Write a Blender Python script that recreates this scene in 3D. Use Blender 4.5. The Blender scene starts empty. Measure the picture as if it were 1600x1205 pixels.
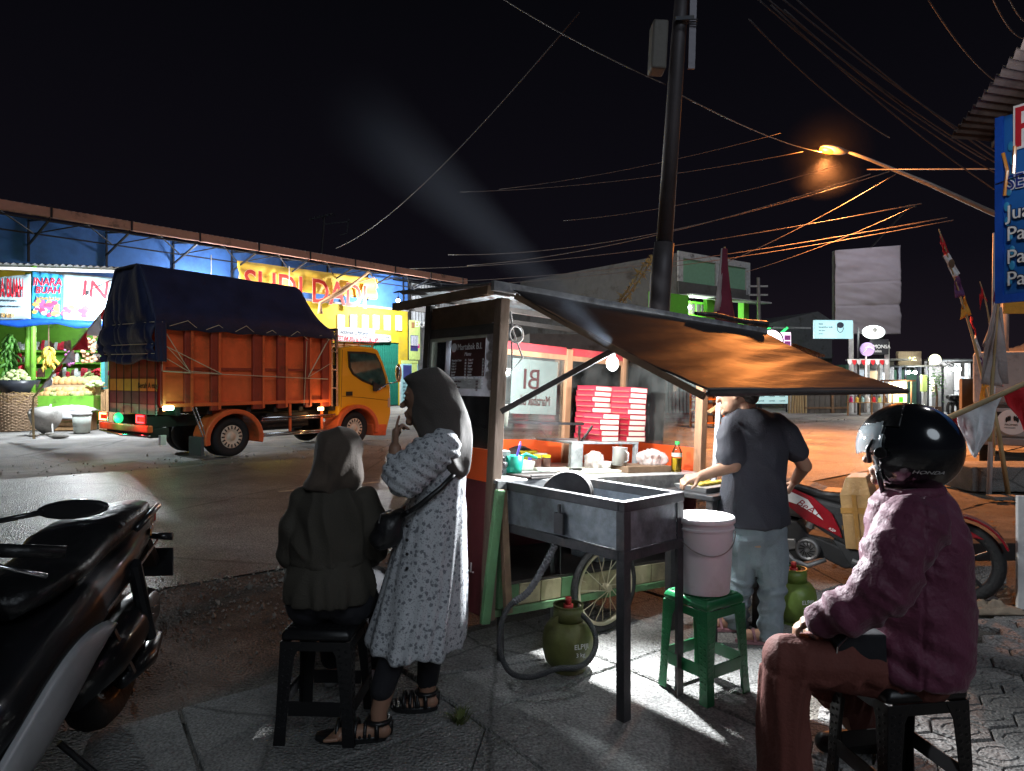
import bpy, bmesh, math, random
import numpy as np
from mathutils import Vector, Matrix, noise, Euler
random.seed(7)
R = math.radians
scene = bpy.context.scene
COL = scene.collection

# ------------------------------------------------------------------ camera, sky, light, exposure
FPX, HZ, EYE = 1080.0, 592.0, 1.5          # focal length in photo pixels, horizon row, eye height
cam_data = bpy.data.cameras.new('camera')
cam = bpy.data.objects.new('camera', cam_data); COL.objects.link(cam)
cam_data.sensor_width = 36; cam_data.lens = 36 * FPX / 1600
cam_data.shift_y = (HZ - 602.5) / 1600
cam.location = (0, 0, EYE); cam.rotation_euler = (R(90), 0, 0)
cam_data.clip_start = .05; cam_data.clip_end = 1500
scene.camera = cam

world = bpy.data.worlds.new('World'); scene.world = world; world.use_nodes = True
wn = world.node_tree; wn.nodes.clear()
wo = wn.nodes.new('ShaderNodeOutputWorld'); wb = wn.nodes.new('ShaderNodeBackground')
sky = wn.nodes.new('ShaderNodeTexSky'); sky.sky_type = 'NISHITA'; sky.sun_disc = False
sky.sun_elevation = R(-9); sky.sun_rotation = R(150); sky.altitude = 0
tc = wn.nodes.new('ShaderNodeTexCoord'); sx = wn.nodes.new('ShaderNodeSeparateXYZ')
rp = wn.nodes.new('ShaderNodeValToRGB')      # night glow of the town low in the sky, near black overhead
rp.color_ramp.elements[0].position = 0; rp.color_ramp.elements[0].color = (.14, .10, .15, 1)
rp.color_ramp.elements[1].position = .55; rp.color_ramp.elements[1].color = (.020, .021, .032, 1)
e = rp.color_ramp.elements.new(.16); e.color = (.055, .047, .078, 1)
mx = wn.nodes.new('ShaderNodeMix'); mx.data_type = 'RGBA'; mx.blend_type = 'ADD'; mx.inputs[0].default_value = 1
wn.links.new(tc.outputs['Generated'], sx.inputs[0]); wn.links.new(sx.outputs['Z'], rp.inputs[0])
wn.links.new(sky.outputs[0], mx.inputs['A']); wn.links.new(rp.outputs[0], mx.inputs['B'])
wn.links.new(mx.outputs['Result'], wb.inputs[0]); wb.inputs[1].default_value = .05
wn.links.new(wb.outputs[0], wo.inputs[0])

sd = bpy.data.lights.new('sun', 'SUN'); sd.energy = .38; sd.angle = R(25); sd.color = (.80, .90, 1)
sun = bpy.data.objects.new('sun', sd); COL.objects.link(sun)
sun.rotation_euler = Vector((-.32, 1, -.72)).to_track_quat('-Z', 'Y').to_euler()
scene.view_settings.view_transform = 'Standard'; scene.view_settings.look = 'None'
scene.view_settings.exposure = .68; scene.view_settings.gamma = 1; scene.view_settings.use_curve_mapping = False
scene.render.engine = 'CYCLES'
scene.cycles.max_bounces = 6; scene.cycles.transparent_max_bounces = 24
scene.cycles.sample_clamp_indirect = 4
scene.cycles.use_denoising = True
scene.cycles.caustics_reflective = False; scene.cycles.caustics_refractive = False

def lamp(name, loc, power, col, radius=.05, spot=None, aim=None, blend=.6):
    d = bpy.data.lights.new(name, 'SPOT' if spot else 'POINT'); d.energy = power; d.color = col; d.shadow_soft_size = radius
    o = bpy.data.objects.new(name, d); COL.objects.link(o); o.location = loc
    if spot:
        d.spot_size = R(spot); d.spot_blend = blend
        o.rotation_euler = (Vector(aim) - Vector(loc)).to_track_quat('-Z', 'Y').to_euler()
    return o

# ------------------------------------------------------------------ pixel helpers
def P(px, py, D): return Vector(((px - 800) / FPX * D, D, EYE + (HZ - py) / FPX * D))
def G(px, py, z=0.):
    D = (EYE - z) * FPX / (py - HZ); return Vector(((px - 800) / FPX * D, D, z))
class Frame:
    """upright plane: local x along it, local y behind it, z up"""
    def __init__(s, O, ang, tilt=0):
        s.O = Vector((O[0], O[1], O[2] if len(O) > 2 else 0)); s.a = R(ang)
        s.M = Matrix.Translation(s.O) @ Matrix.Rotation(s.a, 4, 'Z') @ Matrix.Rotation(R(tilt), 4, 'Y'); s.I = s.M.inverted()
    def xz(s, px, py, off=0.):
        a = s.I @ Vector((0, 0, EYE)); b = s.I @ P(px, py, 10); d = b - a
        k = (off - a.y) / d.y; p = a + d * k; return p.x, p.z
    def pt(s, px, py, off=0.):
        x, z = s.xz(px, py, off); return Vector((x, off, z))
    def w(s, x, y, z): return s.M @ Vector((x, y, z))
UA = math.degrees(math.atan2(.6, .8))          # bearing of the road
def UV(u, v, z=0.): return Vector((.8 * u - .6 * v, .6 * u + .8 * v, z))

# ------------------------------------------------------------------ materials
MC = {}
def M(name, col=(.5, .5, .5), rough=.6, metal=0., var=.18, scale=6., bump=.15, emit=0., trans=0., alpha=1., coat=0., dirt=0., dirtcol=(.05, .04, .03), sheen=0., bs=None, ecol=None, ior=1.45, stretch=(1, 1, 1)):
    if name in MC: return MC[name]
    m = bpy.data.materials.new(name); m.use_nodes = True; nt = m.node_tree; N = nt.nodes; L = nt.links
    b = N['Principled BSDF']
    t = N.new('ShaderNodeTexCoord'); mp = N.new('ShaderNodeMapping'); mp.inputs['Scale'].default_value = stretch
    L.new(t.outputs['Object'], mp.inputs[0])
    n = N.new('ShaderNodeTexNoise'); n.inputs['Scale'].default_value = scale; n.inputs['Detail'].default_value = 7; n.inputs['Roughness'].default_value = .62
    L.new(mp.outputs[0], n.inputs['Vector'])
    r = N.new('ShaderNodeValToRGB'); r.color_ramp.elements[0].position = .28; r.color_ramp.elements[1].position = .72
    c = Vector(col)
    r.color_ramp.elements[0].color = (*(c * (1 - var)), 1); r.color_ramp.elements[1].color = (*[min(1, q) for q in c * (1 + var)], 1)
    L.new(n.outputs['Fac'], r.inputs[0]); out = r.outputs[0]
    if dirt > 0:
        n2 = N.new('ShaderNodeTexNoise'); n2.inputs['Scale'].default_value = scale * .37; n2.inputs['Detail'].default_value = 9; n2.inputs['Roughness'].default_value = .7
        L.new(mp.outputs[0], n2.inputs['Vector'])
        r2 = N.new('ShaderNodeValToRGB'); r2.color_ramp.elements[0].position = .62 - .3 * dirt; r2.color_ramp.elements[1].position = .72
        L.new(n2.outputs['Fac'], r2.inputs[0])
        x = N.new('ShaderNodeMix'); x.data_type = 'RGBA'; L.new(r2.outputs[0], x.inputs[0]); L.new(out, x.inputs['A']); x.inputs['B'].default_value = (*dirtcol, 1); out = x.outputs['Result']
    L.new(out, b.inputs['Base Color'])
    b.inputs['Metallic'].default_value = metal; b.inputs['Alpha'].default_value = alpha; b.inputs['IOR'].default_value = ior
    b.inputs['Transmission Weight'].default_value = trans; b.inputs['Coat Weight'].default_value = coat; b.inputs['Sheen Weight'].default_value = sheen
    mr = N.new('ShaderNodeMapRange'); mr.inputs['To Min'].default_value = max(.02, rough * .75); mr.inputs['To Max'].default_value = min(1, rough * 1.25)
    L.new(n.outputs['Fac'], mr.inputs['Value']); L.new(mr.outputs[0], b.inputs['Roughness'])
    if emit: b.inputs['Emission Color'].default_value = (*(ecol or col), 1); b.inputs['Emission Strength'].default_value = emit
    if bump:
        bn = N.new('ShaderNodeBump'); bn.inputs['Strength'].default_value = bump; bn.inputs['Distance'].default_value = .02
        n3 = N.new('ShaderNodeTexNoise'); n3.inputs['Scale'].default_value = bs or scale * 4; n3.inputs['Detail'].default_value = 5
        L.new(mp.outputs[0], n3.inputs['Vector']); L.new(n3.outputs['Fac'], bn.inputs['Height']); L.new(bn.outputs[0], b.inputs['Normal'])
    m['col'] = col; MC[name] = m; return m

def glass(name, tint=(.9, .95, .95), fac=.86, rough=.03):
    """thin dusty pane: clear share plus a glossy and dusty share"""
    if name in MC: return MC[name]
    m = bpy.data.materials.new(name); m.use_nodes = True; nt = m.node_tree; N = nt.nodes; L = nt.links; N.clear()
    o = N.new('ShaderNodeOutputMaterial'); t = N.new('ShaderNodeBsdfTransparent'); t.inputs[0].default_value = (*tint, 1)
    g = N.new('ShaderNodeBsdfGlossy'); g.inputs['Roughness'].default_value = rough
    f = N.new('ShaderNodeFresnel'); f.inputs[0].default_value = 1.5
    d = N.new('ShaderNodeBsdfDiffuse'); d.inputs[0].default_value = (.6, .62, .6, 1)
    a = N.new('ShaderNodeMixShader'); b = N.new('ShaderNodeMixShader')
    tcn = N.new('ShaderNodeTexCoord'); n = N.new('ShaderNodeTexNoise'); n.inputs['Scale'].default_value = 5; n.inputs['Detail'].default_value = 8
    r = N.new('ShaderNodeMapRange'); r.inputs['From Min'].default_value = .35; r.inputs['From Max'].default_value = .8; r.inputs['To Max'].default_value = (1 - fac) * 1.6
    L.new(tcn.outputs['Object'], n.inputs['Vector']); L.new(n.outputs['Fac'], r.inputs['Value']); L.new(r.outputs[0], a.inputs[0])
    L.new(t.outputs[0], a.inputs[1]); L.new(d.outputs[0], a.inputs[2]); L.new(f.outputs[0], b.inputs[0]); L.new(a.outputs[0], b.inputs[1]); L.new(g.outputs[0], b.inputs[2])
    L.new(b.outputs[0], o.inputs[0]); MC[name] = m; return m

def light_mat(name, col, s):
    if name in MC: return MC[name]
    m = bpy.data.materials.new(name); m.use_nodes = True; b = m.node_tree.nodes['Principled BSDF']
    b.inputs['Base Color'].default_value = (*col, 1); b.inputs['Emission Color'].default_value = (*col, 1); b.inputs['Emission Strength'].default_value = s
    MC[name] = m; return m

# ------------------------------------------------------------------ mesh builder
class MB:
    def __init__(s): s.v = []; s.f = []; s.m = []
    def add(s, vs, fs, m=0, T=None):
        o = len(s.v)
        for p in vs:
            p = Vector(p); s.v.append(T @ p if T else p)
        for f in fs: s.f.append([i + o for i in f]); s.m.append(m)
        return s
    def box(s, x0, x1, y0, y1, z0, z1, m=0, T=None):
        vs = [(x0, y0, z0), (x1, y0, z0), (x1, y1, z0), (x0, y1, z0), (x0, y0, z1), (x1, y0, z1), (x1, y1, z1), (x0, y1, z1)]
        return s.add(vs, [(3, 2, 1, 0), (4, 5, 6, 7), (0, 1, 5, 4), (1, 2, 6, 5), (2, 3, 7, 6), (3, 0, 4, 7)], m, T)
    def cbox(s, c, d, m=0, rot=None):
        T = Matrix.Translation(Vector(c)) @ (rot.to_4x4() if rot is not None else Matrix.Identity(4))
        return s.box(-d[0] / 2, d[0] / 2, -d[1] / 2, d[1] / 2, -d[2] / 2, d[2] / 2, m, T)
    def bar(s, a, b, w, h=None, m=0, up=(0, 0, 1)):
        a = Vector(a); b = Vector(b); d = b - a; L = d.length; d.normalize(); up = Vector(up)
        if abs(d.dot(up)) > .97: up = Vector((0, 1, 0)) if abs(d.y) < .9 else Vector((1, 0, 0))
        x = up.cross(d).normalized(); y = d.cross(x); h = h or w
        T = Matrix((( x.x, y.x, d.x, a.x), (x.y, y.y, d.y, a.y), (x.z, y.z, d.z, a.z), (0, 0, 0, 1)))
        return s.box(-w / 2, w / 2, -h / 2, h / 2, 0, L, m, T)
    def tube(s, pts, r, n=8, m=0, caps=True, closed=False):
        pts = [Vector(p) for p in pts]; k = len(pts); rs = r if isinstance(r, (list, tuple)) else [r] * k
        vs = []; fs = []; up = None
        for i, p in enumerate(pts):
            if closed: d = pts[(i + 1) % k] - pts[i - 1]
            else: d = pts[min(i + 1, k - 1)] - pts[max(i - 1, 0)]
            d.normalize()
            if up is None:
                up = Vector((0, 0, 1)) if abs(d.z) < .9 else Vector((1, 0, 0))
            x = up.cross(d)
            if x.length < 1e-4: x = Vector((1, 0, 0))
            x.normalize(); y = d.cross(x); up = y
            for j in range(n):
                a = 2 * math.pi * j / n; vs.append(p + (x * math.cos(a) + y * math.sin(a)) * rs[i])
        K = k if closed else k - 1
        for i in range(K):
            for j in range(n):
                i2 = (i + 1) % k; fs.append((i * n + j, i * n + (j + 1) % n, i2 * n + (j + 1) % n, i2 * n + j))
        if caps and not closed: fs.append(tuple(range(n - 1, -1, -1))); fs.append(tuple(range((k - 1) * n, k * n)))
        return s.add(vs, fs, m)
    def cyl(s, a, b, r, n=16, m=0, r2=None): return s.tube([a, b], [r, r if r2 is None else r2], n, m)
    def lathe(s, prof, n=24, m=0, T=None, a0=0, a1=2 * math.pi):
        vs = []; fs = []; full = abs(a1 - a0 - 2 * math.pi) < 1e-6; c = n if full else n + 1
        for r, z in prof:
            for j in range(c):
                a = a0 + (a1 - a0) * j / n; vs.append((r * math.cos(a), r * math.sin(a), z))
        for i in range(len(prof) - 1):
            for j in range(n):
                k = (j + 1) % c; fs.append((i * c + j, i * c + k, (i + 1) * c + k, (i + 1) * c + j))
        return s.add(vs, fs, m, T)
    def ell(s, c, r, n=12, k=8, m=0, T=None):
        c = Vector(c); vs = []; fs = []
        if not isinstance(r, (tuple, list)): r = (r, r, r)
        for i in range(1, k):
            t = math.pi * i / k
            for j in range(n):
                a = 2 * math.pi * j / n; vs.append((c.x + r[0] * math.sin(t) * math.cos(a), c.y + r[1] * math.sin(t) * math.sin(a), c.z + r[2] * math.cos(t)))
        vs += [(c.x, c.y, c.z + r[2]), (c.x, c.y, c.z - r[2])]; A = len(vs) - 2; B_ = A + 1
        for j in range(n):
            fs.append((A, j, (j + 1) % n)); fs.append((B_, (k - 2) * n + (j + 1) % n, (k - 2) * n + j))
        for i in range(k - 2):
            for j in range(n): fs.append((i * n + j, (i + 1) * n + j, (i + 1) * n + (j + 1) % n, i * n + (j + 1) % n))
        return s.add(vs, fs, m, T)
    def cap(s, a, b, ra, rb, n=12, m=0):
        """closed tapered limb with round ends"""
        a = Vector(a); b = Vector(b); d = (b - a).normalized(); pts = []; rs = []
        for t in (85, 60, 35, 12): pts.append(a - d * ra * math.sin(R(t))); rs.append(ra * math.cos(R(t)))
        for t in (12, 35, 60, 85): pts.append(b + d * rb * math.sin(R(t))); rs.append(rb * math.cos(R(t)))
        return s.tube(pts, rs, n, m)
    def limb(s, pts, rs, n=12, m=0):
        for i in range(len(pts) - 1): s.cap(pts[i], pts[i + 1], rs[i], rs[i + 1], n, m)
        return s
    def sheet(s, fn, nu, nv, m=0):
        vs = [fn(i / nu, j / nv) for j in range(nv + 1) for i in range(nu + 1)]
        fs = [(j * (nu + 1) + i, j * (nu + 1) + i + 1, (j + 1) * (nu + 1) + i + 1, (j + 1) * (nu + 1) + i) for j in range(nv) for i in range(nu)]
        return s.add(vs, fs, m)
    def loft(s, rings, m=0, caps=True, closed=True):
        n = len(rings[0]); vs = [p for r in rings for p in r]; fs = []
        for i in range(len(rings) - 1):
            for j in range(n if closed else n - 1):
                k = (j + 1) % n; fs.append((i * n + j, i * n + k, (i + 1) * n + k, (i + 1) * n + j))
        if caps: fs.append(tuple(range(n - 1, -1, -1))); fs.append(tuple(range((len(rings) - 1) * n, len(rings) * n)))
        return s.add(vs, fs, m)
    def prism(s, poly, y0, y1, m=0):
        """outline in local x,z pushed from y0 to y1"""
        n = len(poly); vs = [(x, y0, z) for x, z in poly] + [(x, y1, z) for x, z in poly]
        fs = [tuple(range(n)), tuple(range(2 * n - 1, n - 1, -1))] + [(i, i + n, (i + 1) % n + n, (i + 1) % n) for i in range(n)]
        return s.add(vs, fs, m)
    def mesh(s, name):
        me = bpy.data.meshes.new(name); me.from_pydata([tuple(p) for p in s.v], [], s.f)
        me.polygons.foreach_set('material_index', s.m); me.validate(); me.update(); return me
    def obj(s, name, mats, parent=None, bevel=0., smooth=False, sub=0, solid=0., seg=2):
        me = s.mesh(name)
        for q in (mats if isinstance(mats, (list, tuple)) else [mats]): me.materials.append(q)
        if smooth: me.polygons.foreach_set('use_smooth', [True] * len(me.polygons))
        o = bpy.data.objects.new(name, me); COL.objects.link(o)
        if parent is not None: o.parent = parent
        if not s.v: return o
        bm = bmesh.new(); bm.from_mesh(me); bmesh.ops.recalc_face_normals(bm, faces=bm.faces); bm.to_mesh(me); bm.free()
        if solid: q = o.modifiers.new('solid', 'SOLIDIFY'); q.thickness = solid; q.offset = 0
        if bevel: q = o.modifiers.new('bevel', 'BEVEL'); q.width = bevel; q.segments = seg; q.limit_method = 'ANGLE'; q.angle_limit = R(40)
        if sub: q = o.modifiers.new('sub', 'SUBSURF'); q.levels = sub; q.render_levels = sub
        if smooth and bevel: me.set_sharp_from_angle(angle=R(40))
        return o
    def blob(s, name, mat, parent=None, vox=.01, it=6, disp=None, shade=True):
        """one continuous surface: overlapping forms fused by a voxel remesh and smoothed"""
        me = s.mesh(name); o = bpy.data.objects.new(name, me); COL.objects.link(o)
        q = o.modifiers.new('r', 'REMESH'); q.mode = 'VOXEL'; q.voxel_size = vox
        q = o.modifiers.new('s', 'SMOOTH'); q.factor = .5; q.iterations = it
        dg = bpy.context.evaluated_depsgraph_get(); dg.update()
        m2 = bpy.data.meshes.new_from_object(o.evaluated_get(dg)); o.modifiers.clear(); o.data = m2; bpy.data.meshes.remove(me); m2.name = name
        if disp:
            nr = [v.normal.copy() for v in m2.vertices]
            for v, k in zip(m2.vertices, nr): v.co = v.co + k * disp(v.co, k)
        m2.materials.clear(); m2.materials.append(mat)
        m2.polygons.foreach_set('use_smooth', [True] * len(m2.polygons)); m2.update()
        if parent is not None: o.parent = parent
        return o

def tag(o, label=None, cat=None, group=None, kind=None):
    if label: o['label'] = label
    if cat: o['category'] = cat
    if group: o['group'] = group
    if kind: o['kind'] = kind
    return o
def thing(name, label, cat, T=None, group=None):
    o = bpy.data.objects.new(name, None); COL.objects.link(o); o.empty_display_size = .1
    if T is not None: o.matrix_world = T if isinstance(T, Matrix) else Matrix.Translation(Vector(T))
    return tag(o, label, cat, group)
def at(loc, rz=0., tilt=(0, 0)): return Matrix.Translation(Vector(loc)) @ Euler((R(tilt[0]), R(tilt[1]), R(rz))).to_matrix().to_4x4()
def copy_tree(o, parent=None):
    c = o.copy(); COL.objects.link(c); c.parent = parent
    if parent is not None: c.matrix_parent_inverse = o.matrix_parent_inverse
    for ch in o.children: copy_tree(ch, c)
    return c
def text(s_, size, mat, parent, loc, rot=(90, 0, 0), ext=.002, name='lettering', sx=1., align='LEFT', shear=0., off=0., mirror=False):
    cu = bpy.data.curves.new('t', 'FONT'); cu.body = s_; cu.size = size; cu.extrude = ext; cu.align_x = align; cu.shear = shear; cu.offset = off; cu.resolution_u = 3
    t = bpy.data.objects.new('t', cu); COL.objects.link(t)
    dg = bpy.context.evaluated_depsgraph_get(); dg.update(); me = bpy.data.meshes.new_from_object(t.evaluated_get(dg))
    bpy.data.objects.remove(t); bpy.data.curves.remove(cu)
    me.materials.clear(); me.materials.append(mat)
    o = bpy.data.objects.new(name, me); COL.objects.link(o); me.name = name
    if parent is not None: o.parent = parent
    o.location = loc; o.rotation_euler = [R(a) for a in rot]; o.scale = (-sx if mirror else sx, 1, 1)
    return o
def clip(poly, n, d):
    """convex polygon in the plane kept where n.p <= d"""
    out = []
    for i in range(len(poly)):
        a = poly[i]; b = poly[(i + 1) % len(poly)]; da = n[0] * a[0] + n[1] * a[1] - d; db = n[0] * b[0] + n[1] * b[1] - d
        if da <= 0: out.append(a)
        if (da < 0) != (db < 0): t = da / (da - db); out.append((a[0] + (b[0] - a[0]) * t, a[1] + (b[1] - a[1]) * t))
    return out
def inset(poly, k):
    cx = sum(p[0] for p in poly) / len(poly); cy = sum(p[1] for p in poly) / len(poly); out = []
    for x, y in poly:
        d = math.hypot(x - cx, y - cy) or 1; out.append((x - (x - cx) / d * k, y - (y - cy) / d * k))
    return out
def nz(x, y, z=0., s=1.): return noise.noise(Vector((x * s, y * s, z * s)))
# ------------------------------------------------------------------ ground, road, paving
def ground_mat(name, c0, c1, c2, scale, bump, rough=.85, speck=(.55, 1.5)):
    m = bpy.data.materials.new(name); m.use_nodes = True; nt = m.node_tree; N = nt.nodes; L = nt.links; b = N['Principled BSDF']
    g = N.new('ShaderNodeTexCoord'); n = N.new('ShaderNodeTexNoise'); n.inputs['Scale'].default_value = scale; n.inputs['Detail'].default_value = 10; n.inputs['Roughness'].default_value = .65
    L.new(g.outputs['Object'], n.inputs[0]); r = N.new('ShaderNodeValToRGB'); el = r.color_ramp.elements
    el[0].position = .3; el[0].color = (*c0, 1); el[1].position = .7; el[1].color = (*c2, 1); q = el.new(.5); q.color = (*c1, 1)
    L.new(n.outputs['Fac'], r.inputs[0])
    f = N.new('ShaderNodeTexNoise'); f.inputs['Scale'].default_value = 90; f.inputs['Detail'].default_value = 4; L.new(g.outputs['Object'], f.inputs[0])
    mrr = N.new('ShaderNodeMapRange'); mrr.inputs['From Min'].default_value = .3; mrr.inputs['From Max'].default_value = .7; mrr.inputs['To Min'].default_value = speck[0]; mrr.inputs['To Max'].default_value = speck[1]
    L.new(f.outputs['Fac'], mrr.inputs[0]); x = N.new('ShaderNodeMix'); x.data_type = 'RGBA'; x.blend_type = 'MULTIPLY'; x.inputs[0].default_value = 1
    L.new(r.outputs[0], x.inputs['A']); L.new(mrr.outputs[0], x.inputs['B']); L.new(x.outputs['Result'], b.inputs['Base Color'])
    big = N.new('ShaderNodeTexNoise'); big.inputs['Scale'].default_value = scale * .45; big.inputs['Detail'].default_value = 4; L.new(g.outputs['Object'], big.inputs[0])
    br = N.new('ShaderNodeMapRange'); br.inputs['From Min'].default_value = .35; br.inputs['From Max'].default_value = .65; br.inputs['To Min'].default_value = .6; br.inputs['To Max'].default_value = 1.35; L.new(big.outputs['Fac'], br.inputs[0])
    wp = N.new('ShaderNodeMix'); wp.data_type = 'VECTOR'; wp.inputs[0].default_value = .12; L.new(g.outputs['Object'], wp.inputs[4]); L.new(n.outputs['Color'], wp.inputs[5])
    cv = N.new('ShaderNodeTexVoronoi'); cv.feature = 'DISTANCE_TO_EDGE'; cv.inputs['Scale'].default_value = scale * .55; L.new(wp.outputs[1], cv.inputs['Vector'])
    cr = N.new('ShaderNodeMapRange'); cr.inputs['From Max'].default_value = .012; cr.inputs['To Min'].default_value = 1 if name == 'dirt' else .45; L.new(cv.outputs['Distance'], cr.inputs[0])
    m1 = N.new('ShaderNodeMath'); m1.operation = 'MULTIPLY'; L.new(br.outputs[0], m1.inputs[0]); L.new(cr.outputs[0], m1.inputs[1])
    x2 = N.new('ShaderNodeMix'); x2.data_type = 'RGBA'; x2.blend_type = 'MULTIPLY'; x2.inputs[0].default_value = 1; L.new(x.outputs['Result'], x2.inputs['A']); L.new(m1.outputs[0], x2.inputs['B']); L.new(x2.outputs['Result'], b.inputs['Base Color'])
    rr = N.new('ShaderNodeMapRange'); rr.inputs['To Min'].default_value = rough * .8; rr.inputs['To Max'].default_value = min(1, rough * 1.25); L.new(big.outputs['Fac'], rr.inputs[0]); L.new(rr.outputs[0], b.inputs['Roughness'])
    v = N.new('ShaderNodeTexVoronoi'); v.inputs['Scale'].default_value = 70; L.new(g.outputs['Object'], v.inputs['Vector'])
    ad = N.new('ShaderNodeMath'); ad.operation = 'ADD'; L.new(v.outputs['Distance'], ad.inputs[0]); L.new(n.outputs['Fac'], ad.inputs[1])
    bn = N.new('ShaderNodeBump'); bn.inputs['Strength'].default_value = bump; bn.inputs['Distance'].default_value = .012; L.new(ad.outputs[0], bn.inputs['Height']); L.new(bn.outputs[0], b.inputs['Normal'])
    return m
m_dirt = ground_mat('dirt', (.07, .064, .056), (.13, .12, .105), (.22, .205, .18), 2.2, 1.)
m_asph = ground_mat('asphalt', (.09, .09, .093), (.15, .15, .15), (.21, .208, .205), .9, 1., .40, (.15, 2.4))
m_conc = ground_mat('concrete', (.13, .13, .125), (.25, .248, .24), (.37, .365, .35), 1.6, .8)
m_far = ground_mat('far_apron', (.15, .14, .13), (.26, .25, .24), (.38, .37, .36), .8, .9)
m_pav = ground_mat('paver_stone', (.13, .125, .12), (.21, .205, .20), (.31, .30, .29), 2.4, .7)
b = MB(); b.sheet(lambda a, c: UV(-300 + 600 * a, -300 + 600 * c, -.035), 4, 4); tag(b.obj('ground', m_dirt), kind='structure')
b = MB(); b.sheet(lambda a, c: UV(-80 + 260 * a, 5.45 + 7.3 * c + (.18 * nz(a * 90, c * 3) if c in (0, 1) else 0), .004), 260, 2); tag(b.obj('road', m_asph), kind='structure')
b = MB(); b.sheet(lambda a, c: UV(-80 + 260 * a, 12.6 + 24 * c, -.02 + (.018 * nz(a * 300, c * 30) if c else 0)), 260, 16); tag(b.obj('far_apron', m_far), kind='structure')
b = MB(); b.sheet(lambda a, c: UV(-9 + 40 * a, 3.3 + 2.4 * c, -.012 - .012 * (1 - c) + .018 * nz(a * 90, c * 7) + .010 * nz(a * 300, c * 24)), 300, 26); tag(b.obj('near_verge', m_dirt, smooth=True), kind='structure')
m_line = M('road_paint', (.62, .58, .45), .7, var=.3, scale=14, dirt=.6, dirtcol=(.08, .08, .08))
b = MB()
for k in range(-6, 24):
    u0 = 3.02 + k * 3.85; b.sheet(lambda a, c: UV(u0 + 1.45 * a, 9.1 + .11 * c, .009), 3, 1)
tag(b.obj('road_marking', m_line), kind='structure')
# paving slabs (near) and hexagon pavers (right)
L0, L1 = Vector((.93, 2.64)), Vector((2.16, 4.4)); ld = (L1 - L0).normalized(); LN = (ld.y, -ld.x); LD = LN[0] * L0.x + LN[1] * L0.y   # LN.p > LD : right side
pv = thing('pavement', None, None); tag(pv, kind='structure')
us = [1.67 + k * 1.02 + random.uniform(-.06, .06) for k in range(-5, 5)]; us[5] = 1.67
vs_ = [-.6, .5, 1.52, 2.56, 3.42]
cor = {(i, j): (us[i] + random.uniform(-.04, .04), vs_[j] + random.uniform(-.03, .03)) for i in range(len(us)) for j in range(len(vs_))}
def slab_obj(poly, z, th, name, mat, parent, bev=.006):
    lo = MB(); n = len(poly); p2 = inset(poly, bev)
    vs = [(x, y, z - th) for x, y in poly] + [(x, y, z - bev) for x, y in poly] + [(x, y, z) for x, y in p2]
    fs = [tuple(range(2 * n, 3 * n))] + [(i, (i + 1) % n, (i + 1) % n + n, i + n) for i in range(n)] + [(i + n, (i + 1) % n + n, (i + 1) % n + 2 * n, i + 2 * n) for i in range(n)]
    lo.add(vs, fs); return lo.obj(name, mat, parent)
for i in range(len(us) - 1):
    for j in range(len(vs_) - 1):
        q = [cor[i, j], cor[i + 1, j], cor[i + 1, j + 1], cor[i, j + 1]]; q = [tuple(UV(*p)[:2]) for p in q]
        pieces = [q]
        if i < 5 or j == 3:      # older, broken slabs: split by a crack
            c = (sum(p[0] for p in q) / 4 + random.uniform(-.15, .15), sum(p[1] for p in q) / 4 + random.uniform(-.15, .15)); a = random.uniform(0, 6.28); n_ = (math.cos(a), math.sin(a)); d_ = n_[0] * c[0] + n_[1] * c[1]
            pieces = [clip(q, n_, d_), clip(q, (-n_[0], -n_[1]), -d_)]
        for w in pieces:
            w = clip(w, LN, LD) if len(w) > 2 else w
            if len(w) < 3: continue
            w = inset(w, .011)
            slab_obj(w, random.uniform(-.006, .004), .05, 'slab', m_conc, pv, .008)
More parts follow.
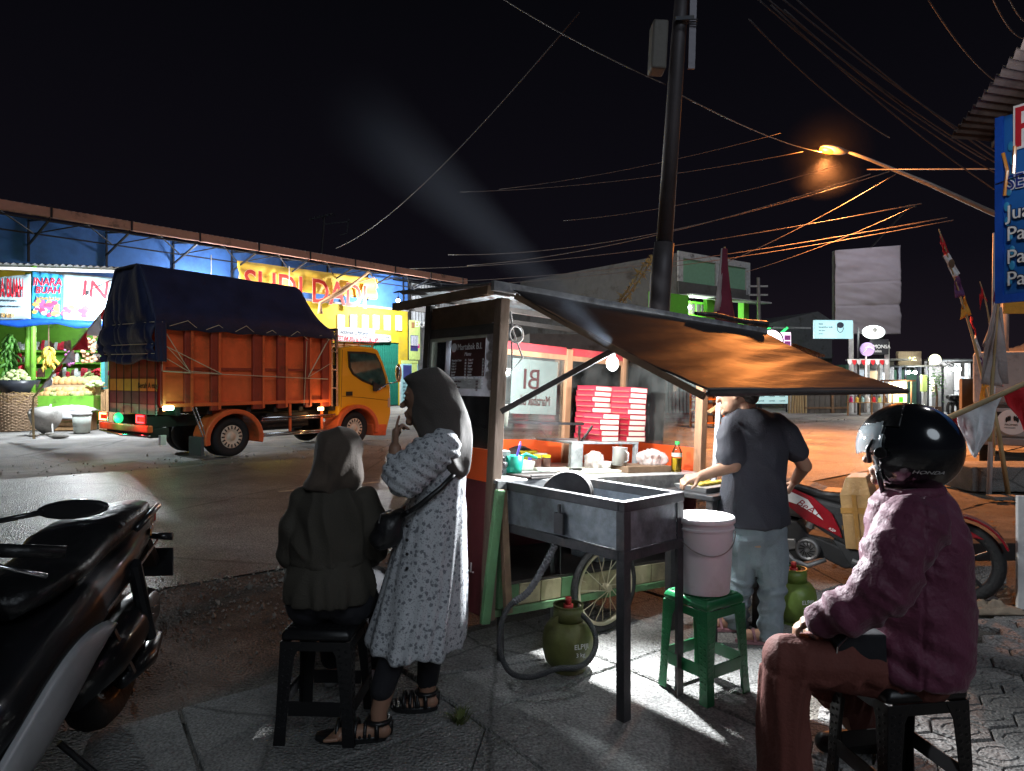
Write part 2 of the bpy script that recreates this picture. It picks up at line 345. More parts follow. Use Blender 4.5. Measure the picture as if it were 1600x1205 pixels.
# hexagon pavers, long axis across, each with an oval groove
hexs = []; pr = Matrix.Rotation(R(8), 3, 'Z')
for c_ in range(-30, 30):
    for r_ in range(-30, 30):
        q = pr @ Vector((c_ * .205, r_ * .19 + (c_ % 2) * .095, 0)); hexs.append(Vector((2.3 + q.x, 3.2 + q.y, 0)))
hexs.sort(key=lambda p: (p - Vector((.8, 1.5, 0))).length); count = 0
for c in hexs:
    vv = -.6 * c.x + .8 * c.y
    if not (c.y > 2.35 and abs(c.x) / c.y < .82 and vv < 1.62 and LN[0] * c.x + LN[1] * c.y > LD - .1) or count > 292: continue
    base = [(.137, 0), (.068, .095), (-.068, .095), (-.137, 0), (-.068, -.095), (.068, -.095)]
    poly = [(c.x + (pr @ Vector((x, y, 0))).x, c.y + (pr @ Vector((x, y, 0))).y) for x, y in base]
    poly = clip(poly, (-LN[0], -LN[1]), -LD)
    if len(poly) < 3: continue
    cx = sum(p[0] for p in poly) / len(poly); cy = sum(p[1] for p in poly) / len(poly)
    poly = [(cx + (x - cx) * .968, cy + (y - cy) * .968) for x, y in poly]; z = random.uniform(-.006, .006); tx_ = random.uniform(-.03, .03); ty_ = random.uniform(-.03, .03)
    lo = MB(); n = len(poly); ring = lambda s_, z_: [(cx + (x - cx) * s_, cy + (y - cy) * s_, z_ + tx_ * (x - cx) + ty_ * (y - cy)) for x, y in poly]
    lo.loft([ring(1, z - .05), ring(1, z - .008), ring(.94, z)], caps=False)
    if n == 6:
        el = lambda s_, z_: [(cx + (pr @ Vector((.082 * s_ * math.cos(k * math.pi / 6), .052 * s_ * math.sin(k * math.pi / 6), 0))).x, cy + (pr @ Vector((.082 * s_ * math.cos(k * math.pi / 6), .052 * s_ * math.sin(k * math.pi / 6), 0))).y, z_) for k in range(12)]
        hx6 = ring(.94, z); o0 = [hx6[0], Vector(hx6[0]).lerp(Vector(hx6[1]), .5)]; o12 = []
        for k in range(6): o12 += [Vector(hx6[k]), Vector(hx6[k]).lerp(Vector(hx6[(k + 1) % 6]), .5)]
        lo.loft([o12, el(1.08, z), el(1.03, z - .006), el(.97, z - .006), el(.9, z)], caps=False); lo.add(el(.9, z), [tuple(range(12))])
    else: lo.add(ring(.94, z), [tuple(range(n))])
    lo.obj('paver', m_pav, pv); count += 1
# loose stones on the verge: nobody could count them
def stones(name, mat, n, fn, r0, r1, seed):
    rd = random.Random(seed); lo = MB()
    for _ in range(n):
        p = fn(rd); r = rd.uniform(r0, r1) * (1 if rd.random() < .9 else 1.9)
        vs = []; T = Euler((rd.random() * 6, rd.random() * 6, rd.random() * 6)).to_matrix()
        for q in ((1, 0, 0), (-1, 0, 0), (0, 1, 0), (0, -1, 0), (0, 0, .7), (0, 0, -.7)): vs.append(Vector(p) + T @ Vector(q) * r * rd.uniform(.7, 1.2) + Vector((0, 0, r * .25)))
        lo.add(vs, [(0, 2, 4), (2, 1, 4), (1, 3, 4), (3, 0, 4), (2, 0, 5), (1, 2, 5), (3, 1, 5), (0, 3, 5)])
    return tag(lo.obj(name, mat), kind='stuff')
m_stone = M('pebble', (.20, .19, .17), .9, var=.5, scale=12)
stones('gravel', m_stone, 6500, lambda rd: UV(rd.uniform(-4.5, 8), 5.5 - abs(rd.gauss(0, .75)) + max(0, rd.gauss(-.3, .35)), .0), .004, .015, 3)
stones('paving_grit', m_stone, 700, lambda rd: UV(rd.uniform(-1, 6), rd.uniform(-.5, 3.4), .0), .002, .006, 4)
m_stone2 = M('pale_pebble', (.3, .29, .27), .9, var=.3, scale=12)
stones('far_gravel', m_stone2, 900, lambda rd: UV(rd.uniform(-12, 25), 12.6 + abs(rd.gauss(0, 1.2)), 0), .006, .025, 5)
m_leaf = M('dry_leaf', (.16, .085, .03), .8, var=.5, scale=20)
b = MB(); rd = random.Random(9)
for _ in range(420):
    c = UV(rd.uniform(5, 11), rd.uniform(2.2, 4.6), .012); a = rd.random() * 6.3; l = rd.uniform(.015, .045); d = Vector((math.cos(a), math.sin(a), rd.uniform(-.2, .3))) * l; e_ = Vector((-math.sin(a), math.cos(a), rd.uniform(-.2, .2))) * l * .4
    b.add([c - d, c + e_, c + d, c - e_], [(0, 1, 2, 3)])
tag(b.obj('fallen_leaves', m_leaf), kind='stuff')
m_grass = M('weed', (.09, .11, .03), .8, var=.4, scale=20)
def tuft(c, n, h, seed, label):
    rd = random.Random(seed); lo = MB()
    for _ in range(n):
        a = rd.random() * 6.3; hh = h * rd.uniform(.5, 1); q = Vector((math.cos(a), math.sin(a), 0)); s_ = Vector((-q.y, q.x, 0)) * .003; p = q * rd.uniform(0, .03)
        lo.add([p - s_, p + s_, p + q * hh * .5 + Vector((0, 0, hh * .7)) + s_ * .6, p + q * hh * .5 + Vector((0, 0, hh * .7)) - s_ * .6, p + q * hh * 1.1 + Vector((0, 0, hh * .75))], [(0, 1, 2, 3), (3, 2, 4)])
    o = lo.obj('grass_tuft', m_grass); o.location = c; return tag(o, label, 'grass')
tuft(G(718, 1130), 70, .07, 1, 'dry grass tuft growing in the slab joint beside the dark sandals')
tuft(G(1395, 1085), 24, .04, 2, 'tiny weed tuft in the hexagon pavers behind the stool')
b = MB(); rd = random.Random(10)
for _ in range(150):
    t = rd.random(); c = UV(1.67 + rd.gauss(0, .008), 2.5 - 1.2 * t, -.01); a = rd.random() * 6.3; h = rd.uniform(.008, .025); q = Vector((math.cos(a), math.sin(a), 0))
    b.add([c - q * .003, c + q * .003, c + q * h * .8 + Vector((0, 0, h))], [(0, 1, 2)])
tag(b.obj('moss', m_grass), kind='stuff')
# ------------------------------------------------------------------ the blue and yellow shop hall across the road
m_blue = M('blue_wall', (.05, .15, .44), .75, var=.2, scale=2, dirt=.4, dirtcol=(.03, .07, .2))
m_yel = M('yellow_wall', (.62, .43, .02), .7, var=.16, scale=2, dirt=.5, dirtcol=(.34, .25, .05))
m_steel = M('dark_steel', (.035, .038, .045), .5, .6, dirt=.3)
m_gut = M('gutter', (.42, .21, .15), .6, var=.12, scale=4, dirt=.2)
m_zinc = M('zinc_sheet', (.55, .57, .6), .5, .2, var=.15, scale=5, dirt=.3, dirtcol=(.2, .2, .2))
m_shut = M('shutter_green', (.02, .19, .135), .45, .2, dirt=.2, scale=4)
m_white = M('white_paint', (.75, .75, .74), .6, dirt=.25, dirtcol=(.35, .35, .33))
m_black = M('black_paint', (.012, .012, .013), .45)
m_red = M('red_print', (.55, .015, .03), .6, var=.08)
m_wprint = M('white_print', (.85, .85, .85), .6, var=.05)
BF = Frame((-18.24, 23.76), 52)
hall = thing('shop_hall', 'long blue and yellow shop hall with a green shutter across the road', 'building', BF.M)
xr = BF.xz(637, 600)[0]; zy = 5.4
b = MB(); b.box(-9, xr, 0, .25, zy, 7.25); b.obj('upper_wall', m_blue, hall)
sx0, sz0 = BF.xz(552, 640); sx1, sz1 = BF.xz(624, 536)
b = MB(); b.box(-9, sx0, 0, .2, 0, zy - .06); b.box(sx1, xr, 0, .2, 0, zy - .06); b.box(sx0, sx1, 0, .2, sz1, zy - .06); b.obj('lower_wall', m_yel, hall)
b = MB(); b.box(-9, xr, -.09, .0, zy - .06, zy + .05); b.obj('ledge', M('grey_ledge', (.3, .3, .32), .8), hall)
b = MB(); b.box(sx1 + .02, xr - .04, -.02, 0, 0, 2.3); b.obj('whitewashed_pier', m_white, hall)
nsl = int((sx1 - sx0) / .13); b0 = MB(); b0.box(0, .05, 0, .05, 0, sz1 - .05); b0.box(.05, .125, .03, .05, 0, sz1 - .05)
first = b0.obj('shutter_slat', m_shut, hall, bevel=.008); first.location = (sx0, .05, .04)
for k in range(1, nsl):
    c = first.copy(); COL.objects.link(c); c.location = (sx0 + k * (sx1 - sx0) / nsl, .05, .04)
vb = None
for px in (532, 551, 569, 586, 604, 622):       # ventilation slots
    x, z = BF.xz(px, 505)
    b = MB(); b.box(-.13, .13, -.05, -.02, -.36, .36); b.box(-.2, -.13, -.1, 0, -.42, .42); b.box(.13, .2, -.1, 0, -.42, .42); b.box(-.13, .13, -.1, 0, .36, .42); b.box(-.13, .13, -.1, 0, -.42, -.36)
    o = b.obj('vent_block', m_white, hall); o.location = (x, 0, z)
# roof with trusses
EV = -1.8; ze = 7.14; x0 = -9; x1 = BF.xz(722, 440, EV)[0]
b = MB()
xs = np.arange(x0, x1 + .01, .11)
vs = []; fs = []
for i, x in enumerate(xs):
    h = .035 * (1 if i % 2 else -1)
    for (y, z) in ((EV - .35, ze + .16), (2.2, ze + .95), (5, ze + 1.7)): vs.append((x, y, z + h))
for i in range(len(xs) - 1):
    for k in (0, 1): fs.append((i * 3 + k, (i + 1) * 3 + k, (i + 1) * 3 + k + 1, i * 3 + k + 1))
b.add(vs, fs); b.obj('roof_sheet', m_zinc, hall)
seg = 2.6; k = 0; x = x0
while x < x1 - .1:
    b = MB(); e_ = min(x + seg - .05, x1); b.box(x, e_, EV - .42, EV - .36, ze - .14, ze + .17); b.box(x, e_, EV - .36, EV - .22, ze - .14, ze - .1); b.obj('gutter_board', m_gut, hall)
    b = MB(); xx = x - .03
    b.box(xx - .03, xx + .03, EV - .46, EV - .42, ze - .17, ze + .2); b.bar((xx, EV - .3, ze - .2), (xx, .1, ze - .55 + .6), .06); b.bar((xx, EV - .3, ze - .2), (xx, 0, ze - .85), .06); b.bar((xx, -.05, ze + .1), (xx, -.05, ze - .9), .06)
    b.bar((xx, EV - .3, ze - .26), (xx + seg, EV - .3, ze - .26), .045); b.bar((xx, -.6, ze - .5), (xx + seg, -.6, ze - .5), .05)
    b.bar((xx, -.6, ze - .5), (xx + seg * .5, EV + .1, ze - .1), .04); b.bar((xx + seg, -.6, ze - .5), (xx + seg * .5, EV + .1, ze - .1), .04); b.bar((xx, -.06, zy + .3), (xx, -.06, zy + 1.2), .07)
    b.obj('truss', m_steel, hall); x += seg; k += 1
# side wall of corrugated sheet at the right end and posters
b = MB(); 
xa, xb = xr + .05, BF.xz(728, 500)[0]
vs = []; xs = np.arange(xa, xb, .06)
for i, x in enumerate(xs): vs += [(x, .1 + .03 * (i % 4 < 2), 0), (x, .1 + .03 * (i % 4 < 2), 7.1)]
b.add(vs, [(2 * i, 2 * i + 2, 2 * i + 3, 2 * i + 1) for i in range(len(xs) - 1)]); b.obj('corrugated_wall', m_zinc, hall)
b = MB(); b.box(xa - .02, xa + .08, -.1, .05, 0, 7.1); b.box(xa - 1.2, xb, -.14, -.04, 7.0, 7.12); b.obj('post', m_steel, hall)
def banner(name, label, cat, F, pts, off, mat, wav=.04, back=None, nu=24, nv=8, group=None, seed=0):
    """cloth or vinyl between four picture corners TL TR BR BL on the frame's plane"""
    q = [F.pt(px, py, off) for px, py in pts]
    root = thing(name, label, cat, F.M, group)
    lo = MB()
    def fn(a, c):
        p = (q[3] * (1 - a) + q[2] * a) * (1 - c) + (q[0] * (1 - a) + q[1] * a) * c
        return p + Vector((0, -wav * (nz(a * 5 + seed, c * 3 + seed * .7) + .5 * nz(a * 14, c * 3 + seed)), 0))
    lo.sheet(fn, nu, nv); lo.obj('banner_sheet', mat, root, smooth=True, solid=.006)
    return root, q
m_banY = M('banner_yellow', (.75, .48, .06), .5, var=.15, scale=3, bump=.3)
m_banW = M('banner_white', (.72, .74, .74), .5, var=.08, scale=3)
m_letR = M('letter_red', (.50, .03, .02), .5, var=.12); m_letP = M('letter_pink_edge', (.85, .55, .38), .5)
root, q = banner('cloth_banner', 'torn yellow banner with big red letters under the hall roof', 'banner', BF, [(370, 407), (590, 436), (588, 468), (374, 447)], -.75, m_banY, .12, nu=40)
x, z = BF.xz(384, 452, -.9)
def bigtext(s_, F, off, px0, py0, px1, py1, root, mat, edge=None, sh=0., e_=.0, name='lettering'):
    """letters filling a picture box: px0,py0 lower left; px1,py1 upper right, measured on the plane"""
    xa_, za_ = F.xz(px0, py0, off); xb_, _ = F.xz(px1, py0, off); _, zt = F.xz(px0, py1, off); H = zt - za_
    o = text(s_, H / .7, mat, root, (0, off - .0, 0), ext=.006, name=name, shear=sh, off=e_)
    w = max(v.co.x for v in o.data.vertices) - min(v.co.x for v in o.data.vertices); mn = min(v.co.x for v in o.data.vertices)
    sxx = (xb_ - xa_) / w; o.scale = (sxx, 1, 1); o.location = (xa_ - mn * sxx, off, za_)
    if edge:
        o2 = text(s_, H / .7, edge, root, (0, 0, 0), ext=.003, name='letter_outline', shear=sh, off=.03 * H); o2.scale = (sxx, 1, 1); o2.location = (xa_ - mn * sxx, off + .008, za_)
    return o
# tall red letters: a real lettering height of 1.25 m, squeezed by perspective
bigtext('SUDI DADI', BF, -.92, 382, 461, 572, 420, root, m_letR, m_letP, e_=.01)
b = MB(); a0 = BF.pt(500, 474, -1.3); a1 = BF.pt(578, 424, -1.3)
b.tube([a0 + Vector((0, 0, -.5)), a0, a0 * .6 + a1 * .4 + Vector((0, 0, -.15)), a1], [.14, .08, .1, .05], 7)
b.tube([a0, a0 * .5 + a1 * .5 + Vector((.1, 0, .1)), a1 + Vector((.3, 0, -.3)), a1 + Vector((.5, 0, -.8))], [.06, .05, .04, .03], 6); b.obj('loose_strip', M('banner_rag', (.45, .24, .12), .7, var=.3), root, smooth=True)
root, q = banner('welcome_banner', 'white welcome banner with red printing shop words on the yellow wall', 'banner', BF, [(528, 511), (611, 516), (611, 535), (526, 534)], -.12, m_banW, .02)
m_letB = M('letter_ink', (.02, .03, .06), .5)
bigtext('PERCETAKAN & FOTOKOPI', BF, -.16, 516, 532, 591, 523, root, m_red)
bigtext('Selamat Datang', BF, -.16, 531, 521, 576, 514, root, m_letB, sh=.3)
b = MB(); b.box(BF.xz(583, 520)[0], BF.xz(608, 520)[0], -.17, -.15, BF.xz(590, 522)[1], BF.xz(590, 515)[1]); b.obj('yellow_panel', m_banY, root)
for px, a in ((594, 'SERBA MURAH'), (594, 'CEPAT RAPI')): pass
bigtext('Cetak Undangan', BF, -.16, 594, 527, 609, 525, root, m_letB); bigtext('Banner Stempel', BF, -.16, 594, 531, 609, 529, root, m_letB)
def poster(name, label, F, off, px0, py0, px1, py1, base, rows, cat='poster', seed=1, parent=None):
    xa_, z0_ = F.xz(px0, py1, off); xb_, _ = F.xz(px1, py1, off); _, z1_ = F.xz(px0, py0, off)
    root = thing(name, label, cat, F.M) if parent is None else parent
    lo = MB(); lo.box(xa_, xb_, off - .012, off, z0_, z1_); lo.obj('poster_sheet', base, root)
    W = xb_ - xa_; H = z1_ - z0_
    for (a, c, d, e_, mt) in rows:
        lo = MB(); lo.box(xa_ + W * a, xa_ + W * c, off - .017, off - .0125, z0_ + H * d, z0_ + H * e_); lo.obj('printed_field', mt, root)
    return root, (xa_, z0_, W, H)
m_pg = M('print_lime', (.55, .68, .22), .5); m_navy = M('print_navy', (.04, .05, .18), .5); m_pinkp = M('print_pink', (.7, .04, .25), .5); m_cy = M('print_cyan', (.35, .62, .66), .5); m_grn = M('print_green', (.1, .4, .1), .5); m_brn = M('print_brown', (.35, .18, .08), .5)
root, (xa_, z0_, W, H) = poster('shop_poster', 'tall lime green poster with a dark text block on the corrugated wall', BF, -.3, 639, 500, 656, 562, m_pg, [(.12, .8, .22, .62, m_navy), (.12, .95, .30, .40, m_pinkp), (.2, .5, .8, .95, m_brn)])
for k in range(7): text('cetak foto kopi', .16, m_wprint, root, (xa_ + W * .16, -.319, z0_ + H * (.57 - .035 * k)), sx=.6)
text('EKA', .5, m_wprint, root, (xa_ + W * .52, -.319, z0_ + H * .84))
root, (xa_, z0_, W, H) = poster('standing_banner', 'pale blue standing banner beside the green shutter', BF, -.6, 627, 563, 653, 638, m_cy, [(.1, .6, .6, .9, m_navy), (.62, .95, .68, .95, m_pg), (.0, 1, .93, 1, m_pg)])
for k in range(6): text('jilid print scan', .2, m_letB, root, (xa_ + W * .08, -.619, z0_ + H * (.5 - .075 * k)), sx=.75)
# bulb on the hall's corner
p = BF.w(*BF.pt(622, 470, -2.2)); wl = thing('wall_lamp', 'small bare white lamp on the corner of the blue wall', 'lamp', at(p))
b = MB(); b.ell((0, 0, 0), .1, 12, 8); b.obj('bulb', light_mat('bulb_cool', (.9, .95, 1), 28), wl, smooth=True)
b = MB(); b.cyl((0, 0, .09), (0, 0, .22), .05); b.tube([(0, 0, .2), (0, .1, .5), (0, 1.6, .7)], .015, 6); b.obj('socket', m_black, wl)
lamp('wall_lamp_light', p + Vector((0, 0, -.15)), 1100, (.93, .97, 1), .1)
for px in (330, 452):       # added tube lamps, hidden by the truck cover, brighten the front
    x = BF.xz(px, 480, -1.2)[0]; r_ = thing('added_tube_lamp', 'added white tube lamp under the hall eave, %s one behind the truck cover' % ('left' if px < 400 else 'right'), 'lamp', BF.M @ Matrix.Translation((x, -1.2, 5.3))); b = MB(); b.cyl((-.5, 0, 0), (.5, 0, 0), .03, 10); b.obj('tube', light_mat('bulb_cool', (.9, .95, 1), 28), r_, smooth=True); b = MB(); b.box(-.55, .55, -.04, .04, .035, .09); b.bar((0, 0, .09), (0, 0, 1.4), .03); b.obj('holder', m_white, r_)
    lamp('tube_fill_light', BF.w(x, -1.25, 5.2), 520, (.95, .97, 1), .25)
# antenna on the roof
an = thing('tv_antenna', 'dark television aerial on a mast above the hall roof', 'antenna', at(BF.w(*BF.pt(500, 404, 3))))
b = MB(); b.cyl((0, 0, -1), (.25, 0, 2.4), .06, 6); b.obj('mast', m_steel, an)
b = MB(); b.bar((-.6, 0, 2.15), (.75, 0, 2.5), .06)
for t in (-.5, -.25, .0, .25, .5, .7): b.bar((t + .05, -.4, 2.3 + .2 * t), (t + .05, .4, 2.3 + .2 * t), .03)
b.bar((.25, 0, 1.9), (1.6, 0, 2.05), .05); b.bar((1.5, 0, 1.4), (1.6, 0, 2.2), .05); b.bar((1.1, 0, 1.3), (1.5, 0, 1.4), .05); b.obj('aerial', m_steel, an)

# ------------------------------------------------------------------ fruit stall
m_lime = M('lime_paint', (.13, .36, .03), .6, var=.15, scale=5, dirt=.2); m_pole = M('green_pole', (.16, .42, .04), .5, dirt=.3)
SF = Frame(G(0, 672), 12)              # stall front
def sp(px, py, off=0.): return SF.pt(px, py, off)
stall = thing('fruit_stall', 'lime green fruit stall with blue banners and a tin roof', 'stall', SF.M)
for px, py, off in ((42, 640, 1.3), (16, 640, -.2), (196, 660, 1.0)):
    x = SF.xz(px if off > 0 else 51, py, off)[0]
    b = MB(); b.tube([(x, off, -.02), (x + .03, off, 4.8)], .075, 10); b.obj('post', m_pole, stall, smooth=True)
b = MB(); X0 = SF.xz(-140, 600, 2.3)[0]; X1 = SF.xz(176, 600, 2.3)[0]
b.box(X0, X1, 2.3, 2.4, 0, 4.7); b.box(X1, X1 + .08, 1.2, 2.4, 0, 4.7); b.obj('back_wall', m_lime, stall)
b = MB(); b.box(X1 + .09, X1 + .2, 1.0, 1.25, 0, 4.7); b.obj('teal_post', M('teal_paint', (.05, .3, .32), .6), stall)
b = MB(); vs = []; xs = np.arange(X0, X1 + 1.4, .09)
for i, x in enumerate(xs):
    h = .025 * (1 if i % 2 else -1)
    for (y, z) in ((-.75, 4.78), (2.5, 5.15)): vs.append((x, y, z + h - .02 * max(0, x - X1)))
b.add(vs, [(2 * i, 2 * i + 2, 2 * i + 3, 2 * i + 1) for i in range(len(xs) - 1)]); b.obj('tin_roof', M('old_tin', (.2, .2, .21), .6, .3, dirt=.4), stall)
b = MB(); b.box(X0, X1 + 1.2, -.6, -.52, 4.62, 4.70); b.box(X0, X1 + .2, -.1, 0, 3.2, 3.26); b.obj('roof_beam', m_white, stall)
b = MB()      # rolled blue tarpaulin under the banners
b.tube([(SF.xz(-60 + 30 * k, 505, -.3)[0], -.32, 3.14 + .05 * math.sin(k * 1.7)) for k in range(9)], [.1 + .03 * math.sin(2.3 * k) for k in range(9)], 10); b.obj('rolled_tarpaulin', M('tarp_blue', (.01, .09, .5), .5, bump=.6), stall, smooth=True)
for k, z in enumerate((1.5, 1.98, 2.36)):
    b = MB(); b.box(X0, X1, 1.95, 2.3, z, z + .05); b.obj('shelf', m_pole, stall)
m_ban1 = M('print_skyblue', (.04, .32, .62), .45, var=.35, scale=2.2); m_ban2 = M('print_silver', (.45, .62, .68), .45, var=.25, scale=1.6)
m_fruitp = [M('print_fruit%d' % i, c, .6) for i, c in enumerate([(.5, .05, .12), (.75, .72, .68), (.25, .08, .2), (.7, .5, .1)])]
def fruitprint(root, F, off, x0_, x1_, z0_, z1_, n, seed, name='fruit_picture'):
    rd = random.Random(seed); lo = MB()
    for _ in range(n):
        x = rd.uniform(x0_, x1_); z = rd.uniform(z0_, z1_); r = rd.uniform(.06, .1); t = off - .003 - .002 * rd.random(); m_ = rd.randrange(4)
        lo.add([(x + r * math.cos(a), t, z + r * .8 * math.sin(a)) for a in [k * math.pi / 4 for k in range(8)]], [tuple(range(8))], m_)
    lo.obj(name, m_fruitp, root)
for (nm, lb, pts, mt, sd_) in (('fruit_banner', 'blue banner reading INARA BUAH hung at the stall corner', [(50, 424), (98, 430), (97, 499), (49, 497)], m_ban1, 2),
                    ('fruit_banner', 'wide silver blue banner lit by the stall lamp with huge INARA letters', [(98, 429), (236, 440), (236, 506), (97, 499)], m_ban2, 3),
                    ('fruit_banner', 'pale banner at the far left edge with ARA BUAH and a phone number', [(-60, 440), (48, 428), (48, 498), (-60, 500)], m_ban2, 4)):
    r_, q = banner(nm, lb, 'banner', SF, pts, -.35, mt, .05, seed=sd_, group='fruit stall banners'); q0 = q[3]; q1 = q[1]
    if sd_ == 2:
        bigtext('INARA', SF, -.42, 52, 446, 97, 434, r_, m_red, m_wprint, .15, .004); bigtext('BUAH', SF, -.42, 56, 458, 95, 448, r_, m_red, m_wprint, .15, .004)
        bigtext('Jual Aneka Buah Segar', SF, -.41, 57, 468, 95, 463, r_, M('gold_print', (.6, .35, .08), .5)); fruitprint(r_, SF, -.4, q0.x + .1, q1.x - .1, q0.z + .08, q0.z + .5, 46, 5)
    if sd_ == 3:
        bigtext('INARA', SF, -.43, 128, 466, 252, 438, r_, m_red, m_wprint, .12, .006); fruitprint(r_, SF, -.4, q0.x + .05, q0.x + .95, q0.z + .08, q0.z + .35, 34, 6)
        bigtext('MENJUAL', SF, -.42, 164, 486, 190, 482, r_, m_letB)
    if sd_ == 4:
        bigtext('INARA BUAH', SF, -.43, -22, 463, 36, 434, r_, m_red, m_letB, 0, .006); bigtext('ANEKA BUAH SEGAR', SF, -.42, -8, 471, 26, 468, r_, m_letB); bigtext('MENERIMA PESANAN', SF, -.42, -8, 480, 32, 477, r_, m_letB)
        bigtext('08 50 88', SF, -.43, 2, 496, 22, 489, r_, M('gold_print', (.6, .35, .08), .5))
# lamp of the stall
p = SF.w(*SF.pt(136, 468, -2.0)); fl = thing('stall_lamp', 'dazzling white lamp in front of the fruit stall banner', 'lamp', at(p))
b = MB(); b.ell((0, 0, 0), (.09, .09, .12), 12, 8); b.obj('bulb', light_mat('bulb_hot', (.93, .97, 1), 90), fl, smooth=True)
b = MB(); b.cyl((0, 0, .1), (0, 0, .24), .045); b.tube([(0, 0, .2), (0, .9, .6), (0, 1.5, .8)], .012, 6); b.obj('socket', m_black, fl)
lamp('stall_lamp_light', p + Vector((0, -.1, -.16)), 850, (.88, .95, 1), .1)
p2 = SF.w(SF.xz(120, 520, .9)[0], .9, 3.2); fl2 = thing('stall_lamp', 'bulb under the tin roof inside the fruit stall', 'lamp', at(p2)); b = MB(); b.ell((0, 0, 0), .06, 10, 6); b.obj('bulb', light_mat('bulb_hot', (.93, .97, 1), 90), fl2, smooth=True); b = MB(); b.cyl((0, 0, .05), (0, 0, .5), .02, 6); b.obj('cord', m_black, fl2)
lamp('stall_inner_light', p2 + Vector((0, -.1, -.15)), 45, (.92, .97, 1), .06)
# fruit table and goods
m_wood = M('raw_wood', (.42, .25, .12), .75, var=.35, scale=9, stretch=(1, 1, .25), dirt=.2); m_woodD = M('old_wood', (.16, .10, .06), .8, var=.4, scale=8)
ta = sp(55, 655, -.3); tb = sp(146, 655, -.3)
table = thing('fruit_table', 'green fruit table with two stepped trays of melons', 'table', SF.M)
b = MB(); b.box(ta.x, tb.x, -.3, -.22, .22, 1.0); b.box(ta.x, ta.x + .06, -.22, .7, .22, 1.0); b.box(tb.x - .06, tb.x, -.22, .7, .22, 1.0); b.obj('front_board', m_pole, table)
b = MB(); b.box(ta.x, tb.x, -.22, .25, .86, .9); b.box(ta.x, tb.x, .25, .3, .9, 1.32); b.box(ta.x, tb.x, .3, .8, 1.24, 1.28); b.obj('tray', M('plywood', (.5, .36, .22), .8), table)
b = MB(); 
for x in (ta.x + .05, tb.x - .05): b.bar((x, -.2, -.02), (x, -.2, .3), .07); b.bar((x, .6, -.02), (x, .6, .3), .07)
b.obj('leg', m_woodD, table)
m_melon = M('melon_skin', (.62, .38, .16), .6, var=.25, scale=20); m_melg = M('cantaloupe_skin', (.45, .48, .2), .6, var=.3, scale=20)
mel = None; rd = random.Random(21)
def fruit(name, label, group, mat, c, r, F=SF, sq=1., cache={}):
    k = (name, mat.name, round(sq, 2))
    if k not in cache:
        lo = MB(); lo.ell((0, 0, 0), (1, 1, .9), 12, 8); lo.tube([(0, 0, .86), (.02, 0, 1.04)], [.06, .04], 5); o = lo.obj(name, mat, None, smooth=True); cache[k] = o.data
    else:
        o = bpy.data.objects.new(name, cache[k]); COL.objects.link(o)
    o.location = F.w(*c); o.scale = (r * sq, r, r * (.9 if sq > 1 else 1)); o.rotation_euler = (rd.uniform(-.4, .4), rd.uniform(-.4, .4), rd.random() * 6)
    return tag(o, label, 'melon', group)
n = 0
mpos = ['leftmost', 'second from the left', 'third from the left', 'fourth from the left', 'fifth from the left', 'sixth from the left', 'seventh from the left', 'eighth from the left', 'ninth from the left', 'tenth from the left', 'rightmost']
for row, (y, z, cnt) in enumerate(((-.08, 1.05, 11), (.12, 1.17, 9), (.42, 1.42, 8), (.58, 1.5, 6))):
    for k in range(cnt):
        x = ta.x + .12 + (tb.x - ta.x - .24) * (k + .5 * (row % 2)) / cnt; r = rd.uniform(.095, .145)
        g = rd.random() < .4
        fruit('melon', ('green netted melon, ' if g else 'brown melon, ') + mpos[k] + ' in the ' + ['front lower', 'rear lower', 'front upper', 'rear upper'][row] + ' row of the green table', 'melons on the fruit table', m_melg if g else m_melon, (x, y, z - .02), r, sq=1.35 if g else 1)
# bananas
ban = thing('banana_bunch', 'yellow bunch of bananas hanging over the fruit table', 'bananas', at(SF.w(*SF.pt(76, 542, .1))))
m_ban = M('banana_skin', (.78, .58, .10), .55, var=.12, dirt=.15); lo0 = MB()
lo0.tube([(0, 0, 0), (.1, 0, -.06), (.17, 0, -.17), (.17, 0, -.28)], [.018, .04, .04, .012], 7); f0 = lo0.obj('banana', m_ban, ban, smooth=True)
for k in range(1, 22): c = f0.copy(); COL.objects.link(c); c.rotation_euler = (0, rd.uniform(-.25, .5), k * 2.4); c.location = (0, 0, -.11 * (k // 5)); c.scale = [rd.uniform(.9, 1.3)] * 3
lo = MB(); lo.tube([(0, 0, .75), (0, 0, .1), (0, 0, -.4)], [.008, .02, .03], 7); lo.obj('stalk', m_woodD, ban)
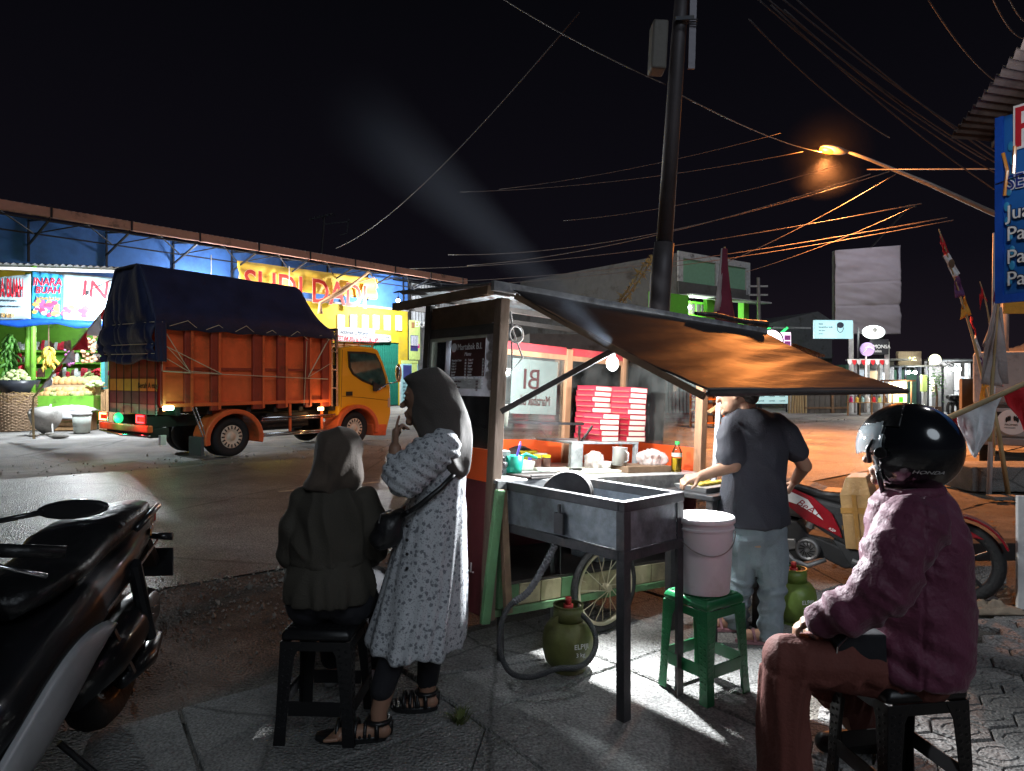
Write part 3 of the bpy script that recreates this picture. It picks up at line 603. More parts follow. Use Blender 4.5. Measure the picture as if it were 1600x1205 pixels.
# hanging strings of fruit, packs on the shelves
m_apple = M('apple_skin', (.6, .03, .06), .4, var=.3, scale=9); m_peach = M('peach_skin', (.72, .4, .25), .5, var=.3, scale=9); m_gfr = M('pale_green_skin', (.5, .6, .28), .5, var=.3); m_onion = M('purple_skin', (.35, .12, .3), .5, var=.3); m_leafg = M('leaf_green', (.08, .24, .04), .5, var=.4, scale=10); m_pack = M('dark_packet', (.1, .05, .04), .3, var=.7, scale=14); m_bag = M('clear_bag', (.55, .58, .58), .25, var=.3, scale=8)
def cluster(name, label, cat, px, py, off, n, w, d, h, r, mat, part, cone=False, seed=3, group=None):
    rr = random.Random(seed); root = thing(name, label, cat, at(SF.w(*SF.pt(px, py, off)), 12), group); me = None
    for k in range(n):
        lay = k / n; sc = 1 - (.75 * lay if cone else 0)
        c = (rr.uniform(-w, w) * sc, rr.uniform(-d, d) * sc, h * lay if cone else rr.uniform(-h, h))
        if me is None: lo = MB(); lo.ell((0, 0, 0), (r, r, r * .88), 10, 6); lo.tube([(0, 0, r * .8), (0, 0, r)], .004, 4); o = lo.obj(part, mat, root, smooth=True); me = o.data
        else: o = bpy.data.objects.new(part, me); COL.objects.link(o); o.parent = root
        o.location = c; o.scale = [rr.uniform(.8, 1.2)] * 3
    return root
cluster('apple_pile', 'red apples heaped behind the stall post at left', 'apples', 38, 585, 1.5, 40, .3, .15, .25, .06, m_apple, 'apple', True, 4)
cluster('apple_pile', 'red apples in a tray at the right of the stall shelves', 'apples', 157, 587, 1.6, 44, .38, .15, .22, .055, m_apple, 'apple', True, 5)
cluster('fruit_string', 'string of net-packed pink and peach fruit hanging in the stall', 'fruit', 139, 548, .6, 46, .2, .12, .45, .055, m_peach, 'fruit', False, 6)
cluster('fruit_tray', 'yellow green fruit in the wooden crate beside the melons', 'fruit', 151, 603, .1, 46, .3, .2, .15, .06, m_gfr, 'fruit', True, 7)
cluster('fruit_string', 'small bag of purple fruit hanging behind the flags', 'fruit', 108, 560, 1.0, 24, .12, .1, .25, .05, m_onion, 'fruit', False, 8)
cluster('fruit_tray', 'green pears in a tray left of the red apples', 'fruit', 140, 590, 1.5, 24, .18, .12, .16, .055, m_gfr, 'fruit', True, 12)
cluster('mango_heap', 'pale green mangoes heaped in the dark basin', 'fruit', 28, 596, -.1, 70, .48, .25, .3, .075, m_gfr, 'mango', True, 9)
lo = MB(); lo.lathe([(.02, -.6), (.3, -.58), (.5, -.2), (.56, .0), (.53, .0), (.46, -.2)], 24); o = lo.obj('dark_basin', M('dark_plastic', (.03, .035, .045), .35), None, smooth=True); o.location = SF.w(*SF.pt(28, 594, -.1)); tag(o, 'round dark basin holding pale green mangoes', 'basin')
lo = MB(); lo.box(-.4, .4, -.3, .3, 0, .62); o = lo.obj('support_box', m_woodD, None); o.location = SF.w(SF.xz(28, 594, -.1)[0], -.1, 0); tag(o, 'plain dark box under the mango basin', 'box')
pl = thing('hanging_plantains', 'green plantain hands hanging at the left side of the stall', 'bananas', at(SF.w(*SF.pt(16, 560, .5)))); lo0 = MB(); lo0.tube([(0, 0, 0), (.1, 0, -.05), (.19, 0, -.15), (.2, 0, -.27)], [.02, .045, .045, .012], 6); f0 = lo0.obj('plantain', m_leafg, pl, smooth=True)
for k in range(1, 70): c = f0.copy(); COL.objects.link(c); c.rotation_euler = (0, rd.uniform(-.4, .5), k * 2.4); c.location = (rd.uniform(-.12, .12), 0, .75 - .022 * k); c.scale = [rd.uniform(.8, 1.2)] * 3
packs = [(30, 547, .45), (38, 566, .35), (55, 547, .3), (74, 547, .5), (99, 547, .5), (150, 547, .3), (160, 566, .55), (135, 547, .4), (97, 589, .5), (60, 589, .4), (118, 566, .35), (128, 589, .6)]
for k, (px, py, w) in enumerate(packs):
    root = thing('packet_row', 'row of dark and red snack packets on the stall shelves', 'packets', at(SF.w(*SF.pt(px, py, 2.05)), 12), 'packets on the fruit stall shelves')
    root['label'] = ['dark printed packets', 'dull silver packets', 'red and dark packets', 'bagged goods', 'small jars', 'pale wrapped packs', 'glossy dark bags', 'red topped packets', 'grey bundled packs', 'crackers in bags', 'stacked snack packs', 'mixed small packs'][k] + [' on the upper shelf near the left post', ' on the shelf behind the right of the flags', ' on the lower shelf of the stall'][k % 3]; zz_ = ['dark printed packets', 'dull silver packets', 'red and dark packets', 'bagged goods', 'small jars and packets', 'pale wrapped packs'][k % 6] + [' on the upper shelf near the left post', ' on the shelf behind the right of the flags', ' on the lower shelf of the stall'][k % 3]
    for j in range(int(w / .09)):
        lo = MB(); x = j * .095 - w / 2; hgt = rd.uniform(.16, .34); lo.loft([[(x, -.05, 0), (x + .085, -.05, 0), (x + .085, .05, 0), (x, .05, 0)], [(x - .005, -.06, hgt * .5), (x + .09, -.06, hgt * .5), (x + .09, .06, hgt * .5), (x - .005, .06, hgt * .5)], [(x, -.01, hgt), (x + .085, -.01, hgt), (x + .085, .01, hgt), (x, .01, hgt)]]); lo.obj('packet', [m_pack, m_bag, m_apple][rd.randrange(3)], root, bevel=.005)
# wooden crates
def crate(c, w, d, h, label, nsl=4, F=SF, rz=0, vertical=False, mat=None):
    root = thing('wooden_crate', label, 'crate', at(F.w(*c), math.degrees(F.a) + rz), 'wooden crates by the fruit stall'); mt = mat or m_wood
    for s_ in (-1, 1):
        for k in range(nsl):
            lo = MB()
            if vertical: sw = w / nsl; lo.box(-w / 2 + k * sw + .006, -w / 2 + (k + 1) * sw - .006, s_ * d / 2 - .01, s_ * d / 2 + .01, 0, h)
            else: sh = h / nsl; lo.box(-w / 2, w / 2, s_ * d / 2 - .01, s_ * d / 2 + .01, k * sh + .012, (k + 1) * sh - .012)
            lo.obj('slat', mt, root, bevel=.003)
        lo = MB(); lo.box(s_ * w / 2 - .012, s_ * w / 2 + .012, -d / 2 + .011, d / 2 - .011, 0, h); lo.obj('end_board', mt, root)
    for sx_ in (-1, 1):
        lo = MB(); lo.box(sx_ * (w / 2 - .035) - .025, sx_ * (w / 2 - .035) + .025, -d / 2 - .028, -d / 2 - .011, 0, h); lo.obj('batten', mt, root, bevel=.003)
    lo = MB(); lo.box(-w / 2 + .013, w / 2 - .013, -d / 2 + .011, d / 2 - .011, 0, .02); lo.obj('floor_board', m_woodD, root)
    return root
g = lambda px, py: (lambda v: SF.I @ v)(G(px, py))
c = g(112, 672); crate((c.x, c.y, 0), 1.15, .5, .5, 'wide slatted crate carrying the white sack in front of the green table')
c = g(176, 671); crate((c.x, c.y + .1, 0), .62, .5, .55, 'upright slatted crate at the truck end of the stall', 5, vertical=True)
crate((c.x - .2, c.y + .8, .0), .6, .5, 1.18, 'tall crate stack end holding yellow green fruit', 5, vertical=True)
sk = MB(); cc = g(112, 672); sk.sheet(lambda a, e_: Vector((-.62 + 1.24 * a, -.34 + .7 * e_, .56 + .16 * math.sin(math.pi * a) ** .5 * math.sin(math.pi * e_) ** .5 + .035 * nz(a * 9, e_ * 6))), 26, 14)
sk.sheet(lambda a, e_: Vector((-.62 + 1.24 * a, -.34 - .02 * e_, .56 - .22 * e_ * (1 + .3 * nz(a * 11, 1)))), 26, 4)
o = sk.obj('white_sack', M('sack_white', (.72, .74, .75), .6, var=.1, bump=.5), None, smooth=True, solid=.01); o.matrix_world = at(SF.w(cc.x, cc.y, 0), 12); tag(o, 'white plastic sack draped over the wide slatted crate', 'sack')
cc = g(129, 676); pb = thing('white_bucket', 'translucent lidded tub in front of the wide crate', 'bucket', at(SF.w(cc.x, cc.y - .05, 0)))
lo = MB(); lo.lathe([(0, 0), (.2, 0), (.235, .5), (.225, .5), (.19, .02)], 24); lo.obj('tub', M('milky_plastic', (.5, .55, .5), .4, var=.25, scale=3), pb, smooth=True)
lo = MB(); lo.lathe([(0, .55), (.25, .55), (.26, .5), (.24, .5)], 24); lo.obj('lid', m_white, pb, smooth=True)
# wicker basket
cc = G(22, 674); wk = thing('wicker_basket', 'tall woven wicker basket with straw rim at the left edge', 'basket', at(cc + Vector((-.2, .35, 0))))
m_wick = M('wicker', (.32, .22, .14), .8, var=.4, scale=20)
lo = MB()
for k in range(40):
    a = 2 * math.pi * k / 40; lo.tube([(.5 * math.cos(a), .5 * math.sin(a), 0), (.56 * math.cos(a), .56 * math.sin(a), .55), (.58 * math.cos(a), .58 * math.sin(a), 1.1)], .012, 4)
lo.obj('stakes', m_wick, wk)
for j in range(24):
    z = .02 + j * .045; r0 = .5 + .07 * min(1, z / .6); lo = MB(); lo.tube([((r0 + .016 * (1 if (k + j) % 2 else -1)) * math.cos(2 * math.pi * k / 40), (r0 + .016 * (1 if (k + j) % 2 else -1)) * math.sin(2 * math.pi * k / 40), z) for k in range(40)], .02, 4, closed=True); lo.obj('weave_ring', m_wick, wk)
lo = MB(); rr = random.Random(3)
for _ in range(260):
    a = rr.random() * 6.3; p_ = Vector((.57 * math.cos(a), .57 * math.sin(a), rr.uniform(.8, 1.12))); d_ = Vector((-math.sin(a), math.cos(a), rr.uniform(-.8, .5))) * .12 + Vector((math.cos(a), math.sin(a), 0)) * .03; lo.tube([p_, p_ + d_], .005, 3)
tag(lo.obj('straw', M('straw', (.55, .38, .16), .9, var=.3), wk), kind='stuff')
# metal scoop basin lying on the ground
cc = G(68, 679); sc_ = thing('tipped_basket', 'tipped dark cone basket with pale rods on the ground', 'basket', at(cc + Vector((0, .1, .0))))
lo = MB(); T = Euler((R(62), 0, R(-20))).to_matrix().to_4x4(); T.translation = (0, .2, .33); lo.lathe([(.38, 0), (.33, .3), (.12, .62), (.0, .64), (.1, .58), (.3, .28), (.35, 0)], 22, 0, T); lo.obj('cone_body', M('old_metal', (.28, .27, .25), .6, .3, dirt=.4), sc_, smooth=True)
lo = MB(); lo.tube([(-.35, -.15, 0), (0, .2, .8)], .02, 6); lo.tube([(.35, -.25, 0), (0, .2, .8)], .02, 6); lo.obj('rod', m_white, sc_)
cc = G(92, 684); lo = MB(); lo.ell((0, 0, .04), (.26, .16, .06), 14, 6); o = lo.obj('flat_stone', m_stone); o.location = cc; tag(o, 'pale flat stone on the apron before the stall', 'stone')
for px, py, s_ in ((52, 683, .16), (78, 681, .14)):
    lo = MB(); lo.ell((0, 0, .04), (s_, s_ * .7, .05), 9, 5); o = lo.obj('flat_stone', m_stone); o.location = G(px, py); tag(o, 'small stone by the tipped basket, %s one' % ('left' if px < 60 else 'right'), 'stone')
# motorcycle helmet-like crates left of stall left out; bunting stick with red and white pennants
m_fr = M('flag_red', (.62, .02, .03), .7, var=.12, bump=.4); m_fw = M('flag_white', (.78, .78, .8), .7, var=.08, bump=.4); m_bamb = M('bamboo', (.42, .32, .17), .6, var=.3, stretch=(1, 1, .2))
def pennant(root, name, a, b_, tip, mat, wav=.05, nu=12, nv=8, seed=0, c4=None):
    """cloth hung from the edge a-b down to a tip"""
    a, b_, tip = Vector(a), Vector(b_), Vector(tip); c4 = Vector(c4) if c4 is not None else tip; nrm = (b_ - a).cross(tip - a).normalized(); lo = MB()
    lo.sheet(lambda s_, t: (a.lerp(b_, s_)).lerp(tip.lerp(c4, s_), t) + nrm * wav * math.sin(math.pi * t * .9 + .2) * (nz(s_ * 5 + seed, t * 2.5) + .5 * math.sin(s_ * 9 + seed)), nu, nv)
    return lo.obj(name, mat, root, smooth=True, solid=.003)
b0_ = G(50, 686); e0_ = P(172, 472, b0_.y - .2); s0_ = P(52, 622, b0_.y) - b0_; ps = thing('pennant_stick', 'slanted bamboo stick of red and white pennants before the fruit stall', 'pennants', at(b0_)); E = e0_ - b0_
lo = MB(); lo.tube([Vector((.05, 0, 0)), s0_ * .6, s0_, s0_.lerp(E, .5), E], [.03, .03, .026, .02, .01], 7); lo.obj('stick', m_bamb, ps)
ks = [(1.0, .87, .78, m_fr), (.87, .70, .62, m_fw), (.72, .58, .5, m_fr), (.6, .43, .35, m_fw), (.44, .3, .22, m_fr), (.31, .2, .0, m_fw)]
ends = [(160, 500), (162, 526), (138, 546), (117, 566), (94, 580), (81, 602)]
for (t0, t1, t2, mt), (px, py) in zip([(1, .83, 0, m_fr), (.88, .66, 0, m_fw), (.70, .50, 0, m_fr), (.52, .36, 0, m_fw), (.38, .24, 0, m_fr), (.26, .10, 0, m_fw)], ends):
    pennant(ps, 'pennant', s0_.lerp(E, t0), s0_.lerp(E, t1), P(px, py, b0_.y - .1) - b0_, mt, .06, seed=t0 * 9)
# ------------------------------------------------------------------ the orange truck
TF = Frame((-6.21, 12.2), 52)
TT = TF
truck = thing('cargo_truck', 'orange box truck with a yellow cab and navy tarpaulin cover', 'truck', TF.M)
m_or = M('truck_orange', (.78, .135, .04), .42, var=.16, scale=3, dirt=.35, coat=.2, dirtcol=(.25, .08, .03)); m_rib = M('truck_rib', (.30, .045, .025), .45, dirt=.15); m_cab = M('cab_yellow', (.92, .40, .014), .3, var=.04, scale=2, coat=.6, bump=.02)
m_tarp = M('tarp_navy', (.006, .012, .05), .6, var=.3, scale=3, bump=.5, sheen=.1); m_chr = M('chrome', (.6, .6, .62), .22, 1, var=.1, bump=.03); m_tyre = M('tyre_rubber', (.02, .02, .021), .8, bump=.4, scale=12); m_hub = M('wheel_cover', (.75, .62, .48), .4, var=.06)
m_chas = M('chassis', (.02, .02, .022), .6, .3, dirt=.4, dirtcol=(.07, .06, .05))
W = 2.0; zb, zt = 1.02, 2.42
tx = lambda zx: TF.xz(150 + zx / 3.2, 600)[0]
XB = tx(1165)
bd = MB(); bd.box(0.02, XB - .02, .05, W - .05, zb + .02, zt); bd.obj('cargo_box', m_or, truck)
for i, (a, c) in enumerate(((316, 337), (440, 478), (572, 616), (782, 835), (905, 950), (1042, 1070), (1128, 1167))):
    lo = MB(); lo.box(tx(a), tx(c), -.03, .049, zb - (.12 if i else 0), zt + .01); lo.obj('rib', m_rib, truck, bevel=.012)
    lo = MB(); lo.box(tx(c) - .035, tx(c) + .012, -.05, -.031, zb - .1, zt); lo.obj('rib_edge', m_or, truck)
lo = MB(); lo.box(0, XB, -.035, .048, zt - .02, zt + .05); lo.obj('top_rail', m_rib, truck, bevel=.01)
lo = MB(); lo.box(0, XB, -.035, .048, zb - .03, zb + .04); lo.obj('bottom_rail', m_or, truck, bevel=.01)
lo = MB(); lo.box(.02, XB - .02, .012, .049, 1.66, 1.71); lo.obj('side_rail', m_rib, truck)
# tailgate
lo = MB(); lo.box(-.035, .0, .06, W - .02, .92, 1.95); lo.obj('tailgate', m_rib, truck)
m_gold = M('stripe_gold', (.62, .33, .06), .5); m_mar = M('stripe_plum', (.16, .06, .08), .5); m_gr = M('stripe_grey', (.3, .27, .26), .5, dirt=.3)
for z0_, z1_, mt, nm in ((1.28, 1.50, m_gold, 'gold_stripe'), (1.05, 1.27, m_mar, 'plum_stripe'), (.86, 1.04, m_gr, 'grey_board')):
    lo = MB(); lo.box(-.055, -.036, .04, W - .01, z0_, z1_); lo.obj(nm, mt, truck)
for k in range(7):
    lo = MB(); y = .06 + k * (W - .12) / 6; lo.box(-.062, -.056, y - .012, y + .012, .87, 1.94); lo.obj('board_joint', m_chas, truck)
text('Berah A mor', .15, m_black, truck, (-.064, .72, 1.33), rot=(90, 0, -90), sx=1)
# tarpaulin: ridge along the middle, falls over the sides and the rear
rid = [(TF.xz(225, 420, 1.0)), (TF.xz(487, 457, 1.0))]
zr0, zr1 = rid[0][1], rid[1][1]
def prof(x):
    t = x / XB; zr = zr0 + (zr1 - zr0) * t
    return zr
lo = MB(); ny = 30; rings = []
def ring(x, zr, drop, push=0., amp=.02):
    out = []
    for j in range(ny + 1):
        a = j / ny; y = -.07 + (W + .14) * a; h = 1 - abs(a * 2 - 1); 
        z = drop + (zr - drop) * min(1, h * 2.1) ** .9 if h < .48 else zr + (h - .48) * .1
        z = (2.56 + .0 * x) + (zr - 2.56) * min(1, h / .55) if h > 0.03 else drop
        y2 = y + amp * nz(x * 2.2, a * 3, 2); out.append(Vector((x + push * (1), y2, z + amp * nz(x * 1.5, a * 4, 5))))
    return out
NX = 46
for i in range(NX + 1):
    x = -.15 + (XB + .27) * i / NX; t = i / NX
    zr = prof(min(x, tx(1090)))
    if x > tx(1085): zr = zr - (zr - 2.6) * ((x - tx(1085)) / (XB + .12 - tx(1085))) * .97
    hem = 2.37 + .012 * math.sin(i * .9)
    rings.append(ring(x, zr, hem))
lo.loft(rings, caps=False, closed=False); lo.obj('tarpaulin_cover', m_tarp, truck, smooth=True, solid=.02)
lo = MB()      # rear curtain with deep folds
def rear(a, c):
    y = -.09 + (W + .16) * a; h = 1 - abs(a * 2 - 1); top = 2.56 + (zr0 - 2.56) * min(1, h / .55) if h > .03 else 2.5
    z = 1.80 + .04 * math.sin(a * 9) + (top - 1.82) * c
    fold = (1 - c) * .10 * (abs(math.sin(a * 17 + nz(a * 3, 0) * 3)) - .3) + .06 * nz(a * 5, c * 3, 3)
    tie = sum(.05 * math.exp(-((z - q) / .05) ** 2) for q in (1.95, 2.12, 2.5)) 
    bul = .10 * math.sin(math.pi * (1 - c)) 
    return Vector((-.10 - fold - bul + tie, y, z))
lo.sheet(rear, 60, 30); lo.obj('rear_curtain', m_tarp, truck, smooth=True, solid=.02)
lo = MB()
def sidec(a, c):          # corner flap wrapping round the near rear edge
    z = 1.80 + (2.52 - 1.80) * c; x = -.14 + .2 * a; return Vector((x, -.095 - .03 * abs(math.sin(a * 7 + c * 2)) * (1 - c), z))
lo.sheet(sidec, 10, 14); lo.obj('corner_flap', m_tarp, truck, smooth=True, solid=.015)
m_rope = M('rope', (.6, .52, .36), .8, var=.2)
def rope(pts, r=.006, off=-.065):
    lo = MB(); q = [TF.pt(150 + a / 3.2, 380 + c / 3.2, off) for a, c in pts]; lo.tube(q, r, 5); return lo.obj('rope', m_rope, truck)
rope([(355, 418), (460, 388), (505, 425)]); rope([(540, 437), (615, 410), (655, 440)]); rope([(690, 447), (752, 414), (805, 458)]); rope([(830, 460), (882, 436), (925, 468)]); rope([(965, 470), (1008, 441), (1060, 482)]); rope([(1095, 475), (1125, 461), (1170, 485)])
rope([(336, 425), (470, 645)], .007); rope([(340, 500), (470, 640), (610, 652)], .006); rope([(300, 490), (470, 575), (630, 655)], .008); rope([(305, 548), (410, 610), (470, 645)]); rope([(335, 640), (470, 648)], .012); rope([(470, 648), (1060, 676)], .007); rope([(1060, 676), (1160, 680)], .009)
rope([(1165, 480), (1060, 672)], .007); rope([(1150, 500), (1065, 660)]); rope([(1175, 600), (1065, 668)]); rope([(1055, 490), (1040, 810)]); rope([(340, 430), (330, 640)])
lo = MB()
for z in (1.95, 2.12, 2.5): lo.tube([(-.12, W + .05, z + .02), (-.2, W * .5, z), (-.17, -.08, z - .01), (.0, -.1, z)], .006, 5)
lo.obj('tie_rope', m_rope, truck)
# chassis
lo = MB(); lo.box(-.1, 5.0, .35, .5, .62, .82); lo.box(-.1, 5.0, W - .5, W - .35, .62, .82)
for x in (.2, 1.0, 2.0, 3.0, 4.0): lo.box(x, x + .12, .5, W - .5, .64, .8)
for x in (.3, .9, 1.7, 2.3, 2.9, 3.4): lo.box(x, x + .09, .06, W - .06, .83, .99)
lo.obj('chassis_frame', m_chas, truck)
lo = MB(); lo.box(2.2, 3.2, .15, .34, .5, .8); lo.cyl((2.1, .3, .6), (3.1, .3, .6), .16, 14); lo.obj('fuel_tank', m_chas, truck, bevel=.02)
# wheels
xw = [TF.xz(364, 685)[0], TF.xz(556, 672)[0]]
def wheel(x, y, side, outer=True, r=.385):
    root = bpy.data.objects.new('wheel', None); COL.objects.link(root); root.parent = truck; root.location = (x, y, r); root.rotation_euler = (R(90) * 1, 0, 0)
    s_ = 1  # local +z points to -y (near side)
    lo = MB(); lo.lathe([(r * .58, -.1), (r * .8, -.115), (r * .95, -.1), (r, -.06), (r, .06), (r * .95, .1), (r * .8, .115), (r * .58, .1), (r * .58, -.1)], 40); lo.obj('tyre', m_tyre, root, smooth=True)
    if outer:
        lo = MB(); lo.lathe([(0, .10), (.06, .105), (.07, .085), (r * .30, .075), (r * .36, .1), (r * .56, .1), (r * .6, .085), (r * .6, .0), (0, 0)], 40); lo.obj('wheel_cover', m_hub, root, smooth=True)
        lo = MB()
        for k in range(16):
            a = 2 * math.pi * k / 16; c_, sn = math.cos(a), math.sin(a); T = Matrix(((c_, -sn, 0, 0), (sn, c_, 0, 0), (0, 0, 1, 0), (0, 0, 0, 1))); lo.box(r * .38, r * .545, -.013, .013, .098, .1045, 0, T)
        lo.obj('slots', m_black, root)
    else:
        lo = MB(); lo.lathe([(0, .02), (r * .58, .04), (r * .58, -.04), (0, -.02)], 20); lo.obj('rim', m_chas, root)
    return root
for x, out in ((xw[0], 1), (xw[1], 1)):
    wheel(x, .14, 1); 
    wheel(x, W - .14, -1, False)
wheel(xw[0], .4, 1, False); wheel(xw[0], W - .4, 1, False)
def fender(x, name='fender', ex=.05):
    pts = []; lo = MB()
    prof = [(math.cos(R(a)), math.sin(R(a))) for a in range(-12, 193, 12)]
    ro, ri = .56, .47; rings = []
    for y in (-.10, .38):
        rings.append([(x + ro * 1.08 * c_, y, .36 + ro * max(s_, -.22)) for c_, s_ in prof] + [(x + ri * 1.06 * c_, y, .36 + ri * max(s_, -.25)) for c_, s_ in prof[::-1]])
    lo.loft(rings); return lo.obj(name, m_or, truck, bevel=.02)
fender(xw[0]); 
lo = MB(); lo.box(xw[0] - .66, xw[0] - .60, -.05, .4, .08, .42); lo.obj('mud_flap', M('mud_flap', (.08, .085, .09), .7), truck)
lo = MB(); lo.box(-.1, .0, -.02, .06, .12, .3, 0, Matrix.Translation((.1, 0, .2))); lo.obj('rear_mud_tag', m_white, truck)
# guard rails
gx0, gx1 = xw[0] + .62, xw[1] - .60
for z in (.40, .72):
    lo = MB(); lo.tube([(gx0, -.03, z), (gx1, -.03, z)], .022, 10); lo.tube([(gx0, .03, z - .05), (gx1, .03, z - .05)], .018, 8); lo.obj('guard_rail', m_chr, truck, smooth=True)
for x in (gx0 + .62, gx1 - .35):
    lo = MB(); lo.box(x, x + .05, -.01, .02, .42, 1.0); lo.obj('guard_post', m_or, truck)
for k in (0, 1):
    lo = MB(); lo.tube([(.55 + .07 * k, -.04, .98), (xw[0] - .62 + .05 * k, -.06, .42)], .014, 8); lo.obj('flap_stay', m_chr, truck)
# rear bumper and lamps
lo = MB(); lo.box(-.22, -.12, .0, W, .55, .68); lo.obj('rear_bumper', m_or, truck, bevel=.02)
lo = MB(); lo.tube([(-.2, -.05, .5), (-.25, W * .5, .48), (-.2, W, .52)], .02, 8); lo.obj('bumper_bar', m_chr, truck, smooth=True)
lo = MB(); lo.box(-.12, .2, .1, W - .1, .45, .62); lo.obj('rear_crossmember', m_chas, truck)
e_red = light_mat('tail_red', (1, .03, .05), 3); e_amb = light_mat('tail_amber', (1, .35, .12), 6); e_grn = light_mat('marker_green', (.02, .8, .25), .9); e_wgr = light_mat('marker_mint', (.5, 1, .65), 6); e_war = light_mat('marker_warm', (1, .6, .25), 7); m_rlens = M('red_lens', (.35, .01, .015), .2, coat=1, bump=0)
def lampbox(y0, y1, z0, z1, lens, name, em, x=-.21):
    root = bpy.data.objects.new(name, None); COL.objects.link(root); root.parent = truck
    lo = MB(); lo.box(x - .03, x, y0, y1, z0, z1); lo.obj('lens', lens, root, bevel=.012)
    lo = MB(); lo.box(x - .04, x - .031, y0 + .05, y1 - .05, z0 + .02, z0 + .045); lo.box(x - .04, x - .031, y0 + .05, y1 - .05, z1 - .05, z1 - .02); lo.box(x - .04, x - .031, y1 - .08, y1 - .05, z0 + .02, z1 - .02); lo.obj('lit_strip', em, root)
lampbox(.03, .42, .70, .88, m_rlens, 'tail_lamp', e_red); lampbox(W - .42, W - .03, .70, .88, m_rlens, 'tail_lamp', e_amb)
lo = MB(); lo.ell((-.22, W - .85, .78), (.05, .17, .1), 14, 8); lo.obj('green_lamp', e_grn, truck, smooth=True)
x, z = TF.xz(262, 638, -.05); lo = MB(); lo.box(x - .1, x + .1, -.09, -.055, z - .035, z + .04); lo.obj('side_marker', e_wgr, truck, bevel=.02)
lamp('green_marker_light', TF.w(x, -.22, z), 2.5, (.3, 1, .55), .04)
x, z = TF.xz(500, 639, -.05); lo = MB(); lo.box(x - .075, x + .075, -.09, -.055, z - .035, z + .04); lo.obj('side_marker', e_war, truck, bevel=.02)
lamp('warm_marker_light', TF.w(x, -.22, z), 3.5, (1, .62, .25), .04)
lamp('tail_light', TF.w(-.45, W - .3, .8), 3, (1, .18, .1), .05); lamp('tail_light', TF.w(-.4, .2, .8), 4, (1, .05, .05), .05)
lamp('green_rear_light', TF.w(-.4, W - .85, .72), 3, (.05, 1, .4), .04)
# cab
def cabpt(a, c, off=0.): return TF.xz(150 + a / 3.2, 380 + c / 3.2, off)
outl = [(1222, 522), (1300, 512), (1385, 520), (1412, 535), (1440, 600), (1462, 670), (1474, 720), (1477, 850), (1452, 955), (1400, 960), (1395, 905), (1380, 870), (1350, 842), (1310, 822), (1260, 820), (1238, 832), (1210, 870)]
oc = [cabpt(*p_) for p_ in outl]
lo = MB(); lo.prism(oc, -.0, W - .12); lo.obj('cab_shell', m_cab, truck, bevel=.05, seg=3)
fx = xw[1]; fender(fx, 'front_fender')
lo = MB(); lo.prism([cabpt(*p_) for p_ in ((1452, 905), (1448, 962), (1385, 962), (1378, 905))], -.02, W - .1); lo.obj('front_bumper', m_or, truck, bevel=.02)
win = [(1257, 541), (1340, 543), (1395, 553), (1420, 600), (1446, 680), (1446, 720), (1390, 715), (1330, 690), (1280, 655), (1262, 620)]
wc = [cabpt(*p_) for p_ in win]
lo = MB(); lo.prism(wc, -.022, -.002); lo.obj('window_frame', m_black, truck)
cx = sum(p_[0] for p_ in wc) / len(wc); cz = sum(p_[1] for p_ in wc) / len(wc)
wi = [(cx + (x - cx) * .92, cz + (z - cz) * .88) for x, z in wc]
lo = MB(); lo.prism(wi, -.034, -.023); lo.obj('side_window', M('tinted_glass', (.035, .085, .075), .06, coat=1, var=.7, scale=4, bump=0), truck)
lo = MB(); lo.tube([(x, -.002, z) for x, z in [cabpt(*p_) for p_ in ((1232, 532), (1228, 700), (1225, 820))]], .006, 4); lo.tube([(x, -.002, z) for x, z in [cabpt(*p_) for p_ in ((1230, 765), (1330, 772), (1474, 788))]], .006, 4); lo.obj('door_seam', M('seam', (.25, .1, .01), .6), truck)
lo = MB(); x, z = cabpt(1265, 752); lo.box(x - .09, x + .09, -.02, -.003, z - .05, z + .045); lo.obj('door_handle', m_black, truck, bevel=.015)
lo = MB(); lo.prism([cabpt(*p_) for p_ in ((1378, 690), (1420, 715), (1395, 742), (1380, 738))], -.06, -.03); lo.obj('vent_wing', m_chas, truck)
lo = MB(); lo.tube([(p_[0], -.05 - .05 * i, p_[1]) for i, p_ in enumerate([cabpt(*q) for q in ((1405, 735), (1440, 705), (1500, 690))])], .014, 6); lo.obj('mirror_arm', m_chr, truck)
mroot = bpy.data.objects.new('mirror', None); COL.objects.link(mroot); mroot.parent = truck; x, z = cabpt(1512, 650, -.2); mroot.location = (x, -.2, z); lo = MB(); lo.ell((0, 0, 0), (.055, .10, .22), 14, 10); lo.obj('housing', m_cab, mroot, smooth=True); lo = MB(); lo.ell((-.03, -.02, 0), (.04, .085, .19), 14, 10); lo.obj('mirror_glass', m_chr, mroot, smooth=True)
lo = MB()
x, z = cabpt(1255, 505); x2, z2 = cabpt(1395, 505)
for y in (.1, .9, 1.7): lo.bar((x, y, z + .02), (x2, y, z + .02), .03)
for xx in (x, x2, (x + x2) / 2): lo.bar((xx, .05, z + .03), (xx, W - .2, z + .03), .03); lo.bar((xx, .1, z - .06), (xx, .1, z + .03), .025); lo.bar((xx, 1.7, z - .06), (xx, 1.7, z + .03), .025)
lo.obj('roof_rack', M('rack_orange', (.55, .2, .03), .4, .3), truck)
lo = MB(); 
for xx in (XB + .06, XB + .2): lo.bar((xx, .0, .9), (xx, .0, 2.55 if xx < XB + .1 else 2.6), .05)
for z in (1.3, 1.7, 2.1, 2.5): lo.bar((XB + .06, .0, z), (XB + .2, .0, z), .03)
lo.bar((XB + .2, 0, 2.58), (XB + .2, W, 2.58), .06); lo.obj('headboard_frame', m_chr, truck)
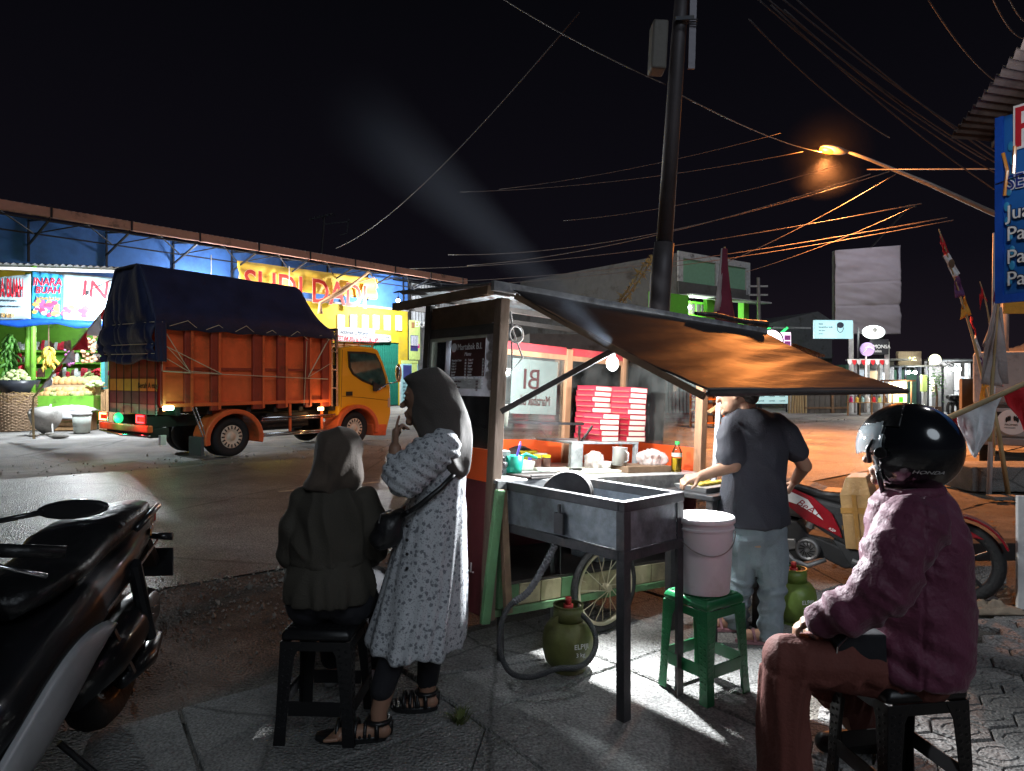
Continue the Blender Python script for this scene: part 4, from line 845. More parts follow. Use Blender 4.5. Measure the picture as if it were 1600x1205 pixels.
lo = MB(); lo.box(XB + .02, XB + .1, .06, W - .06, 1.0, 2.5); lo.box(XB + .1, tx(1215) + .1, .1, W - .2, .8, 1.8); lo.obj('headboard', m_chas, truck)
lo = MB(); x, z = cabpt(1465, 800); lo.box(x - .04, x + .03, -.012, .1, z - .1, z + .12); lo.obj('indicator_lamp', M('indicator_lens', (.7, .45, .3), .2, coat=1), truck, bevel=.015)
# ------------------------------------------------------------------ the food cart
CF = Frame(UV(2.05, 2.97), UA, 3.4)
def onz(F, px, py, z):
    a = F.I @ Vector((0, 0, EYE)); c = F.I @ P(px, py, 10); d = c - a; k = (z - a.z) / d.z; return a + d * k
CL, CW, CZ = 1.70, .74, .975
m_cw = M('cart_wood', (.42, .22, .12), .7, var=.35, scale=10, stretch=(1, 1, .2), dirt=.35, dirtcol=(.12, .08, .06)); m_cd = M('cart_dark', (.055, .048, .045), .65, var=.4, scale=8, dirt=.3)
m_maroon = M('cart_maroon', (.10, .018, .022), .55, dirt=.4, scale=4); m_crim = M('cart_red', (.50, .05, .06), .6, var=.25, dirt=.3, scale=5, dirtcol=(.3, .2, .15)); m_oband = M('cart_orange', (.80, .10, .02), .5, var=.12, scale=3, dirt=.15)
m_galv = M('galvanised', (.38, .39, .40), .45, .55, var=.3, scale=12, dirt=.45, dirtcol=(.09, .085, .08)); m_cg = M('cart_green', (.10, .22, .10), .7, dirt=.4, scale=6); m_cream = M('cart_cream', (.45, .40, .24), .7, dirt=.5, scale=6)
m_glass = glass('dusty_glass', fac=.90); m_clear = glass('clear_glass', fac=.985)
cart = thing('food_cart', 'wooden martabak food cart with glass sides and a tin roof', 'food cart', CF.M)
def part(fn, name, mat, parent=cart, **k): lo = MB(); fn(lo); return lo.obj(name, mat, parent, **k)
part(lambda l: l.box(-.03, .03, -.03, .03, .24, 1.93), 'corner_post', M('post_dark', (.13, .09, .065), .7, var=.4, scale=10, stretch=(1, 1, .2), dirt=.4), bevel=.004); part(lambda l: l.box(-.03, .03, CW - .03, CW + .03, .24, 1.95), 'corner_post', m_cd, bevel=.004)
part(lambda l: l.box(CL - .03, CL + .03, -.03, .03, CZ, 1.86), 'corner_post', m_cw, bevel=.004); part(lambda l: l.box(CL - .03, CL + .03, CW - .03, CW + .03, CZ, 1.93), 'corner_post', m_cw, bevel=.004)
part(lambda l: l.box(1.10, 1.155, CW - .03, CW + .02, CZ, 1.78), 'corner_post', m_cw, bevel=.004)
# counter and lower body
part(lambda l: l.box(-.02, CL + .06, -.05, CW + .06, CZ - .02, CZ), 'counter_top', M('counter_sheet', (.55, .56, .55), .4, .3, var=.2, scale=6, dirt=.3, dirtcol=(.25, .23, .2)), bevel=.004)
part(lambda l: (l.box(-.02, CL + .06, -.065, -.045, CZ - .11, CZ - .003), l.box(-.02, CL + .06, CW + .06, CW + .08, CZ - .11, CZ - .003)), 'counter_fascia', m_galv, bevel=.003)
part(lambda l: l.box(-.02, .0, .03, CW - .03, .25, CZ - .02), 'end_panel', m_maroon)
part(lambda l: l.box(0, CL, CW, CW + .02, .25, CZ - .02), 'street_panel', m_maroon); part(lambda l: l.box(CL, CL + .02, .03, CW - .03, .4, CZ - .02), 'end_panel', m_maroon)
part(lambda l: (l.box(.0, CL, 0, CW, .40, .42), l.box(.3, CL, .03, .05, .8, .86)), 'shelf_board', m_cd)
part(lambda l: l.box(0.03, CL, -.02, .0, .25, .29), 'bottom_rail', m_cg, bevel=.004)
for k in range(11):
    part(lambda l: l.box(.05 + .15 * k, .05 + .15 * k + .145, -.012, .0, .295, .405), 'bottom_board', m_cream if k % 3 else m_cg, bevel=.003)
part(lambda l: (l.box(.04, .08, -.04, .0, .3, .9)), 'door_stile', m_cg); 
part(lambda l: (l.bar((-.03, -.10, .93), (-.085, -.10, .26), .05, .03), ), 'prop_leg', m_cg, bevel=.004); part(lambda l: l.bar((.0, -.08, .93), (.045, -.12, .3), .04, .03), 'prop_leg', m_woodD, bevel=.003)
part(lambda l: l.bar((CL - .15, .05, CZ - .1), (CL - .15, .05, .02), .05), 'rear_leg', m_cd); part(lambda l: l.bar((CL - .15, CW - .05, CZ - .1), (CL - .15, CW - .05, .02), .05), 'rear_leg', m_cd)
text('Martabak B.I.', .075, m_wprint, cart, (-.026, .60, .46), (90, 0, -90), sx=1.25)
# left end: orange band, glass, menu, top panel
part(lambda l: (l.box(-.028, -.018, .03, CW - .03, CZ - .02, CZ + .15)), 'orange_band', m_oband); part(lambda l: l.box(-.006, 0, .03, CW - .03, CZ + .15, 1.745), 'end_glass', m_glass)
part(lambda l: (l.box(-.02, .02, .03, CW - .03, 1.745, 1.80),), 'top_rail', m_cd); part(lambda l: l.box(-.015, .01, .03, CW - .03, 1.80, 1.93), 'top_board', m_woodD)
part(lambda l: (l.box(-.015, .0, .03, .05, CZ + .15, 1.745), l.box(-.015, .0, CW - .05, CW - .03, CZ + .15, 1.745), l.box(-.016, .001, .05, CW - .05, 1.725, 1.745)), 'glass_frame', M('frame_pale', (.6, .62, .5), .6, dirt=.2))
# the menu on the glass
def paper(name, col, tr=.5, var=.1, scale=5):
    m = M(name, col, .5, var=var, scale=scale, bump=0); nt = m.node_tree; N = nt.nodes; L = nt.links; b = N['Principled BSDF']; o = [n for n in N if n.type == 'OUTPUT_MATERIAL'][0]
    t = N.new('ShaderNodeBsdfTranslucent'); x = N.new('ShaderNodeMixShader'); x.inputs[0].default_value = tr
    src = b.inputs['Base Color'].links[0].from_socket; L.new(src, t.inputs[0]); L.new(b.outputs[0], x.inputs[1]); L.new(t.outputs[0], x.inputs[2]); L.new(x.outputs[0], o.inputs[0]); return m
m_menu = paper('menu_brown', (.12, .045, .045), .5); m_menuG = paper('menu_grey', (.45, .44, .48), .6, .3, 9)
mn = bpy.data.objects.new('menu_board', None); COL.objects.link(mn); mn.parent = cart
y_a = CF.I @ P(690, 600, 3.9)
def endy(px, py):
    a = CF.I @ Vector((0, 0, EYE)); c = CF.I @ P(px, py, 10); d = c - a; k = (-.012 - a.x) / d.x; q = a + d * k; return q.y, q.z
ya, zt_ = endy(698, 528); yb, zb_ = endy(775, 620)
part(lambda l: l.box(-.014, -.008, yb, ya, zb_, zt_), 'menu_sheet', m_menuG, mn)
y1, z1 = endy(707, 532); y2, z2 = endy(757, 588)
part(lambda l: l.box(-.018, -.0145, y2, y1, z2, z1), 'menu_panel', m_menu, mn); W_ = y1 - y2
text('Martabak B.I.', .05, m_wprint, mn, (-.0195, y1 - .07, z1 - .06), (90, 0, -90), sx=.95, ext=.0005)
text('Menu', .03, m_wprint, mn, (-.0195, y1 - W_ * .42, z1 - .095), (90, 0, -90), ext=.0005, shear=.3)
part(lambda l: l.lathe([(0, 0), (.026, 0), (.026, .002), (0, .002)], 20, 0, Matrix.Translation((-.0185, y1 - .035, z1 - .045)) @ Matrix.Rotation(R(-90), 4, 'Y')), 'menu_logo', m_wprint, mn)
items = ['Martabak Telur', 'Telur 2', 'Telur 3', 'Telur 4', 'Spesial', 'Super', 'Daging', 'Ayam', 'Jumbo']
for k in range(9):
    for c_ in (0, 1):
        if k > 6 and c_ == 0 and k > 7: continue
        text(items[(k + c_ * 3) % 9], .017, m_wprint, mn, (-.0195, y1 - .015 - c_ * W_ * .5, z1 - .125 - .0165 * k), (90, 0, -90), ext=.0005); text('%d' % (15 + 5 * ((k * 3 + c_) % 6)), .017, m_wprint, mn, (-.0195, y1 - .015 - c_ * W_ * .5 - W_ * .40, z1 - .125 - .0165 * k), (90, 0, -90), ext=.0005)
y3, z3 = endy(706, 592); y4, z4 = endy(752, 608)
part(lambda l: l.box(-.018, -.0145, y4, y3, z4, z3), 'menu_strip', m_white, mn)
for k, w_ in enumerate(['Martabak Manis', 'Keju Susu', 'Coklat Kacang', 'Komplit']): text(w_, .016, m_menu, mn, (-.0195, y3 - .01, z3 - .02 - .016 * k), (90, 0, -90), ext=.0005); text('18K', .016, m_menu, mn, (-.0195, y4 + .05, z3 - .02 - .016 * k), (90, 0, -90), ext=.0005)
m_food = M('food_picture', (.28, .25, .25), .5, var=.6, scale=30)
for k in range(7):
    part(lambda l: l.add([(-.017 - .0005 * (k % 2), yb + .05 + .02 * (k % 2) + .036 * math.cos(a), zb_ + .06 + .052 * k + .028 * math.sin(a)) for a in [j * math.pi / 5 for j in range(10)]], [tuple(range(10))]), 'food_picture', m_food, mn)
# street side: red rail, glass, white sticker with mirrored words, orange band
part(lambda l: (l.box(0.03, 1.10, CW - .02, CW + .02, 1.735, 1.79), l.box(1.155, CL - .03, CW - .02, CW + .02, 1.735, 1.79)), 'street_rail', m_crim, bevel=.004)
part(lambda l: (l.box(0.03, 1.10, CW - .022, CW + .018, 1.70, 1.735), l.box(1.155, CL - .03, CW - .022, CW + .018, 1.70, 1.735)), 'inner_rail', m_cw)
part(lambda l: l.box(0.03, 1.10, CW - .002, CW + .002, CZ + .16, 1.70), 'street_glass', m_glass); part(lambda l: l.box(1.155, CL - .03, CW - .002, CW + .002, CZ + .16, 1.70), 'street_glass', m_glass)
part(lambda l: (l.box(0.03, 1.10, CW - .01, CW + .01, CZ, CZ + .16), l.box(1.155, CL - .03, CW - .01, CW + .01, CZ, CZ + .16)), 'street_band', m_oband)
part(lambda l: l.box(CL - .002, CL + .002, .03, CW - .03, CZ + .16, 1.76), 'end_glass', m_glass); part(lambda l: l.box(CL - .01, CL + .01, .03, CW - .03, CZ, CZ + .16), 'end_band', m_oband)
part(lambda l: l.box(CL - .02, CL + .02, .03, CW - .03, 1.76, 1.80), 'end_rail', m_cw)
xs0, zs0 = CF.xz(797, 646, CW - .01); xs1, zs1 = CF.xz(872, 566, CW - .01)
m_stick = M('frosted_sticker', (.25, .31, .29), .6, var=.2, scale=4, alpha=.5)
part(lambda l: l.box(xs0, xs1, CW - .010, CW - .006, zs0, zs1), 'glass_sticker', m_stick)
text('Martabak B.I.', .1, m_menu, cart, (xs1 - .06, CW - .012, zs0 + .06), (90, 0, 180), sx=(xs1 - xs0 - .1) / .58, ext=.0005); o = text('BI', .2, m_menu, cart, (xs0 + (xs1 - xs0) * .62, CW - .012, zs0 + .17), (90, 0, 180), ext=.0005); 
part(lambda l: (l.box(.12, CL * .52, .28, .60, 1.262, 1.27)), 'glass_shelf', m_clear); part(lambda l: (l.box(.12, CL * .52, .275, .28, 1.258, 1.274), l.bar((.86, .29, 1.255), (.86, .29, 1.13), .012), l.bar((.97, .29, 1.255), (.86, .29, 1.13), .012)), 'shelf_edge', m_chr)
# roof
m_tin = M('roof_tin', (.14, .145, .15), .5, .4, var=.4, scale=9, dirt=.4)
vs = []; xs = np.arange(-.14, 2.30, .035); lo = MB()
for i, x in enumerate(xs): h = .008 * (1 if i % 2 else -1); vs += [(x, -.06, 1.99 + h), (x, 1.0, 2.05 + h)]
lo.add(vs, [(2 * i, 2 * i + 2, 2 * i + 3, 2 * i + 1) for i in range(len(xs) - 1)]); lo.obj('roof_sheet', m_tin, cart, solid=.004)
part(lambda l: (l.box(-.14, -.10, -.06, 1.0, 1.93, 1.975)), 'roof_edge', m_woodD); part(lambda l: l.box(-.12, 2.3, -.09, -.062, 1.95, 2.0), 'roof_edge', m_galv)
for y in (-.03, .48, .97): part(lambda l: l.box(-.10, 2.28, y - .015, y + .015, 1.94, 1.97), 'roof_batten', m_cd)
part(lambda l: (l.tube([(1.5, -.075, 2.02), (1.7, -.08, 2.03), (2.0, -.07, 2.025), (2.28, -.09, 2.03)], [.012, .02, .018, .026], 8)), 'rolled_plastic', M('black_plastic', (.03, .03, .035), .3, bump=.8))
# awning
m_awn = M('awning_tarp', (.027, .023, .024), .46, var=.14, scale=2.2, bump=.22, bs=12, stretch=(.35, 1.0, 1), dirt=.2, dirtcol=(.05, .04, .04))
TL, TR, BL, BR = Vector((0.0, -.095, 1.965)), Vector((2.28, -.095, 1.965)), Vector((.36, -1.07, 1.475)), Vector((2.22, -1.07, 1.575))
def awn(a, c):
    p = TL.lerp(TR, a).lerp(BL.lerp(BR, a), c); s_ = math.sin(math.pi * c)
    d = -.03 * s_ + .010 * s_ * nz(a * 3 + c * 3, c * 2 - a * 3, 1) + .0045 * nz(a * 5 + c * 20, c * 3 + a * 2) + .003 * math.sin((a * 1.2 + c * 2.0) * 16) * s_
    return p + Vector((0, 0, d))
lo = MB(); lo.sheet(awn, 70, 40); lo.obj('awning', m_awn, cart, smooth=True, solid=.004)
part(lambda l: l.tube([BL + Vector((-.01, -.01, -.015)), BR + Vector((.01, -.01, -.015))], .016, 10), 'awning_bar', m_cd, smooth=True)
part(lambda l: l.bar(TL + Vector((.02, 0, -.03)), BL + Vector((0, .02, -.03)), .03), 'awning_side', m_woodD)
part(lambda l: l.bar((-.01, -.05, 1.33), Vector((.50, -.47, 1.735)), .034, .03), 'strut', m_cd, bevel=.003)
part(lambda l: l.bar((1.70, -.06, 1.38), (1.83, -.15, 1.50), .045, .02), 'bracket', m_wood, bevel=.003)
q = CF.I @ P(1124, 640, 4.52); part(lambda l: l.tube([(q.x - .06, q.y, .03), (q.x, q.y, 1.66)], .017, 10), 'awning_pole', M('pale_pipe', (.62, .64, .68), .4, var=.1), smooth=True)
part(lambda l: l.tube([Vector((.02, -.05, 1.86)), Vector((.03, -.07, 1.75)), Vector((.10, -.07, 1.62)), Vector((.04, -.06, 1.55)), Vector((.03, -.06, 1.7))], .005, 6), 'cable', m_white)
part(lambda l: l.tube([(.045 * math.cos(a) + .05, -.07, 1.74 + .045 * math.sin(a)) for a in [k * math.pi / 6 for k in range(12)]], .006, 6, closed=True), 'cable_loop', m_white)
part(lambda l: l.tube([(1.1 + .4 * t, -.25 - .05 * t, 1.66 + .06 * math.sin(3 * t)) for t in np.linspace(0, 1.3, 8)], .006, 5), 'wire', m_black)
# wheel
wr = bpy.data.objects.new('wheel', None); COL.objects.link(wr); wr.parent = cart
hub = CF.I @ Vector((.547, 4.10, .266)); wr.location = hub; wr.rotation_euler = (R(90), 0, 0); m_spoke = M('spoke', (.55, .5, .36), .5, .5)
part(lambda l: l.lathe([(.243 + .022 * math.cos(a), .02 * math.sin(a)) for a in [k * math.pi / 5 for k in range(11)]], 48), 'tyre', m_tyre, wr, smooth=True)
part(lambda l: l.lathe([(.222, -.016), (.205, -.014), (.203, .014), (.222, .016)], 48), 'rim', m_spoke, wr, smooth=True)
part(lambda l: l.cyl((0, 0, -.045), (0, 0, .045), .022, 14), 'hub', m_spoke, wr)
for k in range(20): a = 2 * math.pi * k / 20; part(lambda l: l.bar((.02 * math.cos(a + .8), .02 * math.sin(a + .8), .03 * (-1) ** k), (.205 * math.cos(a), .205 * math.sin(a), 0), .0045), 'spoke', m_spoke, wr)
part(lambda l: (l.bar((hub.x, hub.y, hub.z), (hub.x, CW - .1, hub.z), .035), l.bar((hub.x - .02, hub.y + .07, hub.z), (hub.x - .02, .05, .42), .03)), 'axle', m_cd)
# bulbs
def world(F, x, y, z): return F.w(x, y, z)
pb1 = P(957, 568, 4.0); bl = thing('hanging_bulb', 'glaring white bulb over the red box stacks in the cart', 'bulb', at(pb1))
part(lambda l: l.ell((0, 0, 0), (.034, .034, .042), 14, 10), 'glass_bulb', light_mat('bulb_white', (1, .97, .9), 60), bl, smooth=True); part(lambda l: (l.cyl((0, 0, .035), (0, 0, .075), .018, 12), l.cyl((0, 0, .07), (0, 0, .12), .004, 6)), 'socket', m_white, bl)
lamp('cart_bulb_light', pb1 - Vector((0, .0, .06)), 30, (1, .96, .9), .03)
lamp('cart_bulb_forward', pb1 - Vector((.0, .02, .06)), 330, (.93, .97, 1), .03, 110, (.30, 2.1, 0), .6)
pb2 = CF.w(1.28, -.16, 1.655); bl = thing('strip_light', 'small white led light under the awning edge', 'lamp', at(pb2, UA)); part(lambda l: l.box(-.025, .025, -.012, .012, -.008, .008), 'light_strip', light_mat('led', (.9, .95, 1), 25), bl, bevel=.003); part(lambda l: l.box(-.03, .03, -.014, .014, .009, .02), 'holder', m_white, bl)
lamp('strip_light_glow', pb2 - Vector((0, .02, .03)), 14, (.9, .95, 1), .02)
pb3 = CF.w(.10, .40, 1.69); bl = thing('hanging_bulb', 'second white bulb inside the cart near the menu glass', 'bulb', at(pb3)); part(lambda l: l.ell((0, 0, 0), (.03, .03, .038), 12, 8), 'glass_bulb', light_mat('bulb_white', (1, .97, .9), 60), bl, smooth=True); part(lambda l: l.cyl((0, 0, .03), (0, 0, .2), .012, 8), 'socket', m_white, bl)
lamp('cart_left_light', pb3 - Vector((0, 0, .05)), 75, (.85, .95, 1), .03)

# things standing in the cart
def cartthing(name, label, cat, x, y, z=CZ, rz=0, group=None): return thing(name, label, cat, CF.M @ Matrix.Translation((x, y, z)) @ Matrix.Rotation(R(rz), 4, 'Z'), group)
m_marb = M('marble_grey', (.32, .36, .38), .4, var=.5, scale=14)
bx, by = onz(CF, 945, 690, 1.15)[:2]
xl, zl = CF.xz(888, 672, .30)[0], 1.155; xr2 = CF.xz(992, 674, .30)[0]
sh = cartthing('box_shelf', 'grey marbled shelf carrying the red box stacks', 'shelf', 0, 0, 0); part(lambda l: l.box(xl, xr2, .26, .62, 1.14, 1.155), 'shelf_top', m_marb, sh, bevel=.003); part(lambda l: l.box(xl, xl + .10, .262, .29, CZ, 1.14), 'shelf_side', m_marb, sh, bevel=.003); part(lambda l: l.box(xr2 - .03, xr2, .262, .29, CZ, 1.14), 'shelf_side', m_marb, sh, bevel=.003)
m_box = M('box_red', (.42, .022, .045), .4, var=.2, coat=.2); m_boxw = M('box_label', (.48, .47, .40), .4, var=.08); m_tape = M('box_print', (.3, .2, .12), .5)
boxmesh = []
def pbox(x, y, z, label, rz=0):
    root = cartthing('food_box', label, 'box', x + rd.uniform(-.005, .005), y + rd.uniform(-.005, .005), z, rz + rd.uniform(-6, 6), 'stacked red martabak boxes')
    if not boxmesh:
        lo = MB(); w, d, h = .085, .085, .0345; lo.loft([[(-w, -d, 0), (w, -d, 0), (w, d, 0), (-w, d, 0)], [(-w, -d, h * .75), (w, -d, h * .75), (w, d, h * .75), (-w, d, h * .75)], [(-w - .003, -d - .003, h), (w + .003, -d - .003, h), (w + .003, d + .003, h), (-w - .003, d + .003, h)]]); a = lo.obj('carton', m_box, root)
        lo = MB(); lo.box(-w + .006, w - .006, -d - .0025, -d - .0005, .003, h * .85); b_ = lo.obj('label_strip', m_boxw, root)
        lo = MB(); lo.box(-w - .0008, -w - .0002, -d + .01, d - .01, .004, .008); c_ = lo.obj('side_print', m_tape, root)
        boxmesh.extend([a.data, b_.data, c_.data])
    else:
        for nm, me in zip(('carton', 'label_strip', 'side_print'), boxmesh): o = bpy.data.objects.new(nm, me); COL.objects.link(o); o.parent = root
ord_ = ['bottom', 'second', 'third', 'fourth', 'fifth', 'sixth', 'seventh', 'eighth', 'ninth', 'tenth', 'eleventh']
xa1 = CF.xz(938, 672, .36)[0]; xa2 = CF.xz(978, 672, .36)[0]; xa3 = CF.xz(930, 640, .52)[0]
for k in range(5): pbox(xa1, .36, 1.156 + .037 * k, 'red box %s from the bottom in the short front left stack' % ord_[k] if k else 'bottom red box of the short front left stack')
for k in range(10): pbox(xa2 + .015, .36, 1.156 + .037 * k, 'red box %s from the bottom in the tall front right stack' % ord_[k] if k else 'bottom red box of the tall front right stack')
for k in range(10): pbox(xa3, .54, 1.156 + .037 * k, 'red box %s from the bottom in the rear stack by the glass' % ord_[k] if k else 'bottom red box of the rear stack by the glass')
# counter goods, left to right
m_teal = M('plastic_teal', (.02, .42, .30), .35, bump=.03, var=.08); m_yp = M('plastic_yellow', (.85, .66, .03), .4, var=.05); m_pinkb = M('plastic_pink', (.8, .05, .3), .35, var=.05); m_redp = M('plastic_red', (.6, .03, .04), .35, var=.1); m_lav = M('plastic_purple', (.12, .08, .5), .35); m_steelm = M('steel_mug', (.62, .62, .62), .38, .7, bump=.02, var=.05); m_oil = M('cooking_oil', (.75, .45, .02), .1, bump=0, var=.05); m_gcap = M('cap_green', (.02, .45, .08), .4)
q = onz(CF, 797, 742, CZ + .0); r_ = cartthing('measuring_jug', 'teal plastic dipper with a long handle at the cart corner', 'dipper', q.x + .02, q.y, CZ)
part(lambda l: l.lathe([(0, .03), (.045, .03), (.055, .10), (.058, .10), (.05, .028), (.048, .0), (0, 0)], 20), 'cup', m_teal, r_, smooth=True); part(lambda l: l.tube([(.05, 0, .09), (.09, 0, .105), (.16, -.01, .085)], [.012, .012, .009], 8), 'handle', m_teal, r_, smooth=True)
q = onz(CF, 797, 742, CZ); r_ = cartthing('ladle', 'purple ladle handle standing in the teal dipper', 'ladle', q.x + .02, q.y, CZ + .035); part(lambda l: l.tube([(0, 0, 0), (.04, 0, .13), (.05, .01, .15)], [.006, .007, .004], 7), 'handle', m_lav, r_)
r_ = cartthing('round_plate', 'flat black plate lying under the teal dipper', 'plate', q.x + .06, q.y - .02, CZ - .0 + .001); part(lambda l: l.lathe([(0, 0), (.075, 0), (.08, .004), (0, .006)], 24), 'plate', m_black, r_)
bpy.data.objects['measuring_jug'].matrix_world = bpy.data.objects['measuring_jug'].matrix_world @ Matrix.Translation((0, 0, .008)); 
for (px, py, name, label, cat, dat) in [
    (823, 706, 'yellow_tub', 'yellow margarine tub with blue mark behind the jars', 'tub', ('lathe', [(0, 0), (.06, 0), (.068, .09), (.072, .09), (.072, .1), (0, .1)], m_yp)),
    (845, 700, 'clear_tub', 'round clear plastic tub with white lid beside the yellow tub', 'tub', ('lathe', [(0, 0), (.035, 0), (.04, .075), (.043, .075), (.043, .09), (0, .09)], m_boxw)),
    (838, 722, 'spice_jar', 'left brown spice jar at the front of the counter', 'jar', ('lathe', [(0, 0), (.028, 0), (.03, .01), (.03, .065), (.024, .075), (.026, .075), (.026, .088), (0, .088)], m_pack)),
    (853, 721, 'spice_jar', 'right brown spice jar next to its twin on the counter', 'jar', ('lathe', [(0, 0), (.028, 0), (.03, .01), (.03, .065), (.024, .075), (.026, .075), (.026, .088), (0, .088)], m_pack)),
    (945, 722, 'small_white_pot', 'small white pot left of the steel mug', 'pot', ('lathe', [(0, 0), (.035, 0), (.045, .06), (.042, .06), (.032, .005), (0, .005)], m_white)),
    (813, 690, 'dark_pot', 'dark lidded pot beneath the glass shelf', 'pot', ('lathe', [(0, 0), (.07, 0), (.072, .1), (.075, .105), (.03, .125), (0, .13)], m_cd)),
    (700, 702, 'tall_clear_tub', 'tall clear tub with cloudy lid behind the menu glass', 'tub', None)]:
    yy_ = {'yellow_tub': .58, 'clear_tub': .48, 'spice_jar': .36, 'small_white_pot': .2, 'dark_pot': .62}.get(name, .5); q = Vector((CF.xz(px, py, yy_)[0], yy_, 0))
    if dat is None: continue
    r_ = cartthing(name, label, cat, q.x, q.y); part(lambda l: l.lathe(dat[1], 22), 'vessel', dat[2], r_, smooth=True)
    if name == 'yellow_tub': part(lambda l: l.lathe([(.0695, .03), (.0725, .06)], 8, 0, None, R(-120), R(-60)), 'blue_mark', m_lav, r_); part(lambda l: l.lathe([(.0, .1), (.05, .1), (.05, .104), (0, .104)], 20), 'tub_lid', m_yp, r_)
    if name == 'spice_jar': part(lambda l: l.lathe([(0, .075), (.028, .075), (.028, .09), (0, .092)], 16), 'jar_lid', m_yp, r_)
    if name == 'clear_tub': part(lambda l: l.lathe([(.041, .03), (.0425, .05)], 20), 'tub_label', m_redp, r_)
q = Vector((CF.xz(812, 722, .34)[0], .34, 0)); r_ = cartthing('white_container', 'square milky food container at the left of the counter', 'container', q.x, q.y); part(lambda l: l.loft([[(-.07, -.05, 0), (.07, -.05, 0), (.07, .05, 0), (-.07, .05, 0)], [(-.08, -.06, .06), (.08, -.06, .06), (.08, .06, .06), (-.08, .06, .06)]]), 'container_body', M('milky_plastic', (.5, .55, .5), .4, var=.25, scale=3), r_, bevel=.01)
# behind the menu glass: two red boxes, black bags, clear tubs, pink scoop
q = Vector((.14, .42, CZ)); m_bagb = M('bag_black', (.02, .02, .025), .25, bump=1, scale=8)
for k in range(2): r_ = cartthing('food_box', ['lower', 'upper'][k] + ' red box seen through the end glass of the cart', 'box', .10, .45, CZ + .14 + .05 * k, 8 * k, 'red boxes at the cart end'); part(lambda l: l.box(-.07, .07, -.09, .09, 0, .045), 'carton', m_redp, r_, bevel=.004)
r_ = cartthing('storage_box', 'grey storage box holding things behind the end glass', 'box', .12, .34, CZ); part(lambda l: l.box(-.09, .09, -.2, .22, 0, .135), 'crate_body', m_marb, r_, bevel=.006)
r_ = cartthing('black_bag', 'crumpled black bag behind the end glass', 'bag', .12, .12, CZ); lo = MB(); lo.ell((0, 0, .06), (.04, .05, .06), 16, 10); lo.blob('bag_body', m_bagb, r_, .012, 2, lambda p, n: .02 * nz(p.x, p.y, p.z, 22))
for k, (yy, zz) in enumerate(((.26, .14), (.20, .27))):
    r_ = cartthing('clear_jar', ['lower', 'upper'][k] + ' clear food jar beneath the menu sheet', 'jar', .13, yy + .04 - .08 * k, CZ + zz + .0); part(lambda l: l.lathe([(0, 0), (.05, 0), (.055, .1), (.055, .11), (0, .11)], 20), 'jar_body', M('milky_plastic', (.5, .55, .5), .4), r_, smooth=True); part(lambda l: l.lathe([(0, .111), (.058, .111), (.058, .125), (0, .125)], 20), 'jar_lid', m_white, r_, smooth=True)
r_ = cartthing('pink_scoop', 'bright pink scoop by the orange band at the cart end', 'scoop', .03, .22, CZ + .15); part(lambda l: (l.ell((0, 0, .02), (.022, .04, .02), 12, 8), l.tube([(0, -.03, .03), (0, -.06, .07), (0, -.05, .09)], .007, 6)), 'scoop_body', m_pinkb, r_, smooth=True)
# dough boards, knife, mug, block, bag, bottle
a1 = Vector((CF.xz(905, 728, .19)[0], 0, 0)); r_ = cartthing('dough_board', 'pale marble kneading board on the counter', 'board', a1.x, .19); part(lambda l: l.box(-.26, .24, -.13, .13, 0, .018), 'board_slab', M('dough_board', (.62, .64, .55), .4, var=.15), r_, bevel=.004)
a1 = Vector((CF.xz(838, 742, .05)[0], 0, 0)); r_ = cartthing('dark_tray', 'dark oily tray at the counter front', 'tray', a1.x + .03, .05, CZ, 4); part(lambda l: (l.box(-.17, .2, -.11, .1, .0, .012), l.box(-.17, .2, -.11, -.10, .012, .022)), 'tray_plate', m_cd, r_, bevel=.003)
r_ = cartthing('knife', 'kitchen knife with dark handle on the kneading board', 'knife', CF.xz(885, 730, .09)[0], .09, CZ + .02, 6); part(lambda l: l.box(-.10, .03, -.012, .012, 0, .002), 'blade', m_chr, r_); part(lambda l: l.box(.03, .13, -.01, .01, -.001, .014), 'handle', m_black, r_, bevel=.003)
a1 = Vector((CF.xz(1000, 728, .12)[0], 0, 0)); r_ = cartthing('wooden_block', 'dark wooden chopping block under the mug and bag', 'block', a1.x, .12); part(lambda l: l.box(-.20, .21, -.085, .10, 0, .042), 'block_body', m_woodD, r_, bevel=.004)
r_ = cartthing('steel_mug', 'shiny steel mug standing on the dark block', 'mug', CF.xz(968, 718, .13)[0], .13, CZ + .043); part(lambda l: l.lathe([(0, 0), (.047, 0), (.047, .11), (.05, .113), (.044, .112), (.044, .004), (0, .004)], 28), 'mug_body', m_steelm, r_, smooth=True); part(lambda l: l.tube([(.0, -.048, .02), (.0, -.075, .035), (0, -.075, .08), (0, -.048, .095)], .005, 6), 'handle', m_steelm, r_, smooth=True)
def bag(name, label, x, y, z, r, mat, seed, top=True):
    r_ = cartthing(name, label, 'bag', x, y, z); lo = MB(); lo.ell((0, 0, r[2] * .75), r, 18, 12)
    if top: lo.tube([(0, 0, r[2]), (.01, 0, r[2] * 1.8), (-.02, 0, r[2] * 2.4)], [r[0] * .45, .015, .04], 10)
    lo.blob('bag_film', mat, r_, .008, 1, lambda p, n: .030 * nz(p.x + seed, p.y, p.z, 14) + .022 * (1 - 3 * abs(nz(p.x * 26 + seed, p.y * 26, p.z * 12)))); return r_
m_film = M('bag_film', (.66, .60, .58), .18, var=.15, scale=14, bump=.5, alpha=.55)
bag('plastic_bag', 'crumpled clear plastic bag on the dark block', CF.xz(1018, 715, .13)[0], .13, CZ + .043, (.10, .06, .05), m_film, 1, False)
bag('plastic_bag', 'knotted clear bag of greens under the marbled shelf', CF.xz(928, 715, .22)[0], .22, CZ, (.055, .045, .06), m_film, 4, False)
